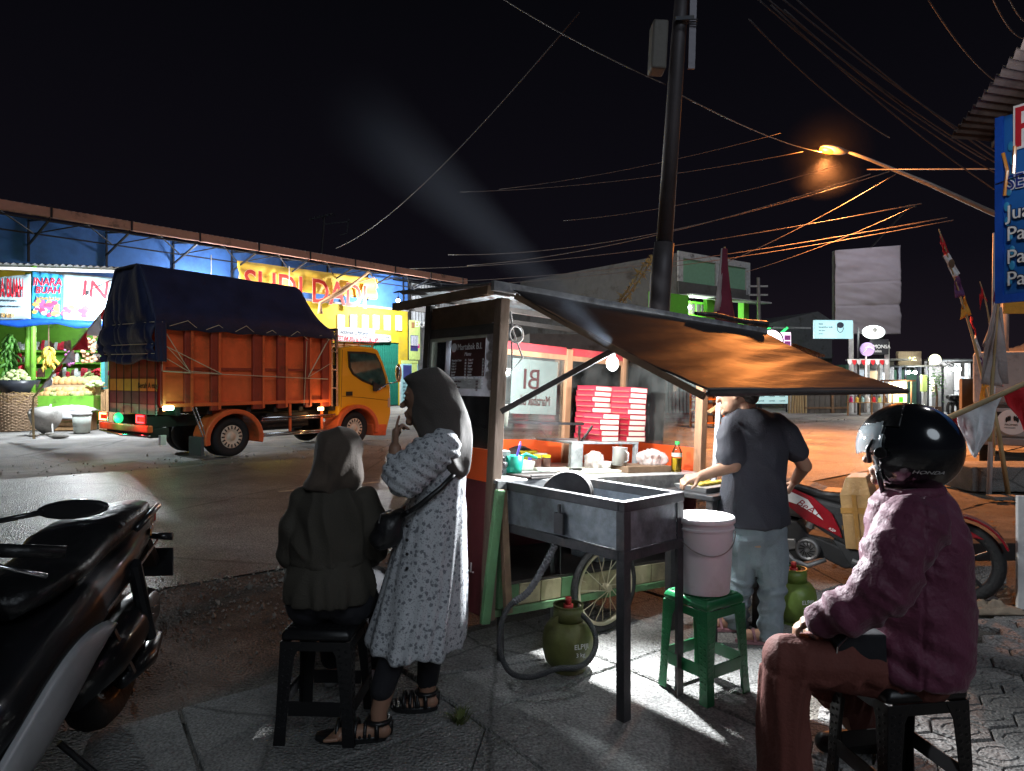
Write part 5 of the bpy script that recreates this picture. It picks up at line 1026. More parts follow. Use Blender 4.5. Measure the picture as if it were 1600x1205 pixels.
r_ = cartthing('oil_bottle', 'clear oil bottle with a green cap at the counter end', 'bottle', CF.xz(1057, 728, .05)[0], .05, CZ); part(lambda l: l.lathe([(.0, 0), (.031, 0), (.034, .01), (.031, .02), (.034, .03), (.031, .04), (.034, .05), (.031, .06), (.033, .09)], 20), 'oil', m_oil, r_, smooth=True)
part(lambda l: l.lathe([(.0345, .0), (.0345, .12), (.03, .14), (.014, .17), (.013, .185)], 20), 'bottle_wall', m_clear, r_, smooth=True); part(lambda l: l.lathe([(.015, .18), (.016, .2), (0, .202)], 14), 'cap', m_gcap, r_, smooth=True); part(lambda l: l.lathe([(.0352, .1), (.0352, .125)], 20), 'bottle_label', m_boxw, r_)
# under the counter
r_ = cartthing('crumpled_paper', 'crumpled paper and grey box on the shelf under the counter', 'paper', 1.05, .12, .66); part(lambda l: l.box(-.15, .25, 0, .25, -.24, .12), 'grey_box', m_marb, r_, bevel=.01); lo = MB(); lo.ell((0, 0, .14), (.07, .05, .05), 14, 8); lo.blob('paper_ball', m_boxw, r_, .012, 1, lambda p, n: .02 * nz(p.x, p.y, p.z, 25))

# ------------------------------------------------------------------ griddle stand before the cart
A_, B_, C_ = Vector((-.05, 3.70, 0)), Vector((.488, 3.01, 0)), Vector((.816, 3.29, 0)); D_ = A_ + C_ - B_
ex = (C_ - B_).normalized(); ang = math.degrees(math.atan2(ex.y, ex.x)); GF = Frame(B_, ang)     # local x: short side, local y: back along the long side
GW = (C_ - B_).length; GL = (A_ - B_).length; GH = .962
m_iron = M('angle_iron', (.055, .055, .06), .5, .5, var=.3, scale=12, dirt=.3, dirtcol=(.12, .1, .09)); m_sheet = M('griddle_sheet', (.24, .27, .30), .42, .55, var=.5, scale=9, dirt=.6, dirtcol=(.06, .06, .06))
gs = thing('griddle_stand', 'dark angle iron griddle stand with sheet metal sides', 'stove stand', GF.M)
for nm, (x, y) in (('leg', (0, 0)), ('leg', (GW, 0)), ('leg', (0, GL)), ('leg', (GW, GL))):
    sx_ = -1 if x else 1; sy_ = -1 if y else 1; x_ = x; y_ = y
    part(lambda l: (l.box(min(x_, x_ + sx_ * .045), max(x_, x_ + sx_ * .045), min(y_, y_ + sy_ * .006), max(y_, y_ + sy_ * .006), 0, GH - .046), l.box(min(x_, x_ + sx_ * .006), max(x_, x_ + sx_ * .006), min(y_ + sy_ * .0065, y_ + sy_ * .045), max(y_ + sy_ * .0065, y_ + sy_ * .045), 0, GH - .046)), nm, m_iron, gs)
for z in (GH - .045, .70):
    for y0_, y1_ in ((-.004, .03), (GL - .03, GL + .004)): part(lambda l: l.box(-.003, GW + .003, y0_, y1_, z, z + .045), 'cross_rail', m_iron, gs, bevel=.003)
    for x0_, x1_ in ((-.004, .03), (GW - .03, GW + .004)): part(lambda l: l.box(x0_, x1_, .031, GL - .031, z, z + .045), 'long_rail', m_iron, gs, bevel=.003)
part(lambda l: l.box(.046, GW - .046, .008, .011, .746, GH - .046), 'side_sheet', m_sheet, gs); part(lambda l: l.box(.008, .011, .046, GL - .046, .746, GH - .046), 'side_sheet', m_sheet, gs)
part(lambda l: l.box(GW - .011, GW - .008, .046, GL - .046, .746, GH - .046), 'side_sheet', m_sheet, gs); part(lambda l: l.box(.046, GW - .046, GL - .011, GL - .008, .746, GH - .046), 'side_sheet', m_sheet, gs)
part(lambda l: l.box(.03, GW - .03, .03, GL - .03, .752, .758), 'tray_bottom', m_sheet, gs)
part(lambda l: (l.box(-.02, -.005, .36, .42, .76, .86), l.box(-.03, -.004, .34, .44, .745, .75), l.cyl((-.012, .39, .86), (-.012, .39, .9), .008, 8)), 'gas_valve', m_iron, gs)
# pans standing in the stand
pt_ = GF.I @ P(885, 775, 3.5); 
for k, (dx, dy) in enumerate(((0, 0), (.03, .05))):
    T = Matrix.Translation(P(886, 776, 3.46) + Vector((dx * .4, dy * .6, .0))) @ Euler((R(58 + 4 * k), 0, R(-18))).to_matrix().to_4x4()
    r_ = thing('griddle_pan', ['front', 'rear'][k] + ' round black griddle pan leaning upright in the stand', 'pan', T, 'black griddle pans'); part(lambda l: l.lathe([(0, 0), (.105, .0), (.12, .02), (.125, .02), (.11, -.006), (0, -.006)], 36), 'pan_dish', m_iron, r_, smooth=True); part(lambda l: l.lathe([(.122, .017), (.13, .02), (.122, .026)], 36), 'pan_rim', m_cd, r_, smooth=True)
# gas cylinders and hose
def gas(name, label, p, mat, rz=0):
    r_ = thing(name, label, 'gas cylinder', at(p, rz)); part(lambda l: l.lathe([(0, .03), (.09, .02), (.118, .05), (.132, .10), (.134, .16), (.125, .21), (.10, .245), (.05, .265), (0, .27)], 32), 'tank', mat, r_, smooth=True)
    part(lambda l: l.lathe([(.085, 0), (.088, .0), (.088, .03), (.085, .03)], 28), 'foot_ring', mat, r_); part(lambda l: l.lathe([(.07, .255), (.078, .255), (.076, .33), (.07, .33)], 24, 0, None, R(25), R(155)), 'collar', mat, r_, smooth=True); part(lambda l: l.lathe([(.07, .255), (.078, .255), (.076, .33), (.07, .33)], 24, 0, None, R(205), R(335)), 'collar', mat, r_, smooth=True)
    part(lambda l: (l.lathe([(.07, .325), (.079, .325), (.079, .335), (.07, .335)], 28), l.cyl((0, 0, .26), (0, 0, .31), .022, 12)), 'collar_rim', mat, r_); part(lambda l: (l.cyl((0, 0, .305), (0, 0, .335), .026, 14), l.cyl((0, 0, .335), (0, 0, .37), .016, 12)), 'regulator', M('regulator_red', (.45, .03, .03), .4), r_, smooth=True)
    text('ELPIJI', .035, m_wprint, r_, (-.03, -.136, .15), ext=.001); text('3 kg', .03, m_wprint, r_, (-.02, -.135, .11), ext=.001); return r_
gas('gas_cylinder', 'dirty olive gas cylinder inside the looped hose under the stand', G(888, 1045), M('lpg_dirty', (.10, .11, .03), .5, var=.3, dirt=.5, scale=9), 20)
gas('gas_cylinder', 'green gas cylinder beside the man in jeans', G(1240, 972), M('lpg_green', (.16, .24, .05), .4, var=.12, dirt=.25), 10)
m_hose = M('gas_hose', (.045, .047, .05), .5, bump=.6, scale=40)
hp = [P(884, 822, 3.35), P(868, 850, 3.36), P(850, 885, 3.38), P(825, 925, 3.38), P(798, 945, 3.36), P(783, 975, 3.34), P(781, 1015, 3.30), P(797, 1050, 3.27), P(830, 1058, 3.28), P(870, 1045, 3.30), P(905, 1042, 3.33), P(925, 1025, 3.38), P(931, 1000, 3.44), P(922, 975, 3.5), P(905, 958, 3.55), P(890, 952, 3.58)]
def smooth_path(pts, n=6):
    out = []
    for i in range(len(pts) - 1):
        p0, p1, p2, p3 = pts[max(i - 1, 0)], pts[i], pts[i + 1], pts[min(i + 2, len(pts) - 1)]
        for k in range(n):
            t = k / n; out.append(.5 * ((2 * p1) + (p2 - p0) * t + (2 * p0 - 5 * p1 + 4 * p2 - p3) * t * t + (3 * p1 - p0 - 3 * p2 + p3) * t ** 3))
    return out + [pts[-1]]
r_ = thing('gas_hose', 'black gas hose looping from the stand to the dirty cylinder', 'hose', at(hp[0])); sm = [p - hp[0] for p in smooth_path(hp)]
part(lambda l: l.tube(sm, .0135, 10), 'hose_pipe', m_hose, r_, smooth=True); part(lambda l: l.tube(smooth_path(sm[6:24], 4)[::1], [.016 + .003 * (k % 3 == 0) for k in range(len(smooth_path(sm[6:24], 4)))], 10), 'tape_wrap', M('tape_grey', (.1, .1, .11), .6), r_)
r_ = thing('gas_hose', 'dark hose lying on the slabs behind the green stool', 'hose', at(G(1150, 960))); o0 = G(1150, 960)
part(lambda l: l.tube([p - o0 for p in smooth_path([G(1100, 930, .012), G(1125, 962, .012), G(1165, 975, .012), G(1205, 968, .012), G(1235, 955, .012)])], .011, 8), 'hose_pipe', m_hose, r_, smooth=True)
# second table behind the man with a tray of food
SFt = Frame(UV(3.22, 2.42), UA); st = thing('side_table', 'dark metal side table behind the man with a leg by the jeans', 'table', SFt.M)
tw, td, th_ = .5, .36, .84
leg4 = SFt.I @ G(1175, 983)
part(lambda l: l.box(0, tw, 0, td, th_ - .03, th_), 'table_top', m_iron, st, bevel=.004)
for x, y in ((.03, .03), (tw - .03, .03), (.03, td - .03), (tw - .03, td - .03)): part(lambda l: l.box(x - .022, x + .022, y - .022, y + .022, 0, th_ - .03), 'leg', m_iron, st)
part(lambda l: (l.box(.052, tw - .052, .02, .03, th_ - .12, th_ - .031), l.box(.052, tw - .052, .02, .04, .25, .29)), 'apron', m_sheet, st)
r_ = thing('food_tray', 'metal tray of yellow fritters on the side table', 'tray', SFt.M @ Matrix.Translation((.2, .2, th_))); part(lambda l: l.loft([[(-.13, -.1, 0), (.13, -.1, 0), (.13, .1, 0), (-.13, .1, 0)], [(-.15, -.12, .03), (.15, -.12, .03), (.15, .12, .03), (-.15, .12, .03)]], caps=True), 'tray_pan', m_steelm, r_); 
for k in range(9): part(lambda l: l.ell((-.09 + .045 * (k % 5), -.04 + .07 * (k // 5), .04), (.03, .022, .012), 8, 5), 'fritter', m_ban, r_, smooth=True)
r_ = thing('stove_knob', 'small black burner on the side table corner', 'burner', SFt.M @ Matrix.Translation((.42, .1, th_))); part(lambda l: (l.lathe([(0, 0), (.05, 0), (.05, .02), (.02, .03), (0, .03)], 18), l.bar((-.07, 0, .035), (.07, 0, .035), .01), l.bar((0, -.07, .035), (0, .07, .035), .0098)), 'burner_ring', m_black, r_)

# ------------------------------------------------------------------ stools and the white pail
def stool(label, p, rz, mat, top=.15, bot=.165, h=.465):
    r_ = thing('plastic_stool', label, 'stool', at(p, rz), 'plastic stools'); 
    part(lambda l: l.loft([[(-t, -t, z), (t, -t, z), (t, t, z), (-t, t, z)] for t, z in ((top, h - .045), (top, h - .01), (top - .012, h))]), 'seat', mat, r_, bevel=.012, smooth=True)
    for i in range(6):
        for j in range(6): pass
    lo = MB()
    for i in range(9):
        t = -top + .03 + i * (2 * top - .06) / 8; lo.box(t - .007, t + .007, -top + .02, top - .02, h, h + .0025); 
        lo.box(-top + .02, top - .02, t - .007, t + .007, h + .0028, h + .005)
    lo.obj('seat_weave', mat, r_)
    for sx_ in (-1, 1):
        for sy_ in (-1, 1):
            def leg(l):
                rings = []
                for z in (0, .1, .16, .25, .36, h - .045):
                    t = bot + (top - bot) * z / h; w = .046 + .030 * (z / h) ** 2 + (.02 if z > .36 else 0); k = .005
                    pts = [(t, t), (t - w, t), (t - w, t - k), (t - k, t - k), (t - k, t - w), (t, t - w)]
                    if z == 0: pts = [(a + .004 * (a == t), b_ + .004 * (b_ == t)) for a, b_ in pts]
                    rings.append([(a * sx_, b_ * sy_, z) for a, b_ in pts])
                l.loft(rings)
            part(leg, 'leg', mat, r_, bevel=.003)
            def nubs(l):
                for q in range(15):
                    z = .02 + q * .026; t = bot + (top - bot) * z / h; w = .044 + .028 * (z / h) ** 2
                    for e_ in range(2):
                        f_ = t - w * (.3 + .45 * e_); l.ell((f_ * sx_, (t + .0005) * sy_, z + .006 * e_), (.0085, .003, .006), 6, 4); l.ell(((t + .0005) * sx_, f_ * sy_, z + .006 * e_), (.003, .0085, .006), 6, 4)
            part(nubs, 'leg_weave', mat, r_)
    for k in range(4):
        T = Matrix.Rotation(R(90 * k), 4, 'Z'); t = bot + (top - bot) * .15 / h
        part(lambda l: l.box(-t + .05, t - .05, -t, -t + .006, .12, .18, 0, T), 'stretcher', mat, r_, bevel=.002)
        part(lambda l: l.box(-top + .07, top - .07, -top, -top + .006, h - .085, h - .046, 0, T), 'apron', mat, r_, bevel=.002)
    return r_
m_sg = M('stool_green', (.015, .17, .06), .36, var=.3, dirt=.2, bump=.05); m_sb = M('stool_black', (.008, .008, .009), .35, var=.1, bump=.05)
stool('green woven plastic stool under the white pail', (.93, 3.355, .0), 34, m_sg, .135, .15, .47)
stool('black plastic stool under the seated girl in grey hijab', (-.80, 2.98, 0), -3, m_sb, .145, .165)
stool('black plastic stool under the person wearing the helmet', (1.365, 2.45, 0), 9, m_sb)
pail = thing('white_pail', 'large white lidded pail on the green stool', 'pail', at((.93, 3.355, .476))); m_pail = M('pail_white', (.66, .69, .70), .4, var=.12, dirt=.25, dirtcol=(.4, .38, .36), scale=3, bump=.03)
part(lambda l: l.lathe([(0, 0), (.118, 0), (.122, .004), (.138, .30), (.144, .305), (.144, .315), (.139, .315), (.14, .345), (.0, .345)], 48), 'bucket_body', m_pail, pail, smooth=True, bevel=.002)
part(lambda l: l.lathe([(0, .352), (.128, .352), (.131, .362), (.143, .362), (.148, .355), (.148, .338), (.1445, .336)], 48), 'lid', m_white, pail, smooth=True)
part(lambda l: l.tube([(.146 * math.cos(a), .146 * math.sin(a), .318 - .12 * math.sin(-a) ** 1.0 if True else 0) for a in np.linspace(R(-12), R(-168), 24)], .003, 6), 'handle', M('wire_handle', (.3, .28, .27), .4, .5), pail, smooth=True)
# ------------------------------------------------------------------ people
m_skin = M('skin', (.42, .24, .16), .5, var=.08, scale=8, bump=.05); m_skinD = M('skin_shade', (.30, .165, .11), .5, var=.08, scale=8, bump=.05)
m_hijB = M('hijab_charcoal', (.072, .060, .053), .85, var=.12, bump=.2, bs=160, sheen=.15); m_hijG = M('hijab_taupe', (.078, .056, .042), .85, var=.1, bump=.2, bs=160, sheen=.15)
m_blouse = M('blouse_olive', (.05, .044, .034), .85, var=.12, bump=.25, bs=150); m_pants = M('trousers_black', (.012, .012, .016), .8, bump=.2)
m_tee = M('tee_navy', (.045, .048, .062), .85, var=.1, bump=.25, bs=140); m_jean = M('jeans_pale', (.22, .27, .30), .85, var=.25, scale=5, bump=.3, bs=120)
m_jack = M('jacket_maroon', (.135, .026, .062), .62, var=.14, scale=5, bump=.3, bs=70, sheen=.2); m_rust = M('trousers_rust', (.155, .046, .036), .8, var=.14, bump=.25, bs=90)
m_hair = M('hair_black', (.012, .010, .009), .5, bump=.6, scale=60, stretch=(1, 1, .2)); m_leath = M('leather_black', (.012, .012, .013), .38, bump=.3)
# floral print dress
m_flor = M('floral_dress', (.52, .54, .57), .85, var=.05, bump=.25, bs=150); nt = m_flor.node_tree; N = nt.nodes; L = nt.links; bs_ = N['Principled BSDF']; src = bs_.inputs['Base Color'].links[0].from_socket
tcx = N.new('ShaderNodeTexCoord'); v1 = N.new('ShaderNodeTexVoronoi'); v1.inputs['Scale'].default_value = 42; v1.inputs['Randomness'].default_value = .85; v2 = N.new('ShaderNodeTexVoronoi'); v2.inputs['Scale'].default_value = 120
nn = N.new('ShaderNodeTexNoise'); nn.inputs['Scale'].default_value = 85; L.new(tcx.outputs['Object'], nn.inputs[0]); L.new(tcx.outputs['Object'], v1.inputs[0]); L.new(tcx.outputs['Object'], v2.inputs[0])
ad = N.new('ShaderNodeMath'); ad.operation = 'MULTIPLY_ADD'; L.new(nn.outputs['Fac'], ad.inputs[0]); ad.inputs[1].default_value = .75; L.new(v1.outputs['Distance'], ad.inputs[2])
rr1 = N.new('ShaderNodeValToRGB'); rr1.color_ramp.elements[0].position = .66; rr1.color_ramp.elements[1].position = .74; rr1.color_ramp.elements[0].color = (1, 1, 1, 1); rr1.color_ramp.elements[1].color = (0, 0, 0, 1); L.new(ad.outputs[0], rr1.inputs[0])
rr2 = N.new('ShaderNodeValToRGB'); rr2.color_ramp.elements[0].position = .28; rr2.color_ramp.elements[1].position = .38; rr2.color_ramp.elements[0].color = (.6, .6, .6, 1); rr2.color_ramp.elements[1].color = (0, 0, 0, 1); L.new(v2.outputs['Distance'], rr2.inputs[0])
mxx = N.new('ShaderNodeMath'); mxx.operation = 'MAXIMUM'; L.new(rr1.outputs[0], mxx.inputs[0]); L.new(rr2.outputs[0], mxx.inputs[1])
mc_ = N.new('ShaderNodeMix'); mc_.data_type = 'RGBA'; L.new(mxx.outputs[0], mc_.inputs[0]); L.new(src, mc_.inputs['A']); mc_.inputs['B'].default_value = (.19, .20, .225, 1); L.new(mc_.outputs['Result'], bs_.inputs['Base Color'])

class Fig:
    def __init__(s, px, D, name_label, seedv=0):
        s.D = D; s.X0 = (px - 800) / FPX * D; s.root = thing('person', name_label, 'person', at((s.X0, D, 0)))
    def L(s, px, py, dy=0.):
        d = s.D + dy; return Vector(((px - 800) / FPX * d - s.X0, dy, EYE + (HZ - py) / FPX * d))
    def rows(s, rows, n=56, fold=0., kf=9, seed=0, dyc=0., z0=None, pw=1.0):
        """rings from picture rows (py, left, right, half depth[, dy])"""
        out = []; zt = s.L(0, rows[0][0]).z; zb = s.L(0, rows[-1][0]).z
        for r in rows:
            py, a, c, ry = r[:4]; dy = dyc + (r[4] if len(r) > 4 else 0); p0 = s.L(a, py, dy); p1 = s.L(c, py, dy); cx = (p0.x + p1.x) / 2; rx = abs(p1.x - p0.x) / 2; z = p0.z; t = (zt - z) / max(1e-5, zt - zb); ring = []
            for k in range(n):
                an = 2 * math.pi * k / n; c_, sn = math.cos(an), math.sin(an)
                f = 1 + (t ** 1.2) * fold * (math.sin(kf * an + 3 * nz(an, z * 2 + seed) * 2) + 1.3 * nz(c_ * 2 + seed, sn * 2, z * 1.5)) + .012 * nz(c_ * 6, sn * 6 + seed, z * 9)
                sg = lambda q: math.copysign(abs(q) ** pw, q)
                ring.append(Vector((cx + rx * f * sg(c_), dy + ry * f * sg(sn), z)))
            out.append(ring)
        # resample between rows for smooth cloth
        fine = []
        for i in range(len(out) - 1):
            m_ = max(2, int((out[i][0] - out[i + 1][0]).length / .018))
            for q in range(m_):
                t = q / m_; a0, a1, a2, a3 = out[max(i - 1, 0)], out[i], out[i + 1], out[min(i + 2, len(out) - 1)]
                fine.append([a1[k].lerp(a2[k], t) if i in (-1,) else .5 * (2 * a1[k] + (a2[k] - a0[k]) * t + (2 * a0[k] - 5 * a1[k] + 4 * a2[k] - a3[k]) * t * t + (a3[k] - a0[k] + 3 * (a1[k] - a2[k])) * t ** 3) for k in range(n)])
        fine.append(out[-1]); return fine
def hand(l, w, d, n, curl=.9, size=1., point=False, thumb=1):
    """palm, four bent fingers of different length and a thumb from the side; w wrist, d along the hand, n out of the back of the hand"""
    d = Vector(d).normalized(); n = Vector(n); n = (n - d * n.dot(d)).normalized(); s_ = d.cross(n)
    pc = w + d * .048 * size
    for k in (-1, 0, 1): l.cap(w + s_ * .010 * k * size, w + d * .078 * size + s_ * .026 * k * size, .017 * size, .014 * size, 10)
    for k, ln in enumerate((.072, .082, .076, .060)):
        b0 = w + d * .078 * size + s_ * (.028 - .0187 * k) * size; cu = .15 if (point and k == 0) else curl
        d1 = (d * math.cos(cu * .6) - n * math.sin(cu * .6)); d2 = (d * math.cos(cu * 1.7) - n * math.sin(cu * 1.7)); m1 = b0 + d1 * ln * .52 * size
        l.cap(b0 - d * .02, m1, .0092 * size, .0086 * size, 8); l.cap(m1, m1 + d2 * ln * .48 * size, .0084 * size, .0072 * size, 8)
    t0 = w + d * .022 * size + s_ * .026 * thumb * size; t1 = t0 + (d * .55 + s_ * .6 * thumb - n * .35).normalized() * .036 * size; l.cap(t0, t1, .0125 * size, .010 * size, 8); l.cap(t1, t1 + (d * .9 + s_ * .1 * thumb - n * .5).normalized() * .03 * size, .0098 * size, .0082 * size, 8)
def face(l, c, f, up, w=1.):
    """head with brow, nose, lips, chin, ears; c centre, f facing"""
    f = Vector(f).normalized(); up = Vector(up); s_ = f.cross(up).normalized()
    rot = Matrix((f, s_, up)).transposed().to_4x4(); rot.translation = c
    l.ell((0, 0, .012), (.098, .077, .108), 20, 14, 0, rot); l.ell((.028, 0, -.055), (.062, .058, .062), 16, 10, 0, rot); l.cap(c + f * .082 - up * .002, c + f * .112 - up * .030, .011, .014, 10); l.ell((.09, 0, -.062), (.014, .025, .009), 10, 6, 0, rot); l.ell((.088, 0, -.075), (.014, .022, .009), 10, 6, 0, rot); l.ell((.078, 0, -.10), (.02, .026, .02), 10, 8, 0, rot)
    for q in (-1, 1): l.ell((.078, .03 * q, .002), (.016, .018, .008), 8, 6, 0, rot); l.ell((.0, .078 * q, -.015), (.018, .008, .032), 10, 8, 0, rot); l.ell((.084, .032 * q, .025), (.012, .025, .007), 8, 6, 0, rot)
def eyes(root, c, f, up):
    f = Vector(f).normalized(); up = Vector(up); s_ = f.cross(up).normalized(); lo = MB()
    for q in (-1, 1): lo.ell(c + f * .084 + s_ * .031 * q - up * .0, .0105, 10, 8)
    lo.obj('eyes', M('eye', (.05, .03, .025), .15, bump=0), root, smooth=True)

# standing woman in floral dress and charcoal hijab
F1 = Fig(650, 3.0, 'woman in white floral dress and charcoal hijab, hand raised to her chin'); L_ = F1.L; b = MB()
hc = L_(668, 622); face(b, hc, (-1, .12, -.03), (0, 0, 1)); b.cap(hc + Vector((.015, 0, -.05)), L_(688, 672), .055, .06)
b.ell(L_(688, 693), (.08, .14, .05)); b.limb([L_(690, 700), L_(688, 770), L_(678, 850)], [.11, .105, .13])
sh, el, wr = L_(684, 694, -.13), L_(622, 748, -.2), L_(617, 700, -.16)
b.limb([sh, el, wr], [.048, .04, .026]); hand(b, wr, Vector((.03, .0, 1)), Vector((-1, -.3, 0)), 1.25, .88, True, -1)
sh2, el2, wr2 = L_(684, 694, .13), L_(660, 790, .16), L_(608, 812, .05); b.limb([sh2, el2, wr2], [.048, .04, .026]); hand(b, wr2, Vector((-1, -.1, -.3)), Vector((0, -.2, 1)), .9, .88, False, 1)
b.limb([L_(660, 850, -.09), L_(628, 975, -.10), L_(592, 1112, -.13)], [.085, .062, .036]); b.limb([L_(680, 850, .09), L_(678, 975, .1), L_(667, 1085, .13)], [.085, .062, .036])
for ank, toe in ((L_(592, 1112, -.13), Vector((-.19, -.035, 0))), (L_(667, 1085, .13), Vector((-.075, .0, 0)))):
    g0 = Vector((ank.x, ank.y, .045)); b.cap(g0 + Vector((.02, 0, 0)), g0, .035, .036); b.cap(g0, g0 + toe * .8 + Vector((0, 0, -.008)), .034, .028); b.cap(ank, g0, .036, .034)
    for k in range(5): tq = g0 + toe * .85 + Vector((0, (k - 2) * .016, -.012)); b.cap(tq, tq + toe.normalized() * (.045 - .005 * k), .0105, .009, 8)
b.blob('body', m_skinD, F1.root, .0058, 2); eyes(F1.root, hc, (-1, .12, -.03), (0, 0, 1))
# leggings
b = MB(); b.limb([L_(660, 860, -.09), L_(632, 975, -.10), L_(597, 1076, -.13)], [.09, .068, .052]); b.limb([L_(680, 860, .09), L_(678, 975, .1), L_(668, 1062, .13)], [.09, .068, .05]); b.blob('leggings', m_pants, F1.root, .01, 3)
b = MB(); rg = F1.rows([(672, 664, 716, .10), (690, 652, 724, .15), (730, 640, 728, .16), (772, 642, 726, .145), (778, 641, 726, .145), (800, 633, 728, .165), (850, 617, 729, .19), (920, 597, 729, .215), (955, 585, 728, .23), (993, 573, 724, .24), (1004, 577, 721, .235)], 120, .045, 15, 3)
for k, ring in enumerate(rg[-6:]):
    for p in ring: p.z += .012 * math.sin(8 * math.atan2(p.y, p.x - .0)) * (k / 5)
b.loft(rg, caps=False); b.obj('dress', m_flor, F1.root, smooth=True, solid=.004)
b = MB(); b.limb([L_(690, 700, -.10), L_(668, 712, -.16), L_(632, 748, -.2), L_(618, 742, -.2), L_(618, 718, -.17)], [.088, .092, .082, .06, .034]); b.blob('sleeve', m_flor, F1.root, .008, 3, lambda p, n: .012 * nz(p.x * 9, p.y * 9, p.z * 7) + .004 * math.sin(p.z * 130 + p.x * 90))
b = MB(); b.limb([L_(690, 700, .10), L_(672, 760, .17), L_(655, 790, .17), L_(625, 808, .1)], [.07, .085, .07, .035]); b.blob('sleeve', m_flor, F1.root, .01, 3, lambda p, n: .01 * nz(p.x * 9, p.y * 9, p.z * 7))
for k in range(5): b = MB(); b.ell(L_(636, 800 + k * 22, -.2), (.007, .004, .007), 10, 6); b.obj('button', m_black, F1.root, smooth=True)
b = MB(); rg = F1.rows([(575, 664, 684, .02), (579, 654, 692, .05), (586, 640, 701, .082), (592, 631, 707, .09), (600, 637, 712, .095), (615, 642, 717, .098), (640, 645, 724, .10), (655, 648, 727, .11), (672, 656, 730, .135), (692, 668, 732, .165), (712, 684, 733, .16), (732, 700, 732, .12), (748, 711, 726, .06), (754, 716, 722, .02)], 64, .0, 9, 5)
b.loft(rg); b.blob('hijab', m_hijB, F1.root, .0075, 4, lambda p, n: .019 * (1 - 3.2 * abs(nz(p.x * 9 + p.z * 4 + 3, p.y * 7, p.z * 2.2 - p.x * 3))) * min(1, max(.15, (1.50 - p.z) * 5)) + .006 * nz(p.x * 12, p.y * 12, p.z * 5))
b = MB(); b.tube([L_(712, 738, -.12), L_(690, 762, -.165), L_(655, 790, -.185), L_(628, 806, -.18)], .012, 8); b.obj('bag_strap', m_leath, F1.root, smooth=True)
for ank, L0_, ht in ((L_(592, 1112, -.13), .27, 0), (L_(667, 1085, .13), .20, 1)):
    r_ = bpy.data.objects.new('sandal', None); COL.objects.link(r_); r_.parent = F1.root; r_.location = (ank.x, ank.y, 0)
    out = [(math.cos(a) * (1 if math.cos(a) > 0 else 1), math.sin(a)) for a in [k * math.pi / 12 for k in range(24)]]
    sl = -.115 if not ht else -.055; lo = MB(); sc = .15 if not ht else .105; lo.loft([[(sl + sc * c_, .046 * s_ * (1 + .12 * (-c_)), z) for c_, s_ in out] for z in (.002, .03)]); lo.obj('sole', m_leath, r_, bevel=.006)
    lo = MB(); g = [(0, .0)]
    for k, xx in enumerate((.0, -.05, -.09, -.13, -.165) if not ht else (.0, -.04, -.07, -.1)): lo.tube([(xx, .043 * math.cos(a), .03 + (.055 if k else .0) * math.sin(a) + (.0 if k else .0)) for a in [j * math.pi / 10 for j in range(11)]], .008, 6)
    lo.tube([(.045 * math.cos(a), .042 * math.sin(a), .085) for a in [j * math.pi / 9 for j in range(18)]], .011, 6, closed=True); lo.tube([(.045, 0, .03), (.05, 0, .085)], .013, 6); lo.tube([(0, -.044, .03), (0, -.043, .085)], .01, 6); lo.tube([(0, .044, .03), (0, .043, .085)], .01, 6)
    for j in range(7): lo.tube([(-.03 - .02 * j, -.045, .03), (-.04 - .02 * j, 0, .075 - .004 * j)], .006, 6)
    lo.obj('straps', m_leath, r_, smooth=True)
p = L_(606, 822, -.14); r_ = thing('shoulder_bag', 'black slouchy shoulder bag hanging between the two women', 'bag', at(p + Vector((F1.X0, 3.0, 0)))); b = MB(); b.ell((0, 0, -.02), (.062, .05, .075)); b.cap((.05, 0, .05), (-.03, 0, -.05), .03, .05); b.cap((.03, 0, .05), (.062, -.03, .06), .02, .014); b.blob('bag_body', m_leath, r_, .008, 3, lambda q, n: .008 * nz(q.x * 14, q.y * 14, q.z * 10)); b = MB(); b.tube([(-.03, -.04, .02), (-.02, -.045, .06), (.02, -.03, .07)], .004, 6); b.obj('zip', m_chr, r_)

# seated girl in taupe hijab
F2 = Fig(522, 2.97, 'girl in taupe hijab and dark blouse sitting on a black stool'); L_ = F2.L; b = MB()
hc = L_(527, 712, .02); face(b, hc, (.45, 1, -.1), (0, 0, 1)); b.cap(hc + Vector((0, 0, -.05)), L_(522, 775), .055, .06); b.ell(L_(520, 790), (.17, .09, .06)); b.limb([L_(520, 800), L_(518, 880), L_(516, 925)], [.11, .10, .11])
for q, (ex, ey, wx, wy) in ((-1, (456, 868, 480, 885)), (1, (580, 862, 566, 880))):
    s0 = L_(520 + q * 50, 788); e0 = L_(ex, ey, .06); w0 = L_(wx, wy, .30); b.limb([s0, e0, w0], [.045, .038, .025]); hand(b, w0, Vector((-.3 * q, 1, .0)), Vector((0, 0, 1)), .8, .82, False, -q)
    h0 = L_(516 + q * 30, 948); k0 = Vector((h0.x + .02 * q, .42, .50)); a0 = Vector((h0.x + .02 * q, .44, .09)); b.limb([h0, k0, a0], [.085, .06, .036]); b.cap(a0 - Vector((0, .02, .04)), a0 + Vector((0, .13, -.055)), .035, .028)
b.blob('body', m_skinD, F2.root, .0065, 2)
b = MB(); h = 0
for q in (-1, 1): h0 = L_(516 + q * 30, 940); b.limb([h0, Vector((h0.x + .02 * q, .42, .50)), Vector((h0.x + .02 * q, .44, .13))], [.11, .085, .062])
b.ell(L_(516, 925), (.175, .155, .11)); b.blob('trousers', m_pants, F2.root, .01, 3)
for q in (-1, 1): b = MB(); c = L_(516 + q * 30, 940); b.cap((c.x + .02 * q, .40, .04), (c.x + .02 * q, .58, .035), .042, .038); b.obj('shoe', m_white, F2.root, smooth=True)
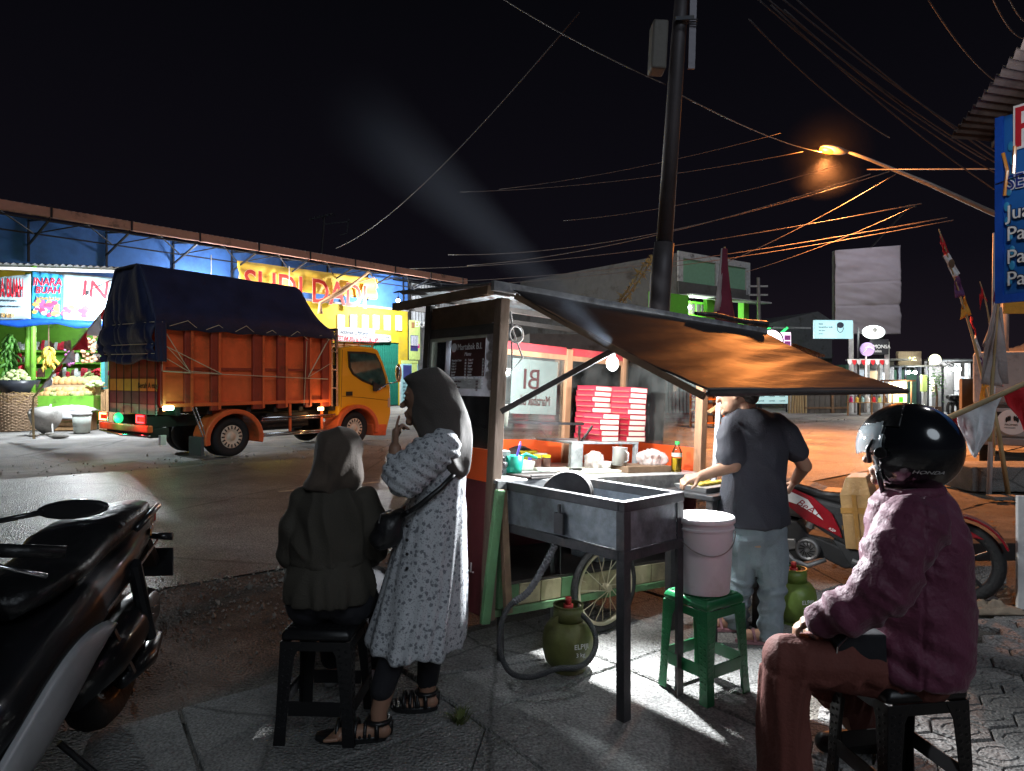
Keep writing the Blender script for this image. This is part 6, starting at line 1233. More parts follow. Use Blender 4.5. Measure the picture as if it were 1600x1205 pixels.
b = MB(); rg = F2.rows([(762, 496, 552, .07), (772, 470, 574, .09), (786, 462, 580, .11), (820, 462, 578, .125), (868, 464, 572, .12), (876, 462, 574, .13)], 64, .02, 7, 2); b.loft(rg); b.limb([L_(478, 785), L_(466, 820), L_(460, 862, .05), L_(476, 880, .22)], [.06, .062, .058, .04]); b.limb([L_(566, 783), L_(578, 820), L_(578, 856, .05), L_(570, 876, .22)], [.06, .062, .058, .04])
b.blob('blouse', m_blouse, F2.root, .008, 4, lambda p, n: .008 + .014 * nz(p.x * 8, p.y * 8, p.z * 3) + .012 * (1 - 3 * abs(nz(p.x * 12 + p.z * 5, p.y * 8, p.z * 4))))
b = MB(); rg = F2.rows([(868, 464, 573, .125), (874, 462, 574, .13), (885, 452, 578, .15), (900, 447, 583, .165), (915, 447, 585, .17), (928, 450, 583, .17), (934, 453, 580, .165)], 110, .06, 13, 8); b.loft(rg, caps=False); b.obj('peplum', m_blouse, F2.root, smooth=True, solid=.004)
b = MB(); rg = F2.rows([(669, 521, 541, .02), (673, 508, 552, .05), (682, 498, 559, .08), (698, 491, 565, .10), (718, 489, 566, .105), (735, 486, 564, .105), (748, 481, 562, .11), (757, 478, 558, .105), (765, 492, 552, .09), (771, 522, 546, .05), (775, 533, 541, .015)], 64, 0, 7, 1); b.loft(rg)
b.blob('hijab', m_hijG, F2.root, .007, 4, lambda p, n: (.009 * math.sin((p.x - .10) * 70 - (p.z - 1.1) * 34 + 2.5 * nz(p.x * 5, p.y * 5, p.z * 5)) * min(1, max(0, (1.30 - p.z) * 7)) * (.35 + .65 * (p.x > -.01))) + .009 * (1 - 3 * abs(nz(p.x * 9 + p.z * 6, p.y * 7, p.z * 3))))

# vendor in navy tee and pale jeans
F3 = Fig(1190, 3.92, 'man in navy tee and pale jeans reaching to the cart counter'); L_ = F3.L; b = MB()
hc = L_(1153, 612, .0); fd = Vector((-1, .45, -.25)); face(b, hc, fd, (0, 0, 1)); b.cap(hc + Vector((.03, 0, -.05)), L_(1168, 655), .06, .065); b.ell(L_(1180, 668), (.16, .09, .055)); b.limb([L_(1180, 690), L_(1178, 760), L_(1178, 830)], [.13, .115, .12])
s0, e0, w0 = L_(1142, 668, -.02), L_(1146, 727, -.12), L_(1096, 744, -.08); b.limb([s0, e0, w0], [.052, .042, .030]); hand(b, w0, Vector((-1, .15, -.25)), Vector((0, -.5, 1)), .8, 1, False, -1)
s0, e0, w0 = L_(1222, 670, 0), L_(1257, 728, .0), L_(1243, 750, .14); b.limb([s0, e0, w0], [.052, .042, .030]); hand(b, w0, Vector((-.5, .3, -1)), Vector((.8, -.3, 0)), 1.0, 1, False, -1)
b.limb([L_(1200, 840), L_(1210, 915), L_(1205, 985)], [.09, .065, .042]); b.limb([L_(1165, 840), L_(1157, 910, .1), L_(1152, 968, .2)], [.09, .065, .042])
for a0 in (L_(1205, 985), L_(1152, 968, .2)): b.cap((a0.x + .02, a0.y, .05), (a0.x - .15, a0.y + .03, .035), .038, .03); b.cap(a0, (a0.x + .01, a0.y, .05), .04, .038)
b.blob('body', m_skin, F3.root, .0062, 2); eyes(F3.root, hc, fd, (0, 0, 1))
b = MB(); b.ell(hc + Vector((.025, -.012, .035)), (.1, .088, .095), 20, 14); b.ell(hc + Vector((.055, -.01, -.02)), (.06, .075, .06), 14, 10); b.blob('hair', m_hair, F3.root, .008, 2, lambda p, n: .006 * nz(p.x * 40, p.y * 40, p.z * 25))
b = MB(); rg = F3.rows([(641, 1152, 1184, .065), (650, 1138, 1206, .09), (662, 1130, 1222, .115), (690, 1131, 1227, .13), (730, 1133, 1225, .125), (775, 1130, 1227, .13), (806, 1125, 1231, .14), (818, 1122, 1233, .14)], 72, .02, 6, 4); b.loft(rg)
b.limb([L_(1152, 664), L_(1143, 675, -.03), L_(1142, 712, -.09)], [.066, .078, .072]); b.limb([L_(1212, 664), L_(1226, 680), L_(1243, 706, .01)], [.062, .07, .062])
b.blob('tee_shirt', m_tee, F3.root, .0095, 4, lambda p, n: .008 + .012 * nz(p.x * 7, p.y * 7, p.z * 3) + .009 * (1 - 3 * abs(nz(p.x * 8 + p.z * 6, p.y * 7, p.z * 4))))
b = MB(); b.limb([L_(1202, 832), L_(1208, 905), L_(1205, 955), L_(1203, 990)], [.105, .082, .072, .07]); b.limb([L_(1160, 832), L_(1156, 905, .1), L_(1150, 968, .2)], [.105, .082, .07]); b.ell(L_(1180, 825), (.18, .135, .12)); b.cap(L_(1180, 840), L_(1182, 870), .12, .07)
b.blob('jeans', m_jean, F3.root, .009, 3, lambda p, n: .011 * nz(p.x * 9, p.y * 9, p.z * 9) + .007 * math.sin(p.z * 75 + 8 * nz(p.x * 4, p.y * 4, p.z * 3)) * (p.z < .35))
b = MB()
for a0 in (L_(1205, 985), L_(1152, 968, .2)): b.loft([[(a0.x - .06 + .14 * math.cos(k * math.pi / 8), a0.y + .015 + .05 * math.sin(k * math.pi / 8), z) for k in range(16)] for z in (.002, .018)]); b.tube([(a0.x - .1, a0.y - .035, .018), (a0.x - .1, a0.y + .01, .075), (a0.x - .1, a0.y + .06, .018)], .009, 6)
b.obj('flip_flops', m_pinkb if False else M('sandal_mauve', (.3, .15, .17), .6), F3.root)

# seated person in a helmet
F4 = Fig(1420, 2.43, 'person in black helmet and maroon jacket sitting on a black stool'); L_ = F4.L; b = MB()
hc = L_(1408, 706); fd = Vector((-.80, .60, -.05)); face(b, hc, fd, (0, 0, 1)); b.cap(hc + Vector((.02, 0, -.06)), L_(1424, 790), .06, .07); b.ell(L_(1430, 818), (.09, .145, .05)); b.limb([L_(1432, 840), L_(1435, 930), L_(1425, 1025)], [.13, .11, .09])
for dy, ex, ey, wx, wy in ((-.17, 1378, 925, 1292, 968), (.17, 1372, 925, 1300, 965)):
    s0, e0, w0 = L_(1415, 825, dy), L_(ex, ey, dy * 1.15), L_(wx, wy, dy * .45); b.limb([s0, e0, w0], [.05, .042, .03]); hand(b, w0, Vector((-1, -dy * 2, -.25)), Vector((0, 0, 1)), .8, .95, False, 1 if dy < 0 else -1)
def lg(pts, rs): b.limb(pts, rs)
k1, a1 = L_(1222, 1025, -.06), L_(1228, 1255, -.03); k2, a2 = L_(1255, 1030, .14), L_(1352, 1150, .34)
b.limb([L_(1420, 1055, -.04), k1, a1], [.065, .058, .042]); b.limb([L_(1420, 1055, .05), k2, a2], [.065, .062, .04])
for a0 in (a1, a2): b.cap((a0.x + .02, a0.y, .05), (a0.x - .15, a0.y, .04), .038, .03); b.cap(a0, (a0.x + .01, a0.y, .05), .04, .038)
b.blob('body', m_skin, F4.root, .0065, 2); eyes(F4.root, hc, fd, (0, 0, 1))
b = MB(); b.limb([L_(1420, 1045, -.04), L_(1310, 1030, -.07), k1 + Vector((.01, 0, -.012)), L_(1224, 1130, -.05), L_(1228, 1215, -.04), L_(1232, 1262, -.03)], [.10, .10, .082, .082, .088, .092]); b.limb([L_(1420, 1050, .09), k2, L_(1330, 1095, .26), L_(1352, 1128, .33)], [.115, .08, .066, .06]); b.ell(L_(1425, 1050), (.12, .14, .08))
b.blob('trousers', m_rust, F4.root, .009, 4, lambda p, n: .012 * nz(p.x * 6, p.y * 6, p.z * 3) + .016 * (1 - 3 * abs(nz(p.x * 13, p.y * 11, p.z * 2.5))) * (1 if p.z < .5 else .4))
for q in (a1, a2): b = MB(); b.cap((q.x + .03, q.y, .05), (q.x - .16, q.y, .045), .05, .042); b.blob('shoe', m_leath, F4.root, .008, 2)
b = MB(); rg = F4.rows([(764, 1385, 1470, .07), (776, 1372, 1480, .095), (795, 1368, 1486, .14), (825, 1364, 1493, .17), (880, 1358, 1501, .185), (940, 1350, 1506, .19), (985, 1346, 1506, .20), (1018, 1342, 1504, .205), (1036, 1340, 1498, .205), (1042, 1344, 1493, .20)], 80, .03, 7, 6); b.loft(rg)
b.limb([L_(1425, 822, -.13), L_(1398, 870, -.19), L_(1372, 925, -.215), L_(1325, 955, -.17), L_(1285, 968, -.11)], [.105, .096, .085, .068, .05]); b.limb([L_(1425, 822, .13), L_(1380, 925, .21), L_(1300, 965, .1)], [.085, .078, .05])
def quilt(p, n):
    q = .005 + .011 * nz(p.x * 5 + p.z * 5, p.y * 5, p.z * 3 - p.x * 4) + .008 * (1 - abs(nz(p.x * 6 + p.z * 11, p.y * 8, p.z * 2 + p.x * 4)) * 3) * (.4 + .6 * (p.x < .02))
    seam = abs(((p.y * .0 + p.z) * 1.0) % 1 - 2); a_ = math.atan2(p.y, p.x - .03); s_ = abs(math.sin(a_ * 2 + .9)); q -= .008 * math.exp(-(s_ / .05) ** 2) * (p.x > -.12)
    sl = (p.x < -.02 and p.z < .98 and p.y < -.05); q += (.014 * nz(p.x * 22 + p.z * 22, p.y * 7, p.z * 9 - p.x * 9)) * (1 if sl else .5); return q
b.blob('jacket', m_jack, F4.root, .0075, 3, quilt)
b = MB(); b.tube([(L_(1425, 776).x + .085 * math.cos(k * math.pi / 12), .075 * math.sin(k * math.pi / 12), L_(0, 768).z + .008 * math.cos(k * math.pi / 12)) for k in range(24)], .026, 10, closed=True); b.blob('collar', m_jack, F4.root, .008, 2, lambda p, n: .006 * nz(p.x * 20, p.y * 20, p.z * 20))
# helmet: shell with a face opening, raised clear visor, strap and lettering
m_hel = M('helmet_black', (.010, .011, .014), .16, var=.3, scale=3, coat=1, bump=.015); hcc = L_(1424, 700); hroot = thing('motorcycle_helmet', 'glossy black open face helmet with raised clear visor worn by the seated person', 'helmet', at(hcc + Vector((F4.X0, 2.43, 0)), math.degrees(math.atan2(.60, -.80)) - 180))
def shell(l, r, cond, n=144, k=96):
    vs = []; idx = {}
    for i in range(k + 1):
        for j in range(n):
            t = math.pi * i / k; a = 2 * math.pi * j / n; d = Vector((math.sin(t) * math.cos(a), math.sin(t) * math.sin(a), math.cos(t))); idx[i, j] = (len(vs), d); vs.append((d.x * r[0], d.y * r[1], d.z * r[2] - (.012 * max(0, -d.z) * 0)))
    fs = []
    for i in range(k):
        for j in range(n):
            q = [idx[i, j], idx[i + 1, j], idx[i + 1, (j + 1) % n], idx[i, (j + 1) % n]]; c = sum((x[1] for x in q), Vector()) / 4
            if cond(c): fs.append([x[0] for x in q])
    l.add(vs, fs)
b = MB(); shell(b, (.156, .134, .150), lambda c: not (c.x < -.52 and c.z < .33) and c.z > -.90); b.obj('helmet_shell', m_hel, hroot, smooth=True, solid=.012)
b = MB(); shell(b, (.150, .126, .142), lambda c: not (c.x < -.66 and c.z < .36) and c.z > -.88, 72, 48); b.obj('helmet_lining', m_pants, hroot, smooth=True, solid=.01)
b = MB(); shell(b, (.176, .146, .165), lambda c: c.x < -.42 and .02 + .35 * (c.x + .42) < c.z < .58 + .3 * (c.x + .42) ); b.obj('visor', M('visor_clear', (.55, .62, .66), .08, alpha=.55, var=.05, coat=1, bump=0), hroot, smooth=True, solid=.003)
b = MB(); shell(b, (.172, .143, .160), lambda c: c.x < -.1 and .50 < c.z < .97); b.obj('peak', m_leath, hroot, smooth=True, solid=.004)
for s_ in (-1, 1): b = MB(); b.cyl((-.075, .134 * s_, -.01), (-.075, .150 * s_, -.01), .02, 18); b.obj('hinge', m_leath, hroot, bevel=.004)
b = MB(); b.tube([(-.09, -.105, -.08), (-.08, -.06, -.155), (-.075, 0, -.17), (-.08, .06, -.155), (-.09, .105, -.08)], .009, 6); b.tube([(-.115, -.1, -.05), (-.12, -.11, -.0), (-.10, -.115, .03)], .008, 6); b.obj('chin_strap', m_leath, hroot, smooth=True)
o = text('HONDA', .016, m_white, hroot, (.03, -.1, -.09), ext=.0006, shear=.3, sx=1.5)
for v in o.data.vertices:     # wrap the word round the shell
    x = v.co.x * 1.5 ; a = -R(84) + x / .13; t = math.acos(max(-1, min(1, (-.075 + v.co.y * 1.0) / .152))); rr_ = 1.055 + v.co.z * 2
    v.co = Vector((.160 * rr_ * math.sin(t) * math.cos(a), .136 * rr_ * math.sin(t) * math.sin(a), -.075 + v.co.y))
o.location = (0, 0, 0); o.rotation_euler = (0, 0, 0); o.scale = (1, 1, 1)
p = L_(1330, 1015, -.09); r_ = thing('lap_bag', 'black bag lying in the lap of the person with the helmet', 'bag', at(p + Vector((F4.X0, 2.43, 0)))); b = MB(); b.box(-.075, .10, -.05, .05, -.085, .07); b.blob('bag_body', m_pants, r_, .008, 3, lambda q, n: .006 * nz(q.x * 14, q.y * 14, q.z * 10)); b = MB(); b.tube([(-.076, -.05, -.02), (-.070, -.052, .03), (-.04, -.052, .062)], .004, 6); b.obj('zip', m_chr, r_)
# ------------------------------------------------------------------ scooters
def wheel2(parent, x, r, w, mat_rim, spokes=5, z=None):
    root = bpy.data.objects.new('wheel', None); COL.objects.link(root); root.parent = parent; root.location = (x, 0, z or r); root.rotation_euler = (R(90), 0, 0)
    part(lambda l: l.lathe([(r - w * .5 + w * .5 * math.cos(a), w * .5 * math.sin(a)) for a in [k * math.pi / 6 for k in range(13)]], 48), 'tyre', m_tyre, root, smooth=True)
    part(lambda l: (l.lathe([(r - w * .62, -w * .42), (r - w * .95, -w * .3), (r - w * .95, w * .3), (r - w * .62, w * .42)], 48), l.lathe([(0, -.03), (.05, -.03), (.055, .03), (0, .03)], 20)), 'rim', mat_rim, root, smooth=True)
    for k in range(spokes): a = 2 * math.pi * k / spokes + .3; part(lambda l: l.bar((.04 * math.cos(a), .04 * math.sin(a), 0), ((r - w * .9) * math.cos(a + .15), (r - w * .9) * math.sin(a + .15), 0), .022, .03), 'spoke', mat_rim, root, bevel=.004)
    part(lambda l: l.lathe([(.06, .045), (.1, .045), (.1, .05), (.06, .05)], 28), 'brake_disc', m_chr, root); return root
m_sred = M('scooter_red', (.26, .01, .018), .22, coat=.8, var=.06, bump=.02); m_sblk = M('scooter_black', (.012, .012, .014), .3, coat=.5, var=.1, bump=.02); m_matt = M('plastic_matt', (.03, .031, .033), .6, bump=.15, dirt=.3, dirtcol=(.09, .08, .07)); m_alloy = M('engine_alloy', (.28, .28, .28), .45, .7, dirt=.4, dirtcol=(.07, .06, .055)); m_dec = M('decal_white', (.68, .7, .7), .4, var=.25, scale=10)
m_ramb = M('lens_amber', (.75, .28, .03), .2, coat=1, bump=0); m_rimd = M('rim_dark', (.03, .03, .032), .35, .4)
def outline(root, F, pts, y0, y1, name, mat, bevel=.008, taper=None):
    q = [F.xz(px, py, y0) for px, py in pts]; lo = MB(); lo.prism(q, y0, y1); return lo.obj(name, mat, root, bevel=bevel, seg=2)
RS = Frame((2.48, 4.96), -33.4); rs = thing('red_scooter', 'red and black scooter with white decals parked behind the man', 'scooter', RS.M)
wheel2(rs, .60, .275, .085, m_rimd, 5); wheel2(rs, -.60, .275, .095, m_rimd, 5)
o_ = lambda pts, y0, y1, n, m, **k: outline(rs, RS, pts, y0, y1, n, m, **k)
o_([(1175, 778), (1226, 762), (1270, 778), (1335, 793), (1352, 800), (1350, 850), (1330, 858), (1290, 835), (1255, 812), (1200, 800)], -.15, .15, 'body_shell', m_matt, bevel=.03)
o_([(1190, 762), (1226, 758), (1270, 777), (1300, 803), (1312, 827), (1316, 842), (1290, 828), (1256, 812), (1228, 788), (1185, 775)], -.172, -.152, 'side_fairing', m_sred)
o_([(1200, 766), (1226, 764), (1262, 781), (1286, 813), (1270, 802), (1245, 788), (1215, 778)], -.180, -.173, 'decal', m_dec, bevel=.001)
o_([(1190, 757), (1232, 752), (1262, 760), (1285, 768), (1325, 771), (1335, 780), (1335, 795), (1300, 786), (1262, 775), (1228, 762)], -.135, .135, 'seat', m_leath, bevel=.03)
xw_, zw_ = RS.xz(1250, 790, -.184); text('BeAT', .075, m_sred, rs, (xw_ - .03, -.181, zw_ + .01), (90, 30, 0), ext=.001, shear=.3); xw_, zw_ = RS.xz(1294, 826, -.176); text('eSP', .03, m_wprint, rs, (xw_, -.1735, zw_), (90, 35, 0), ext=.001, shear=.3)
o_([(1225, 810), (1245, 815), (1262, 835), (1290, 845), (1335, 865), (1350, 885), (1320, 890), (1285, 872), (1250, 880), (1225, 868)], -.12, .10, 'engine_block', m_matt, bevel=.015)
xe, ze_ = RS.xz(1261, 859, -.17); T = Matrix.Translation((xe, -.14, ze_)) @ Matrix.Rotation(R(90), 4, 'X')
part(lambda l: l.lathe([(0, .03), (.05, .035), (.058, .03), (.062, .045), (.078, .04), (.082, 0), (.082, -.04), (0, -.04)], 32, 0, T), 'fan_cover', m_alloy, rs, smooth=True)
part(lambda l: [l.bar((xe + .02 * math.cos(a), -.178, ze_ + .02 * math.sin(a)), (xe + .055 * math.cos(a + .5), -.178, ze_ + .055 * math.sin(a + .5)), .005) for a in [k * math.pi / 6 for k in range(12)]], 'fan_grille', m_black, rs)
part(lambda l: l.tube([(RS.xz(1290, 875, -.16)[0], -.15, RS.xz(1290, 875, -.16)[1]), (RS.xz(1262, 884, -.18)[0], -.19, RS.xz(1262, 884, -.18)[1]), (RS.xz(1240, 876, -.18)[0], -.19, RS.xz(1240, 876, -.18)[1]), (-.55, -.19, .30), (-.8, -.19, .34)], [.016, .018, .022, .045, .05], 10), 'exhaust', m_alloy, rs, smooth=True)
o_([(1225, 842), (1242, 842), (1246, 858), (1225, 860)], -.14, -.10, 'air_box', m_alloy); part(lambda l: l.tube([(-.25, -.13, .55), (-.3, -.13, .42)], .03, 10), 'shock_absorber', m_alloy, rs); part(lambda l: l.tube([(-.02, -.12, .22), (.05, -.12, .2), (.1, -.12, .2)], .022, 8), 'stand_pivot', m_alloy, rs)
o_([(1300, 842), (1348, 862), (1420, 890), (1440, 880), (1430, 900), (1380, 905), (1330, 890)], -.13, .13, 'floorboard', m_matt, bevel=.015)
o_([(1440, 760), (1478, 775), (1500, 800), (1480, 860), (1455, 900), (1430, 900), (1430, 800)], -.15, .15, 'leg_shield', m_sred, bevel=.03)
part(lambda l: l.loft([[(.60 + r_ * math.cos(a), y, .29 + r_ * math.sin(a)) for r_, a in [(.305, R(20 + 12 * k)) for k in range(8)] + [(.29, R(104 - 12 * k)) for k in range(8)]] for y in (-.06, .06)]), 'front_fender', m_sred, rs, bevel=.01)
q = [RS.xz(px, py, 0) for px, py in ((1470, 795), (1500, 818), (1541, 843), (1500, 836), (1472, 825))]; part(lambda l: l.prism(q, -.05, .05), 'fender_beak', m_sred, rs, bevel=.012)
part(lambda l: (l.tube([(.56, -.07, .29), (.40, -.07, .62)], .02, 8), l.tube([(.56, .07, .29), (.40, .07, .62)], .02, 8)), 'fork', m_alloy, rs)
part(lambda l: (l.ell((.44, 0, .88), (.10, .14, .11), 16, 10)), 'head_cowl', m_sred, rs, smooth=True); part(lambda l: l.ell((.50, 0, .85), (.07, .10, .07), 14, 8), 'headlight', M('lens_pale', (.5, .58, .42), .12, coat=1, bump=0), rs, smooth=True)
part(lambda l: l.tube([(.32, -.33, .95), (.38, -.15, .98), (.38, .15, .98), (.32, .33, .95)], .014, 8), 'handlebar', m_leath, rs, smooth=True)
for s_ in (-1, 1): part(lambda l: (l.tube([(.37, .2 * s_, .98), (.36, .26 * s_, 1.12)], .006, 6), l.ell((.35, .28 * s_, 1.14), (.02, .06, .035), 12, 8)), 'mirror', m_leath, rs, smooth=True)
part(lambda l: (l.box(-.78, -.72, -.08, .08, .62, .70), l.box(-.86, -.80, -.06, .06, .34, .5)), 'tail_lamp', m_rlens, rs, bevel=.01); part(lambda l: l.tube([(-.05, .1, .24), (-.02, .22, .02)], .012, 6), 'side_stand', m_black, rs)
# cardboard parcel on its floorboard
qx, qz = RS.xz(1340, 858, -.12); m_card = M('cardboard_tape', (.46, .28, .12), .35, var=.2, scale=7, coat=.5, bump=.3)
r_ = thing('parcel_box', 'tape-wrapped cardboard box standing on the red scooter floorboard', 'box', RS.M @ Matrix.Translation((qx, 0, qz + .005)) @ Matrix.Rotation(R(-5), 4, 'Y')); part(lambda l: l.loft([[(-.07, -.16, 0), (.13, -.16, 0), (.13, .16, 0), (-.07, .16, 0)], [(-.075, -.17, .38), (.12, -.17, .38), (.12, .17, .38), (-.075, .17, .38)], [(-.03, -.15, .50), (.1, -.15, .50), (.1, .15, .50), (-.03, .15, .50)]]), 'carton', m_card, r_, bevel=.006)
part(lambda l: (l.bar((-.079, -.16, .15), (-.079, .16, .15), .003, .03), l.box(-.078, .125, -.1715, -.168, .25, .29), l.box(.0, .03, -.1735, -.1716, .0, .38)), 'tape_strip', M('tape_brown', (.45, .24, .07), .25, coat=.6), r_)

# black scooter close at the left, seen from its front left side
BS = Frame((-1.73, 2.36), -86); bk = thing('black_scooter', 'big black scooter with silver side strip cropped by the left edge', 'scooter', BS.M)
wheel2(bk, .68, .28, .10, m_rimd); wheel2(bk, -.64, .28, .13, m_rimd)
def ring2(x, zc, hw, hh, pw=.75, n=28, dy=0): return [(x, dy + hw * math.copysign(abs(math.cos(a)) ** pw, math.cos(a)), zc + hh * math.copysign(abs(math.sin(a)) ** pw, math.sin(a))) for a in [2 * math.pi * k / n for k in range(n)]]
part(lambda l: l.loft([ring2(-1.02, .86, .02, .02), ring2(-.98, .845, .07, .045), ring2(-.80, .79, .125, .085), ring2(-.55, .72, .165, .12), ring2(-.25, .62, .185, .16), ring2(.05, .50, .19, .17), ring2(.25, .42, .19, .16), ring2(.42, .40, .17, .14)]), 'body_shell', m_sblk, bk, smooth=True)
part(lambda l: l.loft([ring2(-.92, .90, .07, .025), ring2(-.75, .885, .13, .05), ring2(-.50, .86, .155, .065), ring2(-.36, .835, .16, .07), ring2(-.26, .79, .15, .055), ring2(-.05, .76, .14, .055), ring2(.08, .74, .10, .045)]), 'seat', m_leath, bk, smooth=True, bevel=.0)
for s_ in (-1, 1):
    part(lambda l: l.tube([(-.98, .055 * s_, .87), (-.90, .12 * s_, .90), (-.72, .155 * s_, .885), (-.62, .15 * s_, .85)], .014, 8), 'grab_rail', m_sblk, bk, smooth=True)
    P_ = [(-.92, .83), (-.75, .80), (-.45, .70), (-.1, .56), (.22, .40), (.42, .33), (.40, .27), (.1, .36), (-.25, .50), (-.55, .66), (-.8, .77)]
    lo = MB(); lo.sheet(lambda a, c: Vector(((-.34 + .86 * a), s_ * (.182 + .022 * math.sin(math.pi * c) + .01 * math.sin(math.pi * a)), .54 - .30 * a + (.01 + .20 * math.sin(math.pi * min(1, a * 1.05)) ** .7) * (c - .5) + .02 * math.sin(a * 6))), 22, 6); lo.obj('silver_strip', M('silver_strip', (.5, .51, .53), .4, .3, var=.1, bump=.05), bk, smooth=True, solid=.006)
    part(lambda l: l.bar((-.96, .075 * s_, .80), (-.78, .14 * s_, .80), .004, .028), 'turn_signal', m_ramb, bk)
    part(lambda l: l.bar((-.90, .12 * s_, .74), (-.30, .188 * s_, .60), .005, .012), 'chrome_line', m_chr, bk)
part(lambda l: (l.box(-1.03, -.99, -.06, .06, .80, .86)), 'tail_lamp', m_rlens, bk, bevel=.012)
part(lambda l: l.loft([[(-.93, -.08, .74), (-.93, .08, .74), (-1.06, .07, .60), (-1.06, -.07, .60)], [(-.90, -.07, .72), (-.90, .07, .72), (-1.02, .06, .58), (-1.02, -.06, .58)]]), 'rear_mudguard', m_sblk, bk, bevel=.006)
part(lambda l: l.box(-1.08, -1.07, -.075, .12, .52, .66), 'licence_plate', m_sblk, bk, bevel=.004)
part(lambda l: (l.tube([(-.98, .05, .74), (-.99, .15, .735)], [.014, .02], 8)), 'turn_signal_stalk', m_sblk, bk, smooth=True)
part(lambda l: l.loft([ring2(-.90, .44, .03, .04, dy=.07), ring2(-.84, .45, .07, .085, dy=.085), ring2(-.66, .43, .085, .10, dy=.10), ring2(-.45, .38, .085, .10, dy=.11), ring2(-.2, .34, .06, .08, dy=.10)]), 'engine_case', m_sblk, bk, smooth=True)
part(lambda l: [l.bar((-.86 + .02 * k, .145, .45 - .03 * k), (-.72 + .02 * k, .18, .48 - .03 * k), .006, .008) for k in range(3)], 'case_ribs', m_chr, bk); part(lambda l: l.tube([(-.72, .16, .35), (-.55, .17, .72)], [.03, .03], 10), 'shock_absorber', m_sblk, bk)
part(lambda l: (l.tube([(-.86, .13, .30), (-.72, .15, .26), (-.5, .14, .24)], [.03, .045, .03], 10)), 'footrest_pipe', m_sblk, bk, smooth=True); part(lambda l: l.bar((-.55, .17, .26), (-.38, .17, .50), .016), 'stand_bar', m_chr, bk)
part(lambda l: l.loft([ring2(.30, .66, .10, .10), ring2(.40, .78, .14, .16), ring2(.48, .86, .12, .12), ring2(.60, .72, .15, .2), ring2(.74, .62, .08, .1)]), 'front_cowl', m_sblk, bk, smooth=True)
part(lambda l: (l.tube([(.36, -.36, 1.0), (.45, -.18, 1.03), (.45, .18, 1.03), (.36, .24, 1.0)], .013, 8)), 'handlebar', m_sblk, bk, smooth=True)
for s_ in (-1, 1):
    part(lambda l: l.tube([(.42, .20 * s_, 1.015), (.33, .38 * s_, .985)], [.021, .019], 12), 'grip', m_leath, bk, smooth=True)
    part(lambda l: l.tube([(.47, .20 * s_, 1.0), (.44, .30 * s_, .965), (.39, .36 * s_, .93)], [.008, .006, .008], 8), 'brake_lever', m_chr, bk, smooth=True)
    part(lambda l: l.tube([(.43, .17 * s_, 1.03), (.46, .25 * s_, 1.10), (.44, .38 * s_, 1.125)], .008, 8), 'mirror_arm', m_sblk, bk, smooth=True)
    part(lambda l: l.loft([[(.42 + .02 * k, (.37 + .085 + .1 * math.cos(a)) * s_, 1.13 + .028 * math.sin(a) + .006 * math.cos(a)) for a in [j * math.pi / 8 for j in range(16)]] for k in (0, 1)]), 'mirror', m_sblk, bk, bevel=.008)
part(lambda l: (l.box(.40, .50, -.14, .14, 1.0, 1.10)), 'dashboard', m_sblk, bk, bevel=.03); part(lambda l: l.loft([[(.55, -.15, .98), (.55, .15, .98), (.62, .13, .92), (.62, -.13, .92)], [(.50, -.12, 1.2), (.50, .12, 1.2), (.51, .11, 1.2), (.51, -.11, 1.2)]]), 'windscreen', M('smoked_screen', (.02, .02, .025), .1, alpha=.7, bump=0), bk)
part(lambda l: l.tube([(-.1, .12, .2), (-.15, .26, .02)], .012, 8), 'side_stand', m_black, bk)

# ------------------------------------------------------------------ litter, beam and post at the right
m_beam = M('beam_black', (.02, .018, .018), .8, dirt=.4, dirtcol=(.06, .05, .04))
r_ = G(1505, 905); o = part(lambda l: l.cbox((0, 0, 0), (2.6, .16, .13)), 'timber_beam', m_beam, None, bevel=.008); o.matrix_world = at(P(1640, 858, 5.2), 6, (0, 1)); tag(o, 'charred black beam lying behind the scooter front wheel', 'beam')
for px, py in ((1530, 0), (1700, 0)): 
    o = part(lambda l: l.box(-.16, .16, -.12, .12, 0, .14), 'support_block', m_conc, None, bevel=.01); o.location = (P(px, 858, 5.2).x, 5.25, -.03); tag(o, 'rough concrete block carrying the %s end of the black beam' % ('near' if px < 1600 else 'cropped'), 'block')
m_cloth = M('dusty_cloth', (.30, .24, .18), .9, var=.35, scale=6, bump=.6)
def heap(px, py, w, d, h, label, seed, mat=m_cloth, z=0):
    lo = MB(); lo.sheet(lambda a, c: Vector(((a - .5) * w, (c - .5) * d, .005 + h * max(0, math.sin(math.pi * a) * math.sin(math.pi * c)) ** .6 * (.5 + .9 * abs(nz(a * 4 + seed, c * 4)) + .25 * nz(a * 13, c * 13 + seed)))), 40, 26); o = lo.obj('crumpled_cloth', mat, None, smooth=True, solid=.006); o.location = G(px, py, z); return tag(o, label, 'cloth')
heap(1545, 956, .42, .16, .07, 'beige cloth strip trodden flat at the edge of the pavers', 3); heap(1590, 938, .35, .22, .09, 'dusty crumpled cloth beside the white post', 8); heap(1560, 935, .25, .2, .05, 'grey rag heap between the scooter wheel and the cloth', 12, M('grey_rag', (.09, .08, .08), .9, bump=.8))
o = part(lambda l: l.box(-.015, .25, -.012, .012, 0, .74), 'white_board', m_white, None, bevel=.004); o.location = P(1592, 930, 4.5) * 1; o.location.z = 0; tag(o, 'white upright board cropped by the right edge', 'board')
yc = thing('rope_scrap', 'yellow rope scrap lying on the ground near the green cylinder', 'cord', at(G(1250, 985))); part(lambda l: l.tube([Vector((-.03, 0, .01)), Vector((.02, .04, .03)), Vector((.1, .06, .02)), Vector((.2, .03, .01)), Vector((.26, .06, .01))], .008, 6), 'cord_loop', M('cord_yellow', (.6, .42, .08), .7), yc, smooth=True)
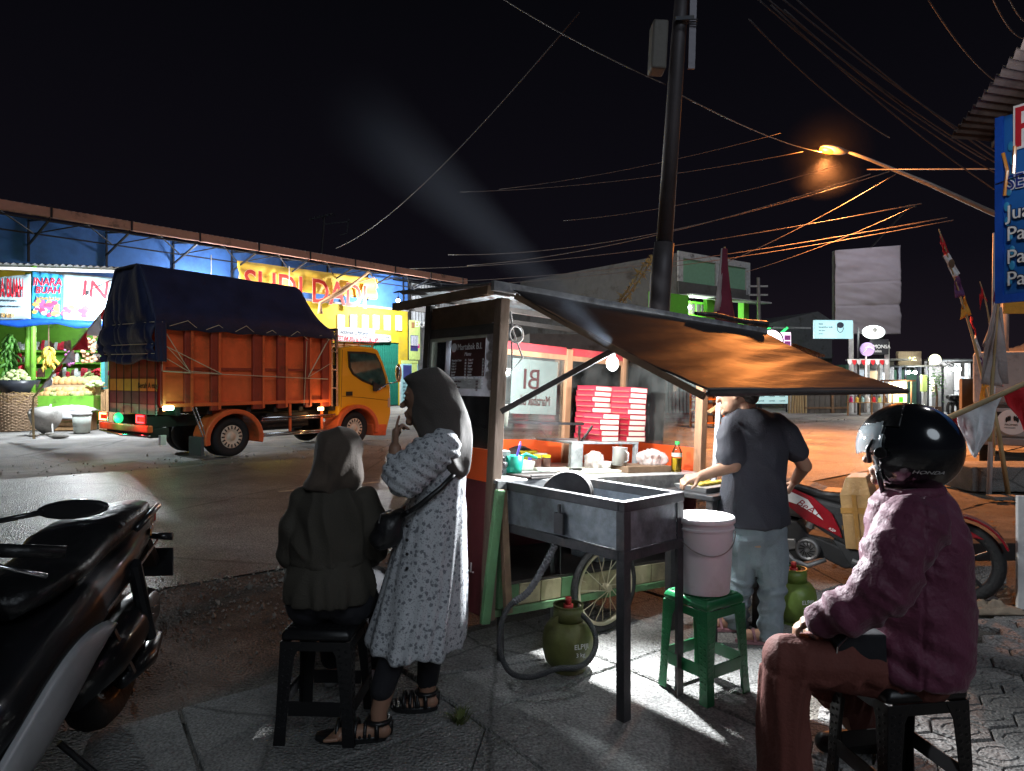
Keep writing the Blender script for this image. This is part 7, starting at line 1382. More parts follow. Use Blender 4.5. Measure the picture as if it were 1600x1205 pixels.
# concrete block, poles, pick-up rear at the right
cb = Frame(P(1533, 775, 9.3) * Vector((1, 1, 0)), 2) if False else None
x9 = P(1531, 700, 9.0).x; o = part(lambda l: l.box(0, 2.2, 0, .7, 0, .33), 'concrete_plinth', m_conc, None, bevel=.02); o.location = (x9, 9.15, 0); tag(o, 'weathered concrete plinth behind the two leaning poles', 'plinth')
o = part(lambda l: l.box(0, .34, 0, .16, 0, .05), 'brick_slab', m_conc, None, bevel=.008); o.location = (P(1545, 780, 8.6).x, 8.5, 0); tag(o, 'flat grey slab on the dirt before the plinth', 'slab')
fp = thing('white_flag_pole', 'thin white pole standing in front of the concrete plinth', 'pole', at((P(1545, 770, 9.0).x, 9.0, 0))); part(lambda l: l.tube([(0, 0, -.02), (.06, 0, 1.5), (.08, .0, 3.4)], [.032, .03, .025], 10), 'pole', M('pale_pipe', (.6, .6, .62), .5), fp, smooth=True)
fp2 = thing('bamboo_prop', 'bamboo prop leaning beside the white pole', 'pole', at((P(1576, 775, 8.9).x, 8.9, 0))); part(lambda l: l.tube([(0, 0, -.02), (-.12, 0, .75), (-.22, .05, 1.4)], [.03, .028, .025], 8), 'cane', m_bamb, fp2, smooth=True)
VF = Frame((P(1520, 700, 11.5).x, 11.5), -35); m_van = M('van_white', (.42, .42, .42), .5, var=.08, dirt=.3)
van = thing('white_pickup', 'rear of a pale pickup with a round winged emblem on its tailgate', 'pickup', VF.M)
part(lambda l: l.box(0, 1.75, 0, .06, .56, 1.02), 'tailgate', m_van, van, bevel=.02); part(lambda l: (l.box(-.02, .1, -.03, .06, .55, 1.05), l.box(1.66, 1.78, -.03, .06, .55, 1.05)), 'corner_pillar', m_van, van, bevel=.015); part(lambda l: l.box(0, .06, .06, 3.8, .56, 1.05), 'side_wall', m_van, van); part(lambda l: l.box(1.69, 1.75, .06, 3.8, .56, 1.05), 'side_wall', m_van, van)
part(lambda l: l.box(.0, 1.75, -.08, -.01, .42, .54), 'bumper', M('bumper_beige', (.35, .3, .28), .5), van, bevel=.02); part(lambda l: l.box(.0, 1.75, .1, 3.9, 1.06, 1.95), 'canopy_shell', m_van, van, bevel=.06); part(lambda l: l.box(.06, 1.69, .065, 3.8, .56, .60), 'bed_floor', m_black, van)
part(lambda l: l.box(.14, 1.25, -.012, -.001, .66, .96), 'black_panel', m_black, van)
part(lambda l: l.lathe([(0, 0), (.205, 0), (.205, .012), (0, .012)], 36, 0, Matrix.Translation((.53, -.013, .80)) @ Matrix.Rotation(R(90), 4, 'X')), 'emblem', m_wprint, van)
part(lambda l: [l.ell((.53 + s_ * (.03 + .022 * k), -.03, .86 - .006 * k * k), (.014, .004, .045), 8, 6) for s_ in (-1, 1) for k in range(3)], 'emblem_wings', m_black, van); text('PROMAS', .045, m_black, van, (.43, -.028, .74), ext=.001); text('indonesia jaya', .028, m_black, van, (.42, -.028, .70), ext=.001)
for s_ in (.18, 1.57): part(lambda l: l.cyl((s_ - .1, .7, .3), (s_ + .1, .7, .3), .3, 24), 'wheel', m_tyre, van, bevel=.03)
part(lambda l: l.box(1.46, 1.56, -.03, -.01, .78, .86), 'latch', m_black, van, bevel=.01)
# ------------------------------------------------------------------ blue shop sign and its tin roof
SG = Frame((P(1560, 400, 5.2).x, 5.2), -62); sg = thing('pet_shop_sign', 'blue shop banner with a red P and white letters at the right edge', 'sign', SG.M)
zt0, zb0 = SG.xz(1561, 185)[1], SG.xz(1562, 466)[1]
m_sblue = M('sign_blue', (.02, .14, .46), .4, var=.25, scale=1.5, bump=.1); m_sedge = M('sign_edge', (.015, .09, .5), .4)
lo = MB(); lo.sheet(lambda a, c: Vector((2.6 * a, -.01 + .012 * nz(a * 6, c * 5), zb0 + (zt0 - zb0) * c)), 40, 30); lo.obj('banner_sheet', m_sblue, sg, smooth=True, solid=.006)
part(lambda l: (l.box(-.01, .045, -.03, .01, zb0 - .04, zt0), l.box(.046, 2.6, -.03, .01, zb0 - .04, zb0 + .02)), 'frame_edge', m_sedge, sg)
def sgt(s_, px, py, size, mat, edge=None, sx_=1., sh=0.):
    x, z = SG.xz(px, py, -.03); text(s_, size, mat, sg, (x, -.035, z), sx=sx_, shear=sh, ext=.003)
    if edge: o = text(s_, size, edge, sg, (x, -.03, z), sx=sx_, shear=sh, ext=.002, off=size * .045, name='letter_outline')
sgt('PET', 1581, 232, .42, m_red, m_wprint, .9); sgt('SEDIA', 1573, 297, .15, M('sign_navy', (.02, .04, .28), .4), m_wprint, .8)
for k, (w_, py) in enumerate((('Jual', 344), ('Pakan', 377), ('Pasir', 413), ('Pasir', 447))): sgt(w_, 1573, py, .15, m_wprint, m_letB, .9)
part(lambda l: [l.ell((.09 + .02 * math.sin(k), -.03, zb0 + .12 + k * .11), (.02, .004, .035), 8, 6) for k in range(10)], 'paw_pattern', m_ban1, sg)
part(lambda l: (l.tube([(.05, -.035, zt0 - .28), (.08, -.035, zt0 - .42), (.06, -.035, zt0 - .6)], .012, 6), l.tube([(.13, -.035, zt0 - .25), (.12, -.035, zt0 - .45)], .012, 6)), 'orange_drawing', m_ramb, sg)
part(lambda l: l.bar((2.3, .08, 0), (2.3, .08, zt0 + .1), .05), 'sign_post', m_steel, sg); part(lambda l: l.tube([(-.0, -.04, zt0 - .5), (1.2, -.04, zt0 - .34)], .004, 4), 'wire', m_black, sg)
r_ = thing('tin_canopy', 'rusty corrugated tin canopy over the blue sign', 'roof'); A0, A1, B0_ = P(1487, 212, 5.6), P(1607, 55, 4.2), P(1572, 238, 6.2); lo = MB(); e1 = A1 - A0; e2 = Vector((.75, .45, .12)); n_ = 34; vs = []
for i in range(n_ + 1):
    for t in (0, 1): vs.append(A0 + e1 * (i / n_) * 1.3 + e2 * t * 2 + Vector((0, 0, .022 * (1 if i % 2 else -1))))
lo.add(vs, [(2 * i, 2 * i + 2, 2 * i + 3, 2 * i + 1) for i in range(n_)]); lo.obj('tin_sheet', M('rusty_tin', (.17, .13, .115), .6, .3, dirt=.4, dirtcol=(.06, .04, .035)), r_, solid=.004)
part(lambda l: [l.bar(A0 + e2 * t + Vector((0, 0, -.05)), A0 + e1 * 1.3 + e2 * t + Vector((0, 0, -.05)), .05) for t in (.8, 1.7)], 'purlin', m_woodD, r_); part(lambda l: l.bar(A0 + e2 * 1.9 + Vector((1.3, 0, -.2)), (A0.x + 2.6, A0.y + 1.4, 0), .06), 'canopy_post', m_steel, r_)
# ------------------------------------------------------------------ utility pole, street lamp, wires
pole = thing('utility_pole', 'tall dark leaning steel utility pole behind the food cart', 'pole', at((1.53, 7.8, 0))); pb_ = Vector((1.53, 7.8, 0)); ptop = P(1070, -60, 7.8) - pb_
m_pst = M('pole_steel', (.085, .075, .08), .55, .3, var=.25, scale=2, dirt=.2)
part(lambda l: l.tube([Vector((0, 0, -.1)), (P(1033, 430, 7.8) - pb_), (P(1038, 380, 7.8) - pb_)], [.125, .118, .112], 20), 'lower_section', m_pst, pole, smooth=True); part(lambda l: l.tube([(P(1038, 382, 7.8) - pb_), (P(1060, 60, 7.8) - pb_), ptop], [.092, .082, .075], 20), 'upper_section', m_pst, pole, smooth=True)
c = P(1030, 76, 7.72) - pb_; T = Matrix.Translation(c) @ Matrix.Rotation(R(3), 4, 'Y'); part(lambda l: l.box(-.10, .07, -.12, .12, -.27, .27, 0, T), 'junction_box', M('box_grey', (.14, .13, .115), .6, dirt=.3), pole, bevel=.02); part(lambda l: l.bar(P(1080, 108, 7.7) - pb_, P(1084, -30, 7.7) - pb_, .075, .03), 'channel_bar', M('channel', (.16, .15, .17), .5, .4), pole); part(lambda l: (l.bar(P(1055, 30, 7.7) - pb_, P(1084, 28, 7.7) - pb_, .04), l.tube([P(1062, 30 + 2 * k, 7.66) - pb_ if k % 2 else P(1090, 30 + 2 * k, 7.66) - pb_ for k in range(5)], .008, 5)), 'clamp', m_steel, pole)
sl = P(1291, 240, 17); LB = Vector((P(1578, 330, 17).x, 17.3, 0)); lamp_ = thing('street_lamp', 'orange sodium street lamp on a long sloping arm', 'street lamp', at(LB)); m_lp = M('lamp_pole', (.3, .29, .28), .5, .4)
part(lambda l: l.tube([Vector((0, 0, 0)), P(1578, 348, 17) - LB + Vector((0, .1, 0))], [.12, .08], 12), 'lamp_pole', m_lp, lamp_, smooth=True); part(lambda l: l.tube([P(1578, 345, 17) - LB, P(1450, 287, 17) - LB, P(1360, 250, 17) - LB, P(1318, 235, 17) - LB], [.07, .055, .04, .035], 10), 'arm', m_lp, lamp_, smooth=True)
hd = P(1302, 234, 17) - LB; T = Matrix.Translation(hd) @ Matrix.Rotation(R(12), 4, 'Y'); part(lambda l: l.ell((0, 0, 0), (.34, .14, .10), 18, 10, 0, T), 'lamp_head', m_lp, lamp_, smooth=True); part(lambda l: l.ell((-.13, 0, -.045), (.21, .12, .08), 16, 8, 0, T), 'lens', light_mat('sodium', (1, .20, .012), 2.6), lamp_, smooth=True)
lamp('street_lamp_light', sl + Vector((-.08, 0, -.15)), 8500, (1, .33, .095), .12, 127, P(1330, 700, 15.5), 1)
# wires
m_wire = M('cable_black', (.035, .03, .035), .6); m_wire2 = M('cable_bronze', (.20, .16, .14), .5)
def wire(a, b_, sag, label, r=.012, mat=m_wire, group='overhead wires'):
    a = Vector(a); b_ = Vector(b_); c = (a + b_) / 2; root = part(lambda l: l.tube([a.lerp(b_, t) - c - Vector((0, 0, sag * 4 * t * (1 - t))) for t in np.linspace(0, 1, 22)], r, 5), 'overhead_wire', mat, None, smooth=True); root.location = c; return tag(root, label, 'wire', group)
wire(P(525, 388, 30), P(905, 20, 12), .6, 'thin wire rising from the blue hall roof toward the top centre', .014)
wire(P(780, -5, 9), P(1040, 132, 7.9), .05, 'wire coming down from the top edge to the pole', .006, m_wire2); wire(P(1062, 148, 7.8), P(1285, 238, 17), .1, 'wire from the pole to the street lamp head', .008, m_wire2)
for k, (a, b_, s_, r_w, nm) in enumerate([((700, 398, 24), (1390, 268, 15), .5, .018, 'thick lit wire highest of the orange bundle left of the lamp arm'), ((730, 415, 24), (1360, 272, 15), .35, .02, 'bright orange wire second in the bundle'), ((640, 420, 24), (1440, 318, 15), .3, .016, 'lit wire crossing at mid height to the right'), ((700, 440, 24), (1480, 340, 15), .25, .016, 'long low lit wire crossing above the green building'),
    ((720, 446, 24), (1490, 344, 15), .25, .014, 'lowest of the long lit wires'), ((720, 300, 20), (1255, 237, 17), .2, .010, 'faint thin wire left of the lamp head'), ((880, 345, 20), (1310, 258, 16), .2, .010, 'faint wire passing just under the lamp'), ((1130, 412, 20), (1400, 272, 15), .1, .014, 'steep lit wire rising to the lamp arm'), ((1165, 425, 20), (1430, 322, 15), .1, .010, 'second steep wire below the lamp arm'), ((780, 296, 20), (1220, 208, 17), .15, .009, 'very faint wire above the lamp level')]):
    wire(P(*a), P(*b_), s_, nm, r_w * .62, m_wire2)
for k, (x0_, y0_, x1_, y1_) in enumerate(((1180, -5, 1555, 270), (1195, -5, 1575, 265), (1205, 8, 1560, 300), (1215, -8, 1600, 262), (1225, 15, 1540, 250), (1240, -5, 1615, 285), (1170, 30, 1390, 215), (1448, -5, 1560, 130), (1550, -5, 1600, 60), (1575, -5, 1620, 40))):
    wire(P(x0_, y0_, 8.5), P(x1_, y1_, 11), .12, ['topmost', 'second', 'third', 'fourth', 'fifth', 'sixth', 'lone lower', 'short steep', 'corner', 'outer corner'][k] + ' dark cable running down at the upper right', .010, M('cable_dim', (.06, .05, .055), .6))
wire(P(1355, 265, 17), P(1560, 264, 12), .0, 'level wire from the lamp arm to the blue sign', .014, m_wire2)
lamp('sign_fill_light', P(1650, 90, 3.9), 16, (.95, .96, 1), .1)  # lamp added out of view to brighten the blue sign
lamp('street_lamp_spill', sl + Vector((-.15, -.2, -.05)), 320, (1, .30, .05), .08)
hz_ = MB(); hz_.ell((0, 0, 0), 1.15, 24, 14); mh = bpy.data.materials.new('lamp_halo'); mh.use_nodes = True; nt = mh.node_tree; N = nt.nodes; L = nt.links; N.clear(); om = N.new('ShaderNodeOutputMaterial'); pvv = N.new('ShaderNodeVolumePrincipled'); pvv.inputs['Color'].default_value = (.9, .85, .8, 1)  # glow round the street lamp, shaped as a faint volume sphere
t_ = N.new('ShaderNodeTexCoord'); ln = N.new('ShaderNodeVectorMath'); ln.operation = 'LENGTH'; L.new(t_.outputs['Object'], ln.inputs[0]); mr = N.new('ShaderNodeMapRange'); mr.inputs['From Min'].default_value = 0; mr.inputs['From Max'].default_value = 1.15; mr.inputs['To Min'].default_value = .006; mr.inputs['To Max'].default_value = 0; L.new(ln.outputs['Value'], mr.inputs[0]); L.new(mr.outputs[0], pvv.inputs['Density']); L.new(pvv.outputs[0], om.inputs['Volume'])
o = hz_.obj('lamp_halo', mh); o.location = sl; tag(o, kind='stuff')
# ------------------------------------------------------------------ flags at the right
m_fpur = M('flag_purple', (.14, .05, .16), .75, bump=.4); m_fora = M('flag_orange', (.75, .33, .04), .75, bump=.4); m_fmar = M('flag_maroon', (.17, .02, .045), .75, var=.15, bump=.4); m_fgr = M('flag_greywhite', (.42, .38, .38), .75, var=.15, bump=.4)
def flagpole(name, label, pts, r0, r1, D, mat=m_bamb, cat='flag'):
    q = [P(px, py, D) for px, py in pts]; base = Vector((q[-1].x, D, 0)); root = thing(name, label, cat, at(base)); part(lambda l: l.tube([p - base for p in smooth_path([q[k] for k in range(len(q))])], [r0 + (r1 - r0) * k / (6 * (len(q) - 1)) for k in range(6 * (len(q) - 1) + 1)], 7), 'pole', mat, root, smooth=True); return root, (lambda px, py, d=0.: P(px, py, D + d) - base)
root, f = flagpole('festival_flag', 'tall bamboo festival flag with red white purple and orange cloths', [(1467, 358), (1490, 430), (1515, 510), (1532, 575), (1545, 640), (1552, 712)], .008, .035, 11)
for (a, b_, c, d, mt, sd_) in [((1470, 364), (1483, 395), (1475, 398), (1470, 380), m_fr, 1), ((1482, 394), (1500, 428), (1489, 434), (1474, 400), m_fw, 2), ((1497, 428), (1508, 462), (1492, 466), (1491, 434), m_fpur, 3), ((1506, 460), (1518, 492), (1500, 500), (1504, 470), m_fora, 4), ((1516, 492), (1526, 525), (1526, 530), (1517, 500), m_fr, 5), ((1525, 522), (1534, 558), (1532, 570), (1523, 530), m_fw, 6), ((1533, 555), (1545, 590), (1534, 592), (1529, 562), m_fpur, 7), ((1540, 590), (1552, 622), (1530, 628), (1534, 598), m_fora, 8)]:
    pennant(root, 'flag_cloth', f(*a), f(*b_), f(*d), mt, .06, seed=sd_, c4=f(*c))
part(lambda l: l.ell(f(1487, 412, -.08), (.05, .01, .07), 10, 8), 'garuda_emblem', m_woodD, root)
root, f = flagpole('furled_flag', 'large furled grey white flag with a maroon top by the blue sign', [(1562, 445), (1556, 520), (1550, 600), (1546, 690)], .012, .03, 8.6)
pennant(root, 'flag_cloth', f(1560, 450), f(1556, 500), f(1540, 545), m_fgr, .05, seed=1, c4=f(1534, 540)); pennant(root, 'flag_cloth', f(1556, 498), f(1552, 560), f(1534, 600), m_fgr, .06, seed=4, c4=f(1568, 605)); pennant(root, 'flag_cloth', f(1562, 440), f(1558, 470), f(1551, 480), m_fmar, .03, seed=5, c4=f(1553, 450))
b = MB(); b.loft([[f(px, py, .03 * math.sin(k * 2)) for k, px in enumerate(xs_)] for py, xs_ in ((480, (1552, 1560, 1566)), (545, (1538, 1556, 1572)), (600, (1533, 1555, 1576)))], caps=False, closed=False); b.obj('flag_fold', m_fgr, root, smooth=True, solid=.01)
root, f = flagpole('small_flag', 'small red flag on a thin stick left of the furled flag', [(1531, 440), (1540, 470), (1548, 520), (1552, 600), (1554, 700)], .006, .015, 9.5); pennant(root, 'flag_cloth', f(1533, 446), f(1543, 472), f(1532, 485), m_fr, .04, seed=3, c4=f(1530, 460))
root, f = flagpole('pennant_stick', 'bamboo stick with big white and red pennants crossing behind the helmet', [(1625, 588), (1600, 600), (1540, 627), (1478, 655)], .012, .016, 3.6); base = Vector((P(1478, 655, 3.6).x, 3.6, 0))
pennant(root, 'pennant', f(1496, 648), f(1566, 616), f(1520, 712), m_fw, .045, 18, 14, seed=2, c4=f(1524, 716)); pennant(root, 'pennant', f(1567, 615), f(1632, 586), f(1610, 690), m_fr, .04, 16, 12, seed=6); pennant(root, 'pennant', f(1479, 652), f(1494, 650), f(1503, 705), m_fr, .03, seed=8)
part(lambda l: l.bar(f(1622, 590, .02), Vector((f(1622, 590).x, .05, 0)), .02), 'stick_stake', m_bamb, root)
root, f = flagpole('furled_flag', 'dark maroon furled flag standing before the green building', [(1132, 386), (1131, 440), (1128, 520), (1127, 640)], .015, .03, 10, cat='flag')
rows_ = [(388, 1127, 1136), (420, 1124, 1138), (455, 1120, 1142), (490, 1117, 1147), (520, 1117, 1150), (545, 1120, 1150)]
b = MB(); b.loft([[f(x0_ + (x1_ - x0_) * (.5 + .5 * math.cos(a)), py, .06 * math.sin(a) + .03 * math.sin(3 * a + py)) for a in [k * math.pi / 9 for k in range(18)]] for py, x0_, x1_ in rows_]); b.obj('flag_cloth', m_fmar, root, smooth=True); b = MB(); b.loft([[f(px, py, -.08 + .02 * k) for k, px in enumerate(xs_)] for py, xs_ in ((388, (1127, 1129, 1131)), (425, (1124, 1127, 1130)), (470, (1118, 1122, 1127)), (490, (1115, 1118, 1124)))], caps=False, closed=False); b.obj('white_edge', m_fgr, root, smooth=True, solid=.01)
# dry janur decoration
root = thing('palm_decoration', 'orange lit dried palm frond decoration arching left of the pole', 'decoration', at((P(965, 480, 9).x, 9, 0))); base = root.matrix_world.translation
for s_ in (0, 7):
    q = smooth_path([P(955 + s_, 500, 9) - base, P(968 + s_, 470, 9) - base, P(990 + s_, 440, 9) - base, P(1008 + s_, 412, 9) - base, P(1022 + s_, 400, 9) - base]); part(lambda l: l.tube(q, .012, 5), 'rib', m_bamb, root)
rd = random.Random(5); m_fro = M('frond', (.55, .36, .12), .7, var=.3); lo = MB()
for k in range(150):
    t = rd.random(); p = q[int(t * (len(q) - 1))] + Vector((rd.uniform(-.08, .03), rd.uniform(-.05, .05), rd.uniform(-.03, .03))); d = Vector((rd.uniform(-1, 1), rd.uniform(-.5, .5), rd.uniform(-1, .6))).normalized() * rd.uniform(.05, .12); s2 = Vector((.012, 0, .006)); lo.add([p - s2, p + s2, p + d], [(0, 1, 2)])
tag(lo.obj('fronds', m_fro, root), kind='stuff')
# ------------------------------------------------------------------ buildings across the road at the right
m_gpl = M('plaster_dark', (.12, .115, .11), .85, dirt=.3, scale=3); m_gwh = M('plaster_pale', (.5, .5, .5), .8, dirt=.2); m_gsea = M('panel_seafoam', (.22, .42, .28), .7, var=.1); m_glim = M('wall_lime', (.16, .55, .05), .7, var=.1); m_door = M('door_brown', (.2, .09, .04), .6)
HB = Frame(P(1062, 640, 38) * Vector((1, 1, 0)), 37)
gb = thing('green_building', 'two storey building with seafoam parapet and lime green balcony rooms', 'building', HB.M)
X = lambda px, off=0.: HB.xz(px, 450, off)[0]; Zt = lambda px, py, off=0.: HB.xz(px, py, off)[1]
xL, xR = 0, X(1165); z1 = Zt(1062, 396); z2 = Zt(1062, 440); z3 = Zt(1062, 490)
HS = 9
part(lambda l: l.box(-.25, 0, .0, 14, 0, z1), 'side_wall', m_gpl, gb); part(lambda l: (l.box(0, xR, -.02, .3, z2, z1)), 'parapet_panel', m_gsea, gb)
part(lambda l: (l.box(-.25, xR + .3, -.12, -.03, z1 - .25, z1 + .1), l.box(-.25, .15, -.12, -.03, z2, z1 - .26), l.box(X(1116), X(1116) + .3, -.12, -.03, z2, z1 - .26), l.box(xR - .1, xR + .3, -.12, -.03, z2 - .3, z1 - .26)), 'parapet_frame', m_gwh, gb)
part(lambda l: l.box(-.2, xR + .3, -.1, .3, z2 - .7, z2 - .02), 'lintel', m_gpl, gb); part(lambda l: l.box(-.2, xR + 1.2, -1.0, .0, z2 - .82, z2 - .75), 'canopy', m_gwh, gb)
part(lambda l: l.box(.2, xR, 1.8, 2.0, z3 - 2.6, z2 - .7), 'room_wall', m_glim, gb); part(lambda l: l.box(-3.2, -.26, -.8, -.6, z3 - 2.4, z3 + .9), 'left_wing_wall', m_glim, gb)
part(lambda l: l.box(X(1098), X(1126), -.3, -.05, z3 - 2.6, z3 + .9), 'balcony_wall', m_glim, gb); part(lambda l: (l.box(X(1160), X(1160) + .5, -.1, .3, 0, z2 - .7)), 'pillar', m_glim, gb)
for px in (1066, 1073, 1080, 1088, 1095): part(lambda l: l.box(X(px, 1.8), X(px, 1.8) + .28, 1.74, 1.79, z3 + .3, z3 + .9), 'vent_block', m_gpl, gb)
for px in (1070, 1086, 1155): part(lambda l: l.box(X(px, 1.8), X(px, 1.8) + 1.1, 1.74, 1.79, z3 - 2.6, z3 + .0), 'door', m_door, gb)
part(lambda l: l.box(-.1, xR + .3, -.2, 14, z3 - 2.9, z3 - 2.6), 'floor_slab', m_gwh, gb); part(lambda l: l.box(.0, xR, .3, .5, 0, z3 - 2.9), 'ground_wall', m_gpl, gb)
bx0 = HB.w(.0, 0, 0); lo = MB()
part(lambda l: l.add([(-.3, 14, 0), (-.3, 0.5, 0), (-.3, 0.5, z1 - 1.2), (-.3, 14, z1 - .6), (-5, 14, 0), (-5, 14, z1 - 1.8), (-5, 13.0, 0), (-5, 13, z1 - 2.5)], [(0, 1, 2, 3), (0, 3, 5, 4)]), 'rear_wing', m_gpl, gb)
p = HB.w(X(1100), 1.0, z2 - 1.2); bl = thing('balcony_lamp', 'white lamp lighting the green balcony', 'lamp', at(p)); part(lambda l: l.ell((0, 0, 0), .1, 10, 6), 'bulb', light_mat('bulb_cool', (.9, .95, 1), 28), bl, smooth=True); part(lambda l: l.cyl((0, 0, .09), (0, 0, .4), .03, 6), 'socket', m_white, bl)
lamp('balcony_light', p - Vector((0, 0, .2)), 380, (.9, 1, .9), .1)
p = HB.w(X(1120), -6, 2.4); 
def block(name, label, px0, px1, pyt, D, depth, mat, ang=20, cat='building', pyb=None, part_='wall', roof=None):
    F = Frame(P(px0, 600, D) * Vector((1, 1, 0)), ang); x1_ = F.xz(px1, 600)[0]; z_ = F.xz((px0 + px1) / 2, pyt)[1]; root = thing(name, label, cat, F.M); zb_ = 0 if pyb is None else F.xz((px0 + px1) / 2, pyb)[1]
    part(lambda l: l.box(0, x1_, 0, depth, zb_, z_), part_, mat, root); return root, F, x1_, z_
m_roofg = M('roof_grey', (.13, .13, .135), .6, .2, dirt=.3); m_tile = M('roof_tile', (.35, .13, .07), .8, var=.3, dirt=.2)
# long grey shed roof behind
SH = Frame(P(1175, 600, 46) * Vector((1, 1, 0)), 15); sh_ = thing('grey_shed', 'large dark grey gabled shed behind the lit signs', 'building', SH.M); xa_ = 0; xb_ = SH.xz(1300, 560)[0]; zr_ = SH.xz(1285, 487)[1]; zl_ = SH.xz(1180, 512)[1]
part(lambda l: l.add([(0, 0, 0), (xb_, 0, 0), (xb_, 0, zr_ - .6), (xb_ * .82, 0, zr_), (0, 0, zl_), (0, 12, 0), (xb_, 12, 0), (xb_, 12, zr_ - .6), (xb_ * .82, 12, zr_), (0, 12, zl_)], [(0, 1, 2, 3, 4), (4, 3, 8, 9), (3, 2, 7, 8), (1, 6, 7, 2)]), 'shed_wall', m_roofg, sh_)
for px in (1203, 1230): x, z = SH.xz(px, 512, -1); part(lambda l: l.bar((x - 1.2, -1, z - 1.0), (x, -1, z), .12), 'green_strut', light_mat('green_tube', (.05, 1, .2), 1.2), sh_); part(lambda l: l.bar((x, -1, z), (x + 1.8, -1, z), .1), 'pale_tube', m_gwh, sh_)
# lit signs
def sign(name, label, pts4, D, ang, mat, posts=(), depth=.15):
    (px0, py0), (px1, py1) = pts4; F = Frame(P(px0, 600, D) * Vector((1, 1, 0)), ang); x1_ = F.xz(px1, 600)[0]; zt_2 = F.xz(px0, py0)[1]; zb_2 = F.xz(px0, py1)[1]; root = thing(name, label, 'sign', F.M)
    part(lambda l: l.box(0, x1_, 0, depth, zb_2, zt_2), 'sign_box', mat, root, bevel=.02)
    for px in posts: x = F.xz(px, 600, .2)[0]; part(lambda l: l.tube([(x, depth + .1, 0), (x, depth + .1, zt_2 - .1)], .1, 8), 'post', m_gwh if len(posts) == 1 else m_steel, root)
    return root, F, x1_, zb_2, zt_2
def emat(n, c, s_): return M(n, c, .5, var=.1, scale=3, bump=0, emit=s_)
r_, F, x1_, zb_2, zt_2 = sign('lightbox_sign', 'lit pinkish white shop sign box beside the round lit sign', [(1205, 519), (1236, 556)], 33, 8, emat('sign_pink', (1, .78, .95), .9), (1234,)); part(lambda l: [l.box(x1_ * .66, x1_ * .95, -.03, -.01, zt_2 - .28 * (k + 1) - .1, zt_2 - .28 * k - .15) for k in range(4)], 'print_rows', M('print_mauve', (.6, .12, .5), .5), r_)
r_, F, x1_, zb_2, zt_2 = sign('lightbox_sign', 'pale cyan slanted shop sign panel left of the round sign', [(1151, 509), (1190, 540)], 33.5, 30, emat('sign_cyan', (.55, .82, .85), .42), (1153, 1189))
r_ = thing('round_sign', 'round white lit sign on a black bracket', 'sign', at(P(1204, 533, 32))); part(lambda l: l.lathe([(0, 0), (.5, 0), (.5, .12), (0, .12)], 36, 0, Matrix.Rotation(R(90), 4, 'X')), 'disc', light_mat('disc_white', (1, .85, .96), 1.0), r_, smooth=False); part(lambda l: (l.lathe([(.5, -.05), (.56, -.05), (.56, .13), (.5, .13)], 36, 0, Matrix.Rotation(R(90), 4, 'X')), l.bar((-.55, 0, -1.8), (-.55, 0, .7), .06), l.bar((-.55, 0, .65), (.1, 0, .65), .06)), 'sign_rim', m_black, r_); part(lambda l: l.bar((-.55, .05, -3.3), (-.55, .05, -1.8), .07), 'post', m_black, r_)
lamp('round_sign_light', P(1204, 533, 31.5), 60, (1, .85, .95), .3)
r_, F, x1_, zb_2, zt_2 = sign('clinic_sign', 'pale blue billboard with a face drawing on a white pole', [(1273, 500), (1333, 529)], 30, 5, emat('sign_blue_lit', (.42, .74, .80), .42), (1331,)); part(lambda l: (l.ell((x1_ * .66, -.02, zt_2 - .22), (.16, .01, .13), 12, 8), l.tube([(x1_ * .66 + .14 * math.cos(a), -.02, zt_2 - .34 + .2 * math.sin(a)) for a in [R(150 + 24 * k) for k in range(10)]], .012, 4)), 'face_drawing', m_letB, r_)
for k, (w_, s_) in enumerate((('klinik', .09), ('kecantikan kulit', .10), ('dan laser', .08), ('promo', .07))): text(w_, s_, m_letB, r_, (.18, -.012, zt_2 - .2 - .14 * k), ext=.002)
r_ = thing('oval_sign', 'bright oval white lit sign hanging beside the billboard', 'sign', at(P(1365, 519, 29))); part(lambda l: l.ell((0, 0, 0), (.49, .1, .29), 28, 14), 'oval_box', light_mat('oval_white', (.9, 1, .97), .75), r_, smooth=True); part(lambda l: l.bar((-.60, .1, -3.5), (-.60, .1, .2), .06), 'post', m_black, r_); part(lambda l: l.bar((-.60, .1, 0), (-.4, .1, 0), .05), 'bracket', m_black, r_); part(lambda l: l.ell((0, -.1, .08), (.1, .02, .1), 8, 6), 'logo', m_gpl, r_)
lamp('oval_sign_light', P(1365, 519, 28.3), 60, (.95, 1, .98), .3)
r_ = thing('round_sign', 'purple round sign with white palm curves', 'sign', at(P(1354, 546, 28.5))); part(lambda l: l.lathe([(0, 0), (.28, 0), (.28, .1), (0, .1)], 30, 0, Matrix.Rotation(R(90), 4, 'X')), 'disc', emat('disc_purple', (.42, .30, .58), .35), r_); part(lambda l: [l.tube([(-.2 + .0 * k, -.11, -.15), (-.1 + .06 * k, -.11, .05 + .03 * k), (.05 + .07 * k, -.11, .12 - .05 * k)], .014, 4) for k in range(4)], 'palm_lines', m_wprint, r_); part(lambda l: l.bar((.0, .05, -2.5), (.0, .05, -.28), .05), 'post', m_white, r_)
r_, F, x1_, zb_2, zt_2 = sign('salon_sign', 'dark signboard reading MONSA above a bunting edge', [(1362, 530), (1389, 554)], 29.2, 4, M('board_dark', (.03, .03, .035), .5), (1387,)); text('MONSA', .22, m_wprint, r_, (.05, -.012, zb_2 + .26), ext=.002); text('salon', .15, m_wprint, r_, (.12, -.012, zb_2 + .1), ext=.002)
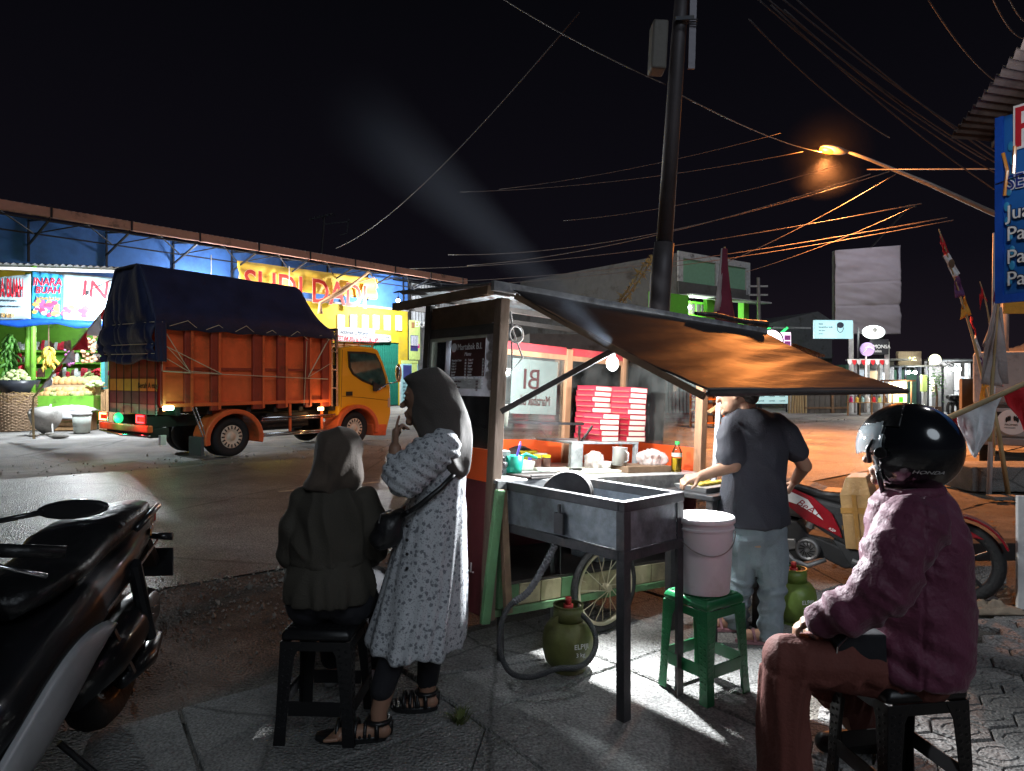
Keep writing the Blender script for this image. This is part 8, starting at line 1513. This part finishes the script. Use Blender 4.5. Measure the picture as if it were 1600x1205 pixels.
# big blank billboard
r_, F, x1_, zb_2, zt_2 = sign('billboard', 'huge blank grey billboard with wrinkled vinyl', [(1303, 392), (1405, 522)], 34, 3, M('billboard_back', (.1, .1, .1), .7), (1330, 1380), .2); z_r = F.xz(1405, 384)[1]; lo = MB(); lo.sheet(lambda a, c: Vector((x1_ * a, -.12 - .09 * nz(a * 1.8, c * 8, 1) - .05 * nz(a * 3, c * 17 + a * 4, 4) + .04 * (abs(c - .33) < .01 or abs(c - .6) < .01), zb_2 + (zt_2 - zb_2 + (z_r - zt_2) * a) * c)), 50, 80); m_vin = M('vinyl_grey', (.36, .33, .36), .55, var=.08, scale=2); lo.obj('vinyl_sheet', m_vin, r_, smooth=True, solid=.01)
lamp('billboard_fill_light', F.w(x1_ * .5, -3.5, zt_2 + 1.2), 170, (.95, .88, 1), .4, 100, F.w(x1_ * .5, 0, (zb_2 + zt_2) / 2), .8)  # floodlight added to brighten the blank vinyl
r_ = thing('added_flood_lamp', 'added small floodlight on an arm over the blank billboard', 'lamp', at(F.w(x1_ * .5, -3.5, zt_2 + 1.35))); part(lambda l: l.box(-.2, .2, -.1, .1, -.06, .06), 'lamp_body', m_black, r_, bevel=.02); part(lambda l: l.bar((0, 0, .05), (0, 3.5, -1.2), .06), 'arm', m_black, r_)
# low row under the signs
m_dkw = M('dark_boards', (.10, .095, .09), .85, dirt=.3, scale=3)
block('tiled_house', 'small house with a clay tiled roof behind the signs', 1225, 1300, 560, 36, 5, m_gpl, 8)
HT = Frame(P(1222, 600, 35) * Vector((1, 1, 0)), 8); th2 = thing('tile_roof', 'red clay tile roof over the small house', 'roof', HT.M); xe2 = HT.xz(1292, 560)[0]; ze1 = HT.xz(1250, 556, 0)[1]; ze2 = HT.xz(1250, 538, 3)[1]
for k in range(7):
    part(lambda l: [l.tube([(x, .42 * k, ze1 + (ze2 - ze1) * k / 7), (x, .42 * (k + 1) + .03, ze1 + (ze2 - ze1) * (k + 1) / 7 - .03)], .09, 5) for x in np.arange(0, xe2, .19)], 'tile_row', m_tile, th2)
r_, F, x1_, zb_2, zt_2 = sign('sheet_awning', 'pale corrugated awning under the tile roof', [(1235, 566), (1285, 580)], 33, 6, m_zinc, (), 1.6)
r_, F, x1_, zb_2, zt_2 = sign('cyan_banner', 'cyan lit shop banner seen below the awning edge', [(1181, 606), (1232, 631)], 31, 2, emat('banner_cyan', (.55, .85, .85), .38), ()); 
for j in range(3):
    for k in range(3): text('cantik', .12, m_letB, r_, (.1 + .48 * k, -.012, zt_2 - .22 - .2 * j), ext=.002)
part(lambda l: (l.bar((0.05, .1, 0), (.05, .1, zt_2), .05), l.bar((x1_ - .05, .1, 0), (x1_ - .05, .1, zt_2), .05)), 'post', m_steel, r_)
fr_ = Frame(P(1256, 600, 30) * Vector((1, 1, 0)), 4); r_ = thing('board_fence', 'closed fence of grey boards across the road', 'fence', fr_.M); xe3 = fr_.xz(1324, 600)[0]
for k in range(int(xe3 / .24)): part(lambda l: l.box(k * .24, k * .24 + .22, 0, .04, 0, 1.02 + .03 * (k % 3)), 'board', m_dkw, r_)
part(lambda l: (l.box(0, xe3, -.05, -.01, .2, .28), l.box(0, xe3, -.05, -.01, .82, .9), l.box(xe3 * .62, xe3 * .62 + .1, -.06, -.01, 0, 1.1)), 'rail', m_woodD, r_)
o = part(lambda l: [l.tube([(.12 * k, 0, 0), (.12 * k + .05 * math.sin(k), 0, 1.15)], .05, 6) for k in range(7)], 'bamboo_screen', m_bamb, None); o.location = P(1233, 640, 30) * Vector((1, 1, 0)); tag(o, 'pale bamboo stakes between the cyan banner and the board fence', 'fence')
# stall row to the right of the white pole
block('green_stall', 'dim green walled stall behind the bunting', 1322, 1388, 570, 33, 4, M('wall_seagreen', (.07, .17, .12), .8, dirt=.3), 3)
r_ = thing('bunting', 'red and white scalloped bunting under the dark signboard', 'bunting', at(P(1324, 562, 29)))
for k in range(9): part(lambda l: l.add([(k * .195, 0, 0), (k * .195 + .18, 0, 0), (k * .195 + .16, -.02, -.16), (k * .195 + .09, -.03, -.24), (k * .195 + .02, -.02, -.16)], [(0, 1, 2, 3, 4)]), 'scallop', m_fr if k % 2 else m_fw, r_, solid=.008)
part(lambda l: l.tube([(0, 0, 0), (1.75, 0, .0)], .02, 5), 'line', m_white, r_)
rd = random.Random(11); goods = [m_pinkp, m_ban, m_cy, m_wprint, m_fr, m_pg, m_woodD, m_bag]
WR = Frame(P(1328, 600, 28) * Vector((1, 1, 0)), 3)
for k in range(16):
    x = .1 + (k % 8) * .24; z = .55 + .38 * (k // 8); rz = [('jar of sweets', 'jar'), ('drink bottle', 'bottle'), ('wrapped packet', 'packet')][k % 3]
    o = part(lambda l: l.lathe([(0, 0), (.07, 0), (.07, .16), (.03, .2), (.03, .24), (0, .24)], 8), 'display_bottle', goods[k % 8], None); o.matrix_world = WR.M @ Matrix.Translation((x, .1, z)); tag(o, ['pink', 'yellow', 'cyan', 'white', 'red', 'lime', 'brown', 'grey'][k % 8] + ' bottle %s on the %s tier of the far kiosk rack' % (mpos[min(k % 8, 9)], ['lower', 'upper'][k // 8]), 'bottle', 'goods on the far kiosk rack')
r_ = thing('kiosk_rack', 'pale timber rack of the far kiosk with small goods', 'rack', WR.M); part(lambda l: [l.box(0, 2.0, 0, .3, z, z + .03) for z in (.52, .90)], 'shelf', m_wood, r_); part(lambda l: [l.bar((x, .15, 0), (x, .15, 1.35), .05) for x in (0, .5, 1.0, 1.5, 2.0)], 'upright', m_wood, r_)
lamp('kiosk_light', WR.w(1.0, -.3, 1.7), 55, (1, .95, .85), .1)
GC = Frame(P(1394, 600, 26) * Vector((1, 1, 0)), 3); r_ = thing('glass_food_cart', 'far lit glass food cart with a lime green panel', 'food cart', GC.M); gx = GC.xz(1424, 600)[0]
part(lambda l: l.box(0, gx, 0, .5, .02, .55), 'cart_base', m_white, r_); part(lambda l: l.box(.25, gx * .55, -.03, -.005, .62, .82), 'lime_panel', emat('panel_lime', (.1, .9, .05), .5), r_); part(lambda l: [l.bar((x, y, .55), (x, y, 1.4), .035) for x in (0, gx) for y in (0, .5)], 'post', m_cw, r_); part(lambda l: l.box(-.1, gx + .1, -.1, .6, 1.4, 1.46), 'cart_roof', m_cw, r_); part(lambda l: l.box(.02, gx - .02, .24, .26, .6, 1.38), 'glass_back', emat('glass_warm', (1, .8, .55), .8), r_)
lamp('far_cart_light', GC.w(.4, -.1, 1.3), 40, (1, .85, .6), .1); r2 = thing('far_bulb', 'small bulb inside the far glass cart', 'bulb', at(GC.w(.4, .1, 1.25))); part(lambda l: l.ell((0, 0, 0), .06, 8, 6), 'bulb', light_mat('bulb_white', (1, .97, .9), 60), r2, smooth=True)
block('green_wall_shop', 'shop with a pale green side wall lit by spot lamps', 1392, 1436, 578, 34, 5, M('wall_mint', (.20, .42, .28), .8, dirt=.1), 3)
r_, F, x1_, zb_2, zt_2 = sign('wood_sign', 'slatted wooden signboard with small glowing letters B.C.', [(1403, 549), (1440, 571)], 31, 5, M('slat_wood', (.36, .28, .19), .7, var=.3, stretch=(8, 1, .1)), (1406, 1437)); text('B.C.', .22, light_mat('letter_glow', (.9, 1, .5), 3), r_, (x1_ * .45, -.015, zb_2 + .22), ext=.004)
for k, px in enumerate((1420, 1430)): p = P(px, 582, 30); b2 = thing('spot_lamp', 'small white spot lamp under the canopy, %s of the pair' % ('left' if k == 0 else 'right'), 'lamp', at(p)); part(lambda l: l.ell((0, 0, 0), .07, 8, 6), 'bulb', light_mat('bulb_hot', (.93, .97, 1), 90), b2, smooth=True); part(lambda l: l.cyl((0, 0, .06), (0, 0, .2), .04, 6), 'socket', m_black, b2)
lamp('spot_lamp_light', P(1425, 584, 30.5), 70, (.85, .92, 1), .2)
cp = Frame(P(1395, 600, 31) * Vector((1, 1, 0)), 3); r_ = thing('steel_canopy', 'thin steel canopy over the spot lamps', 'canopy', cp.M); xe4 = cp.xz(1455, 600)[0]; zc = cp.xz(1420, 577)[1]; part(lambda l: l.box(-.3, xe4, -1, 2, zc + .1, zc + .16), 'canopy_sheet', m_tin, r_); [part(lambda l: l.bar((x, -.9, 0), (x, -.9, zc + .1), .07), 'canopy_post', m_steel, r_) for x in (0, xe4 - .1)]
r_ = thing('globe_sign', 'glowing yellow white oval sign on a pole beside a palm', 'sign', at(P(1461, 562, 30))); part(lambda l: l.ell((0, 0, 0), (.27, .1, .24), 20, 12), 'globe', light_mat('globe_white', (1, 1, .7), .8), r_, smooth=True); part(lambda l: l.bar((-.24, .1, -2.3), (-.24, .1, .1), .05), 'post', m_steel, r_)
lamp('globe_light', P(1461, 562, 29.5), 50, (1, 1, .8), .2)
# small tree between
rd = random.Random(3); r_ = thing('potted_tree', 'small dark tree with leafy crown below the globe sign', 'tree', at(P(1463, 625, 29) * Vector((1, 1, 0)))); part(lambda l: l.tube([(0, 0, 0), (.03, 0, .8), (-.02, 0, 1.3)], [.05, .04, .03], 7), 'trunk', m_woodD, r_); lo = MB()
for _ in range(420): a = rd.random() * 6.3; h_ = rd.gauss(1.4, .3); rr_ = rd.uniform(0, .38); p = Vector((rr_ * math.cos(a), rr_ * math.sin(a), h_)); d = Vector((rd.uniform(-1, 1), rd.uniform(-1, 1), rd.uniform(-1, .3))) * .1; e_ = Vector((rd.uniform(-1, 1), rd.uniform(-1, 1), 0)) * .04; lo.add([p, p + d * .5 + e_, p + d, p + d * .5 - e_], [(0, 1, 2, 3)])
tag(lo.obj('crown', m_leafg, r_), kind='stuff')
r_, F, x1_, zb_2, zt_2 = sign('menu_board_sign', 'narrow lime and red poster beside the potted tree', [(1441, 586), (1449, 612)], 30, 3, emat('poster_lime', (.5, .62, .2), .25), (1445,))
r_, F, x1_, zb_2, zt_2 = sign('shop_front_panel', 'pale lit shop front panel behind the parked bikes', [(1466, 590), (1492, 614)], 33, 3, emat('panel_lit', (.62, .75, .78), .25), ())
for k, px in enumerate((1479, 1490, 1499)): p = P(px, 577, 31); b2 = thing('shop_lamp', ['left', 'middle', 'right'][k] + ' lamp of the three bright lamps over the parked bikes', 'lamp', at(p)); part(lambda l: l.ell((0, 0, 0), .08, 8, 6), 'bulb', light_mat('bulb_hot', (.93, .97, 1), 90), b2, smooth=True); part(lambda l: l.bar((0, 0, .07), (0, .6, .3), .03), 'arm', m_black, b2)
lamp('shop_lamp_light', P(1489, 580, 30.6), 90, (.9, .97, 1), .3)
part_wall = block('dark_shop', 'dark low shop building behind the parked bikes', 1436, 1548, 585, 36, 5, m_dkw, 3)
for k, px in enumerate((1495, 1503, 1512)):       # parked bikes, small and far
    b2 = thing('parked_motorcycle', ['left', 'middle', 'right'][k] + ' motorcycle of three parked before the dark shop', 'motorcycle', at(P(px, 625, 28.5) * Vector((1, 1, 0)), 35), 'motorcycles parked before the dark shop')
    for x in (-.6, .6): part(lambda l: l.lathe([(.2, -.04), (.28, -.04), (.28, .04), (.2, .04), (.2, -.04)], 14, 0, Matrix.Translation((x, 0, .28)) @ Matrix.Rotation(R(90), 4, 'X')), 'wheel', m_tyre, b2)
    part(lambda l: (l.loft([ring2(-.8, .75, .08, .06), ring2(-.3, .65, .15, .13), ring2(.1, .45, .14, .1), ring2(.4, .5, .1, .12), ring2(.5, .85, .12, .12)]), l.tube([(.4, -.3, 1.0), (.45, 0, .98), (.4, .3, 1.0)], .02, 6)), 'body_shell', m_sblk, b2); part(lambda l: l.box(-.65, .0, -.13, .13, .76, .84), 'seat', m_leath, b2, bevel=.03)
r_ = thing('plank_pile', 'pile of dark reddish planks by the road at right', 'timber', at(P(1422, 640, 24) * Vector((1, 1, 0)), 3))
for k in range(24): part(lambda l: l.box(.02 * (k % 3), 1.15 + .04 * (k % 2), .16 * (k % 4), .16 * (k % 4) + .14, .06 + .08 * (k // 4), .06 + .08 * (k // 4) + .07), 'plank', m_woodD, r_)
# grey tents right
m_tent = M('tent_grey', (.16, .15, .15), .7, bump=.5); tn = thing('tarpaulin_shelter', 'sagging grey tarpaulin shelter at the right below the flags', 'shelter'); 
for (a_, b2_, c_, d_) in (((1535, 590, 15), (1640, 555, 14), (1640, 530, 18), (1560, 548, 18)), ((1548, 618, 14.5), (1640, 600, 13.5), (1640, 575, 16), (1555, 590, 16))):
    q = [P(*t) for t in (a_, b2_, c_, d_)]; lo = MB(); lo.sheet(lambda a, c: (q[0].lerp(q[1], a)).lerp(q[3].lerp(q[2], a), c) - Vector((0, 0, .12 * math.sin(math.pi * a) * math.sin(math.pi * c) + .05 * nz(a * 9, c * 6))), 24, 12); lo.obj('tarpaulin', m_tent, tn, smooth=True, solid=.01)
part(lambda l: [l.bar(P(px, 600, D) * Vector((1, 1, 0)), P(px, pt2, D), .06) for px, pt2, D in ((1537, 592, 15), (1562, 550, 18), (1625, 560, 14.2), (1550, 619, 14.5))], 'shelter_post', m_bamb, tn); part(lambda l: l.box(P(1525, 600, 16).x, P(1700, 600, 16).x, 16.5, 16.6, 0, 1.5), 'shelter_wall', m_dkw, tn)
o = part(lambda l: l.box(0, 1.2, 0, .04, 0, .5), 'orange_cloth', m_fora, None); o.location = P(1571, 490, 8); o.location.z -= 0; tag(o, 'orange cloth hanging under the blue sign', 'cloth'); o.scale = (.4, 1, .3)
# orange steel rack seen between cart and man
r_ = thing('orange_rack', 'orange steel rack across the road seen right of the cart', 'rack', at(P(1094, 665, 21) * Vector((1, 1, 0)), 20)); m_ork = M('rack_paint', (.6, .22, .03), .5, dirt=.3)
part(lambda l: ([l.bar((x, y, 0), (x, y, 1.15), .05) for x in (0, .85) for y in (0, .5)]), 'upright', m_ork, r_); part(lambda l: [l.box(0, .85, 0, .5, z, z + .04) for z in (.12, .5, .85, 1.12)], 'tier', m_ork, r_); part(lambda l: [l.box(.1 + .25 * k, .28 + .25 * k, .1, .4, z + .045, z + .26) for k in range(3) for z in (.12, .5, .85)], 'packed_goods', m_woodD, r_)
# distant power pole and a few dark far houses
r_ = thing('distant_power_pole', 'thin far power pole with a cross arm right of the green building', 'pole', at(P(1186, 600, 40) * Vector((1, 1, 0)))); zt_3 = P(1186, 434, 40).z; part(lambda l: l.tube([(.1, 0, 0), (-.05, 0, zt_3)], [.15, .1], 8), 'mast', m_lp, r_); part(lambda l: [l.bar((-.6, 0, zt_3 - .5 - .5 * k), (.5, 0, zt_3 - .5 - .5 * k), .1) for k in range(2)], 'cross_arm', m_lp, r_)
block('dark_house', 'unlit low house behind the cart at the centre', 740, 915, 556, 45, 8, m_gpl, 10); block('dark_house', 'dark low house behind the board fence', 1290, 1400, 585, 44, 6, m_gpl, 6); block('dark_house', 'dark tall house behind the shelter at far right', 1500, 1760, 570, 40, 6, m_dkw, 6)
r_ = thing('shuttered_shop', 'grey roller shutter shop seen through the right end of the cart', 'building', at(P(1040, 600, 30) * Vector((1, 1, 0)), 10)); part(lambda l: l.box(-6, 2.6, .1, 5, 0, 3.4), 'wall', m_gpl, r_)
for k in range(14): part(lambda l: l.box(-.2 + k * .17, -.2 + k * .17 + .13, -.02, .09, 0, 2.2), 'shutter_slat', M('shutter_grey', (.32, .38, .38), .5, .2), r_)

# lit windows and pale columns of the far row
m_wlit = emat('window_warm', (1, .75, .45), .35); m_wcool = emat('window_cool', (.7, .85, 1), .25)
for nm, lb, D, items in (('lit_shopfront', 'row of pale columns and lit windows behind the parked bikes', 31.5, [(1452, 592, 1460, 612, 0), (1496, 590, 1508, 606, 1), (1512, 592, 1520, 606, 0), (1524, 588, 1540, 604, 1)]), ('lit_shopfront', 'small lit windows between the kiosk rack and the glass cart', 31, [(1340, 578, 1350, 592, 1), (1356, 580, 1372, 596, 0), (1376, 584, 1388, 598, 1)])):
    F = Frame(P(items[0][0], 600, D) * Vector((1, 1, 0)), 3); r_ = thing(nm, lb, 'shopfront', F.M); xe = F.xz(items[-1][2], 600)[0]; part(lambda l: l.box(-.2, xe + .3, .05, .2, 0, 2.3), 'front_wall', m_gpl, r_)
    for a, c, d, e_, q in items: x0_, z1_ = F.xz(a, c); x1_, z0_ = F.xz(d, e_); part(lambda l: l.box(x0_, x1_, .0, .045, max(.3, z0_), z1_), 'window', m_wlit if q == 0 else m_wcool, r_); part(lambda l: (l.box(x0_ - .05, x1_ + .05, -.02, .0, z1_, z1_ + .06)), 'window_lintel', m_gwh, r_); part(lambda l: l.box(x0_ - .22, x0_ - .08, -.3, -.1, 0, 2.2), 'column', m_gwh, r_)
    part(lambda l: l.box(-.4, xe + .5, -.9, .3, 2.3, 2.38), 'eave', m_tin, r_)
# ------------------------------------------------------------------ pale beam, shaped as smoke drifting up from the cart
sa, sb = P(950, 532, 3.0), P(530, 150, 3.9); ax = (sb - sa); Ls = ax.length; o = MB()
o.lathe([(0, -.02), (.05, 0), (.36, Ls), (0, Ls + .02)], 24); sm_ = bpy.data.materials.new('beam_smoke'); sm_.use_nodes = True; nt = sm_.node_tree; N = nt.nodes; L = nt.links; N.clear(); om = N.new('ShaderNodeOutputMaterial'); pvv = N.new('ShaderNodeVolumePrincipled'); pvv.inputs['Color'].default_value = (.62, .74, .9, 1); pvv.inputs['Anisotropy'].default_value = 0
t_ = N.new('ShaderNodeTexCoord'); sp_ = N.new('ShaderNodeSeparateXYZ'); L.new(t_.outputs['Object'], sp_.inputs[0])
def mth(op, a, c=None, cl=False):
    n_ = N.new('ShaderNodeMath'); n_.operation = op; n_.use_clamp = cl
    for i, q in enumerate((a, c)):
        if q is None: continue
        if isinstance(q, (int, float)): n_.inputs[i].default_value = q
        else: L.new(q, n_.inputs[i])
    return n_.outputs[0]
rad = mth('SQRT', mth('ADD', mth('MULTIPLY', sp_.outputs[0], sp_.outputs[0]), mth('MULTIPLY', sp_.outputs[1], sp_.outputs[1]))); Rz = mth('ADD', mth('MULTIPLY', sp_.outputs[2], .30 / Ls), .035)
edge = mth('SUBTRACT', 1, mth('DIVIDE', rad, Rz), True); fade = mth('SUBTRACT', 1, mth('DIVIDE', sp_.outputs[2], Ls), True)
L.new(mth('MULTIPLY', mth('MULTIPLY', mth('POWER', edge, 1.4), mth('POWER', fade, 1.6)), 6.5), pvv.inputs['Density']); L.new(pvv.outputs[0], om.inputs['Volume'])
so = o.obj('pale_beam', sm_); so.matrix_world = Matrix.Translation(sa) @ ax.to_track_quat('Z', 'Y').to_matrix().to_4x4(); tag(so, kind='stuff')
scene.cycles.volume_step_rate = 2
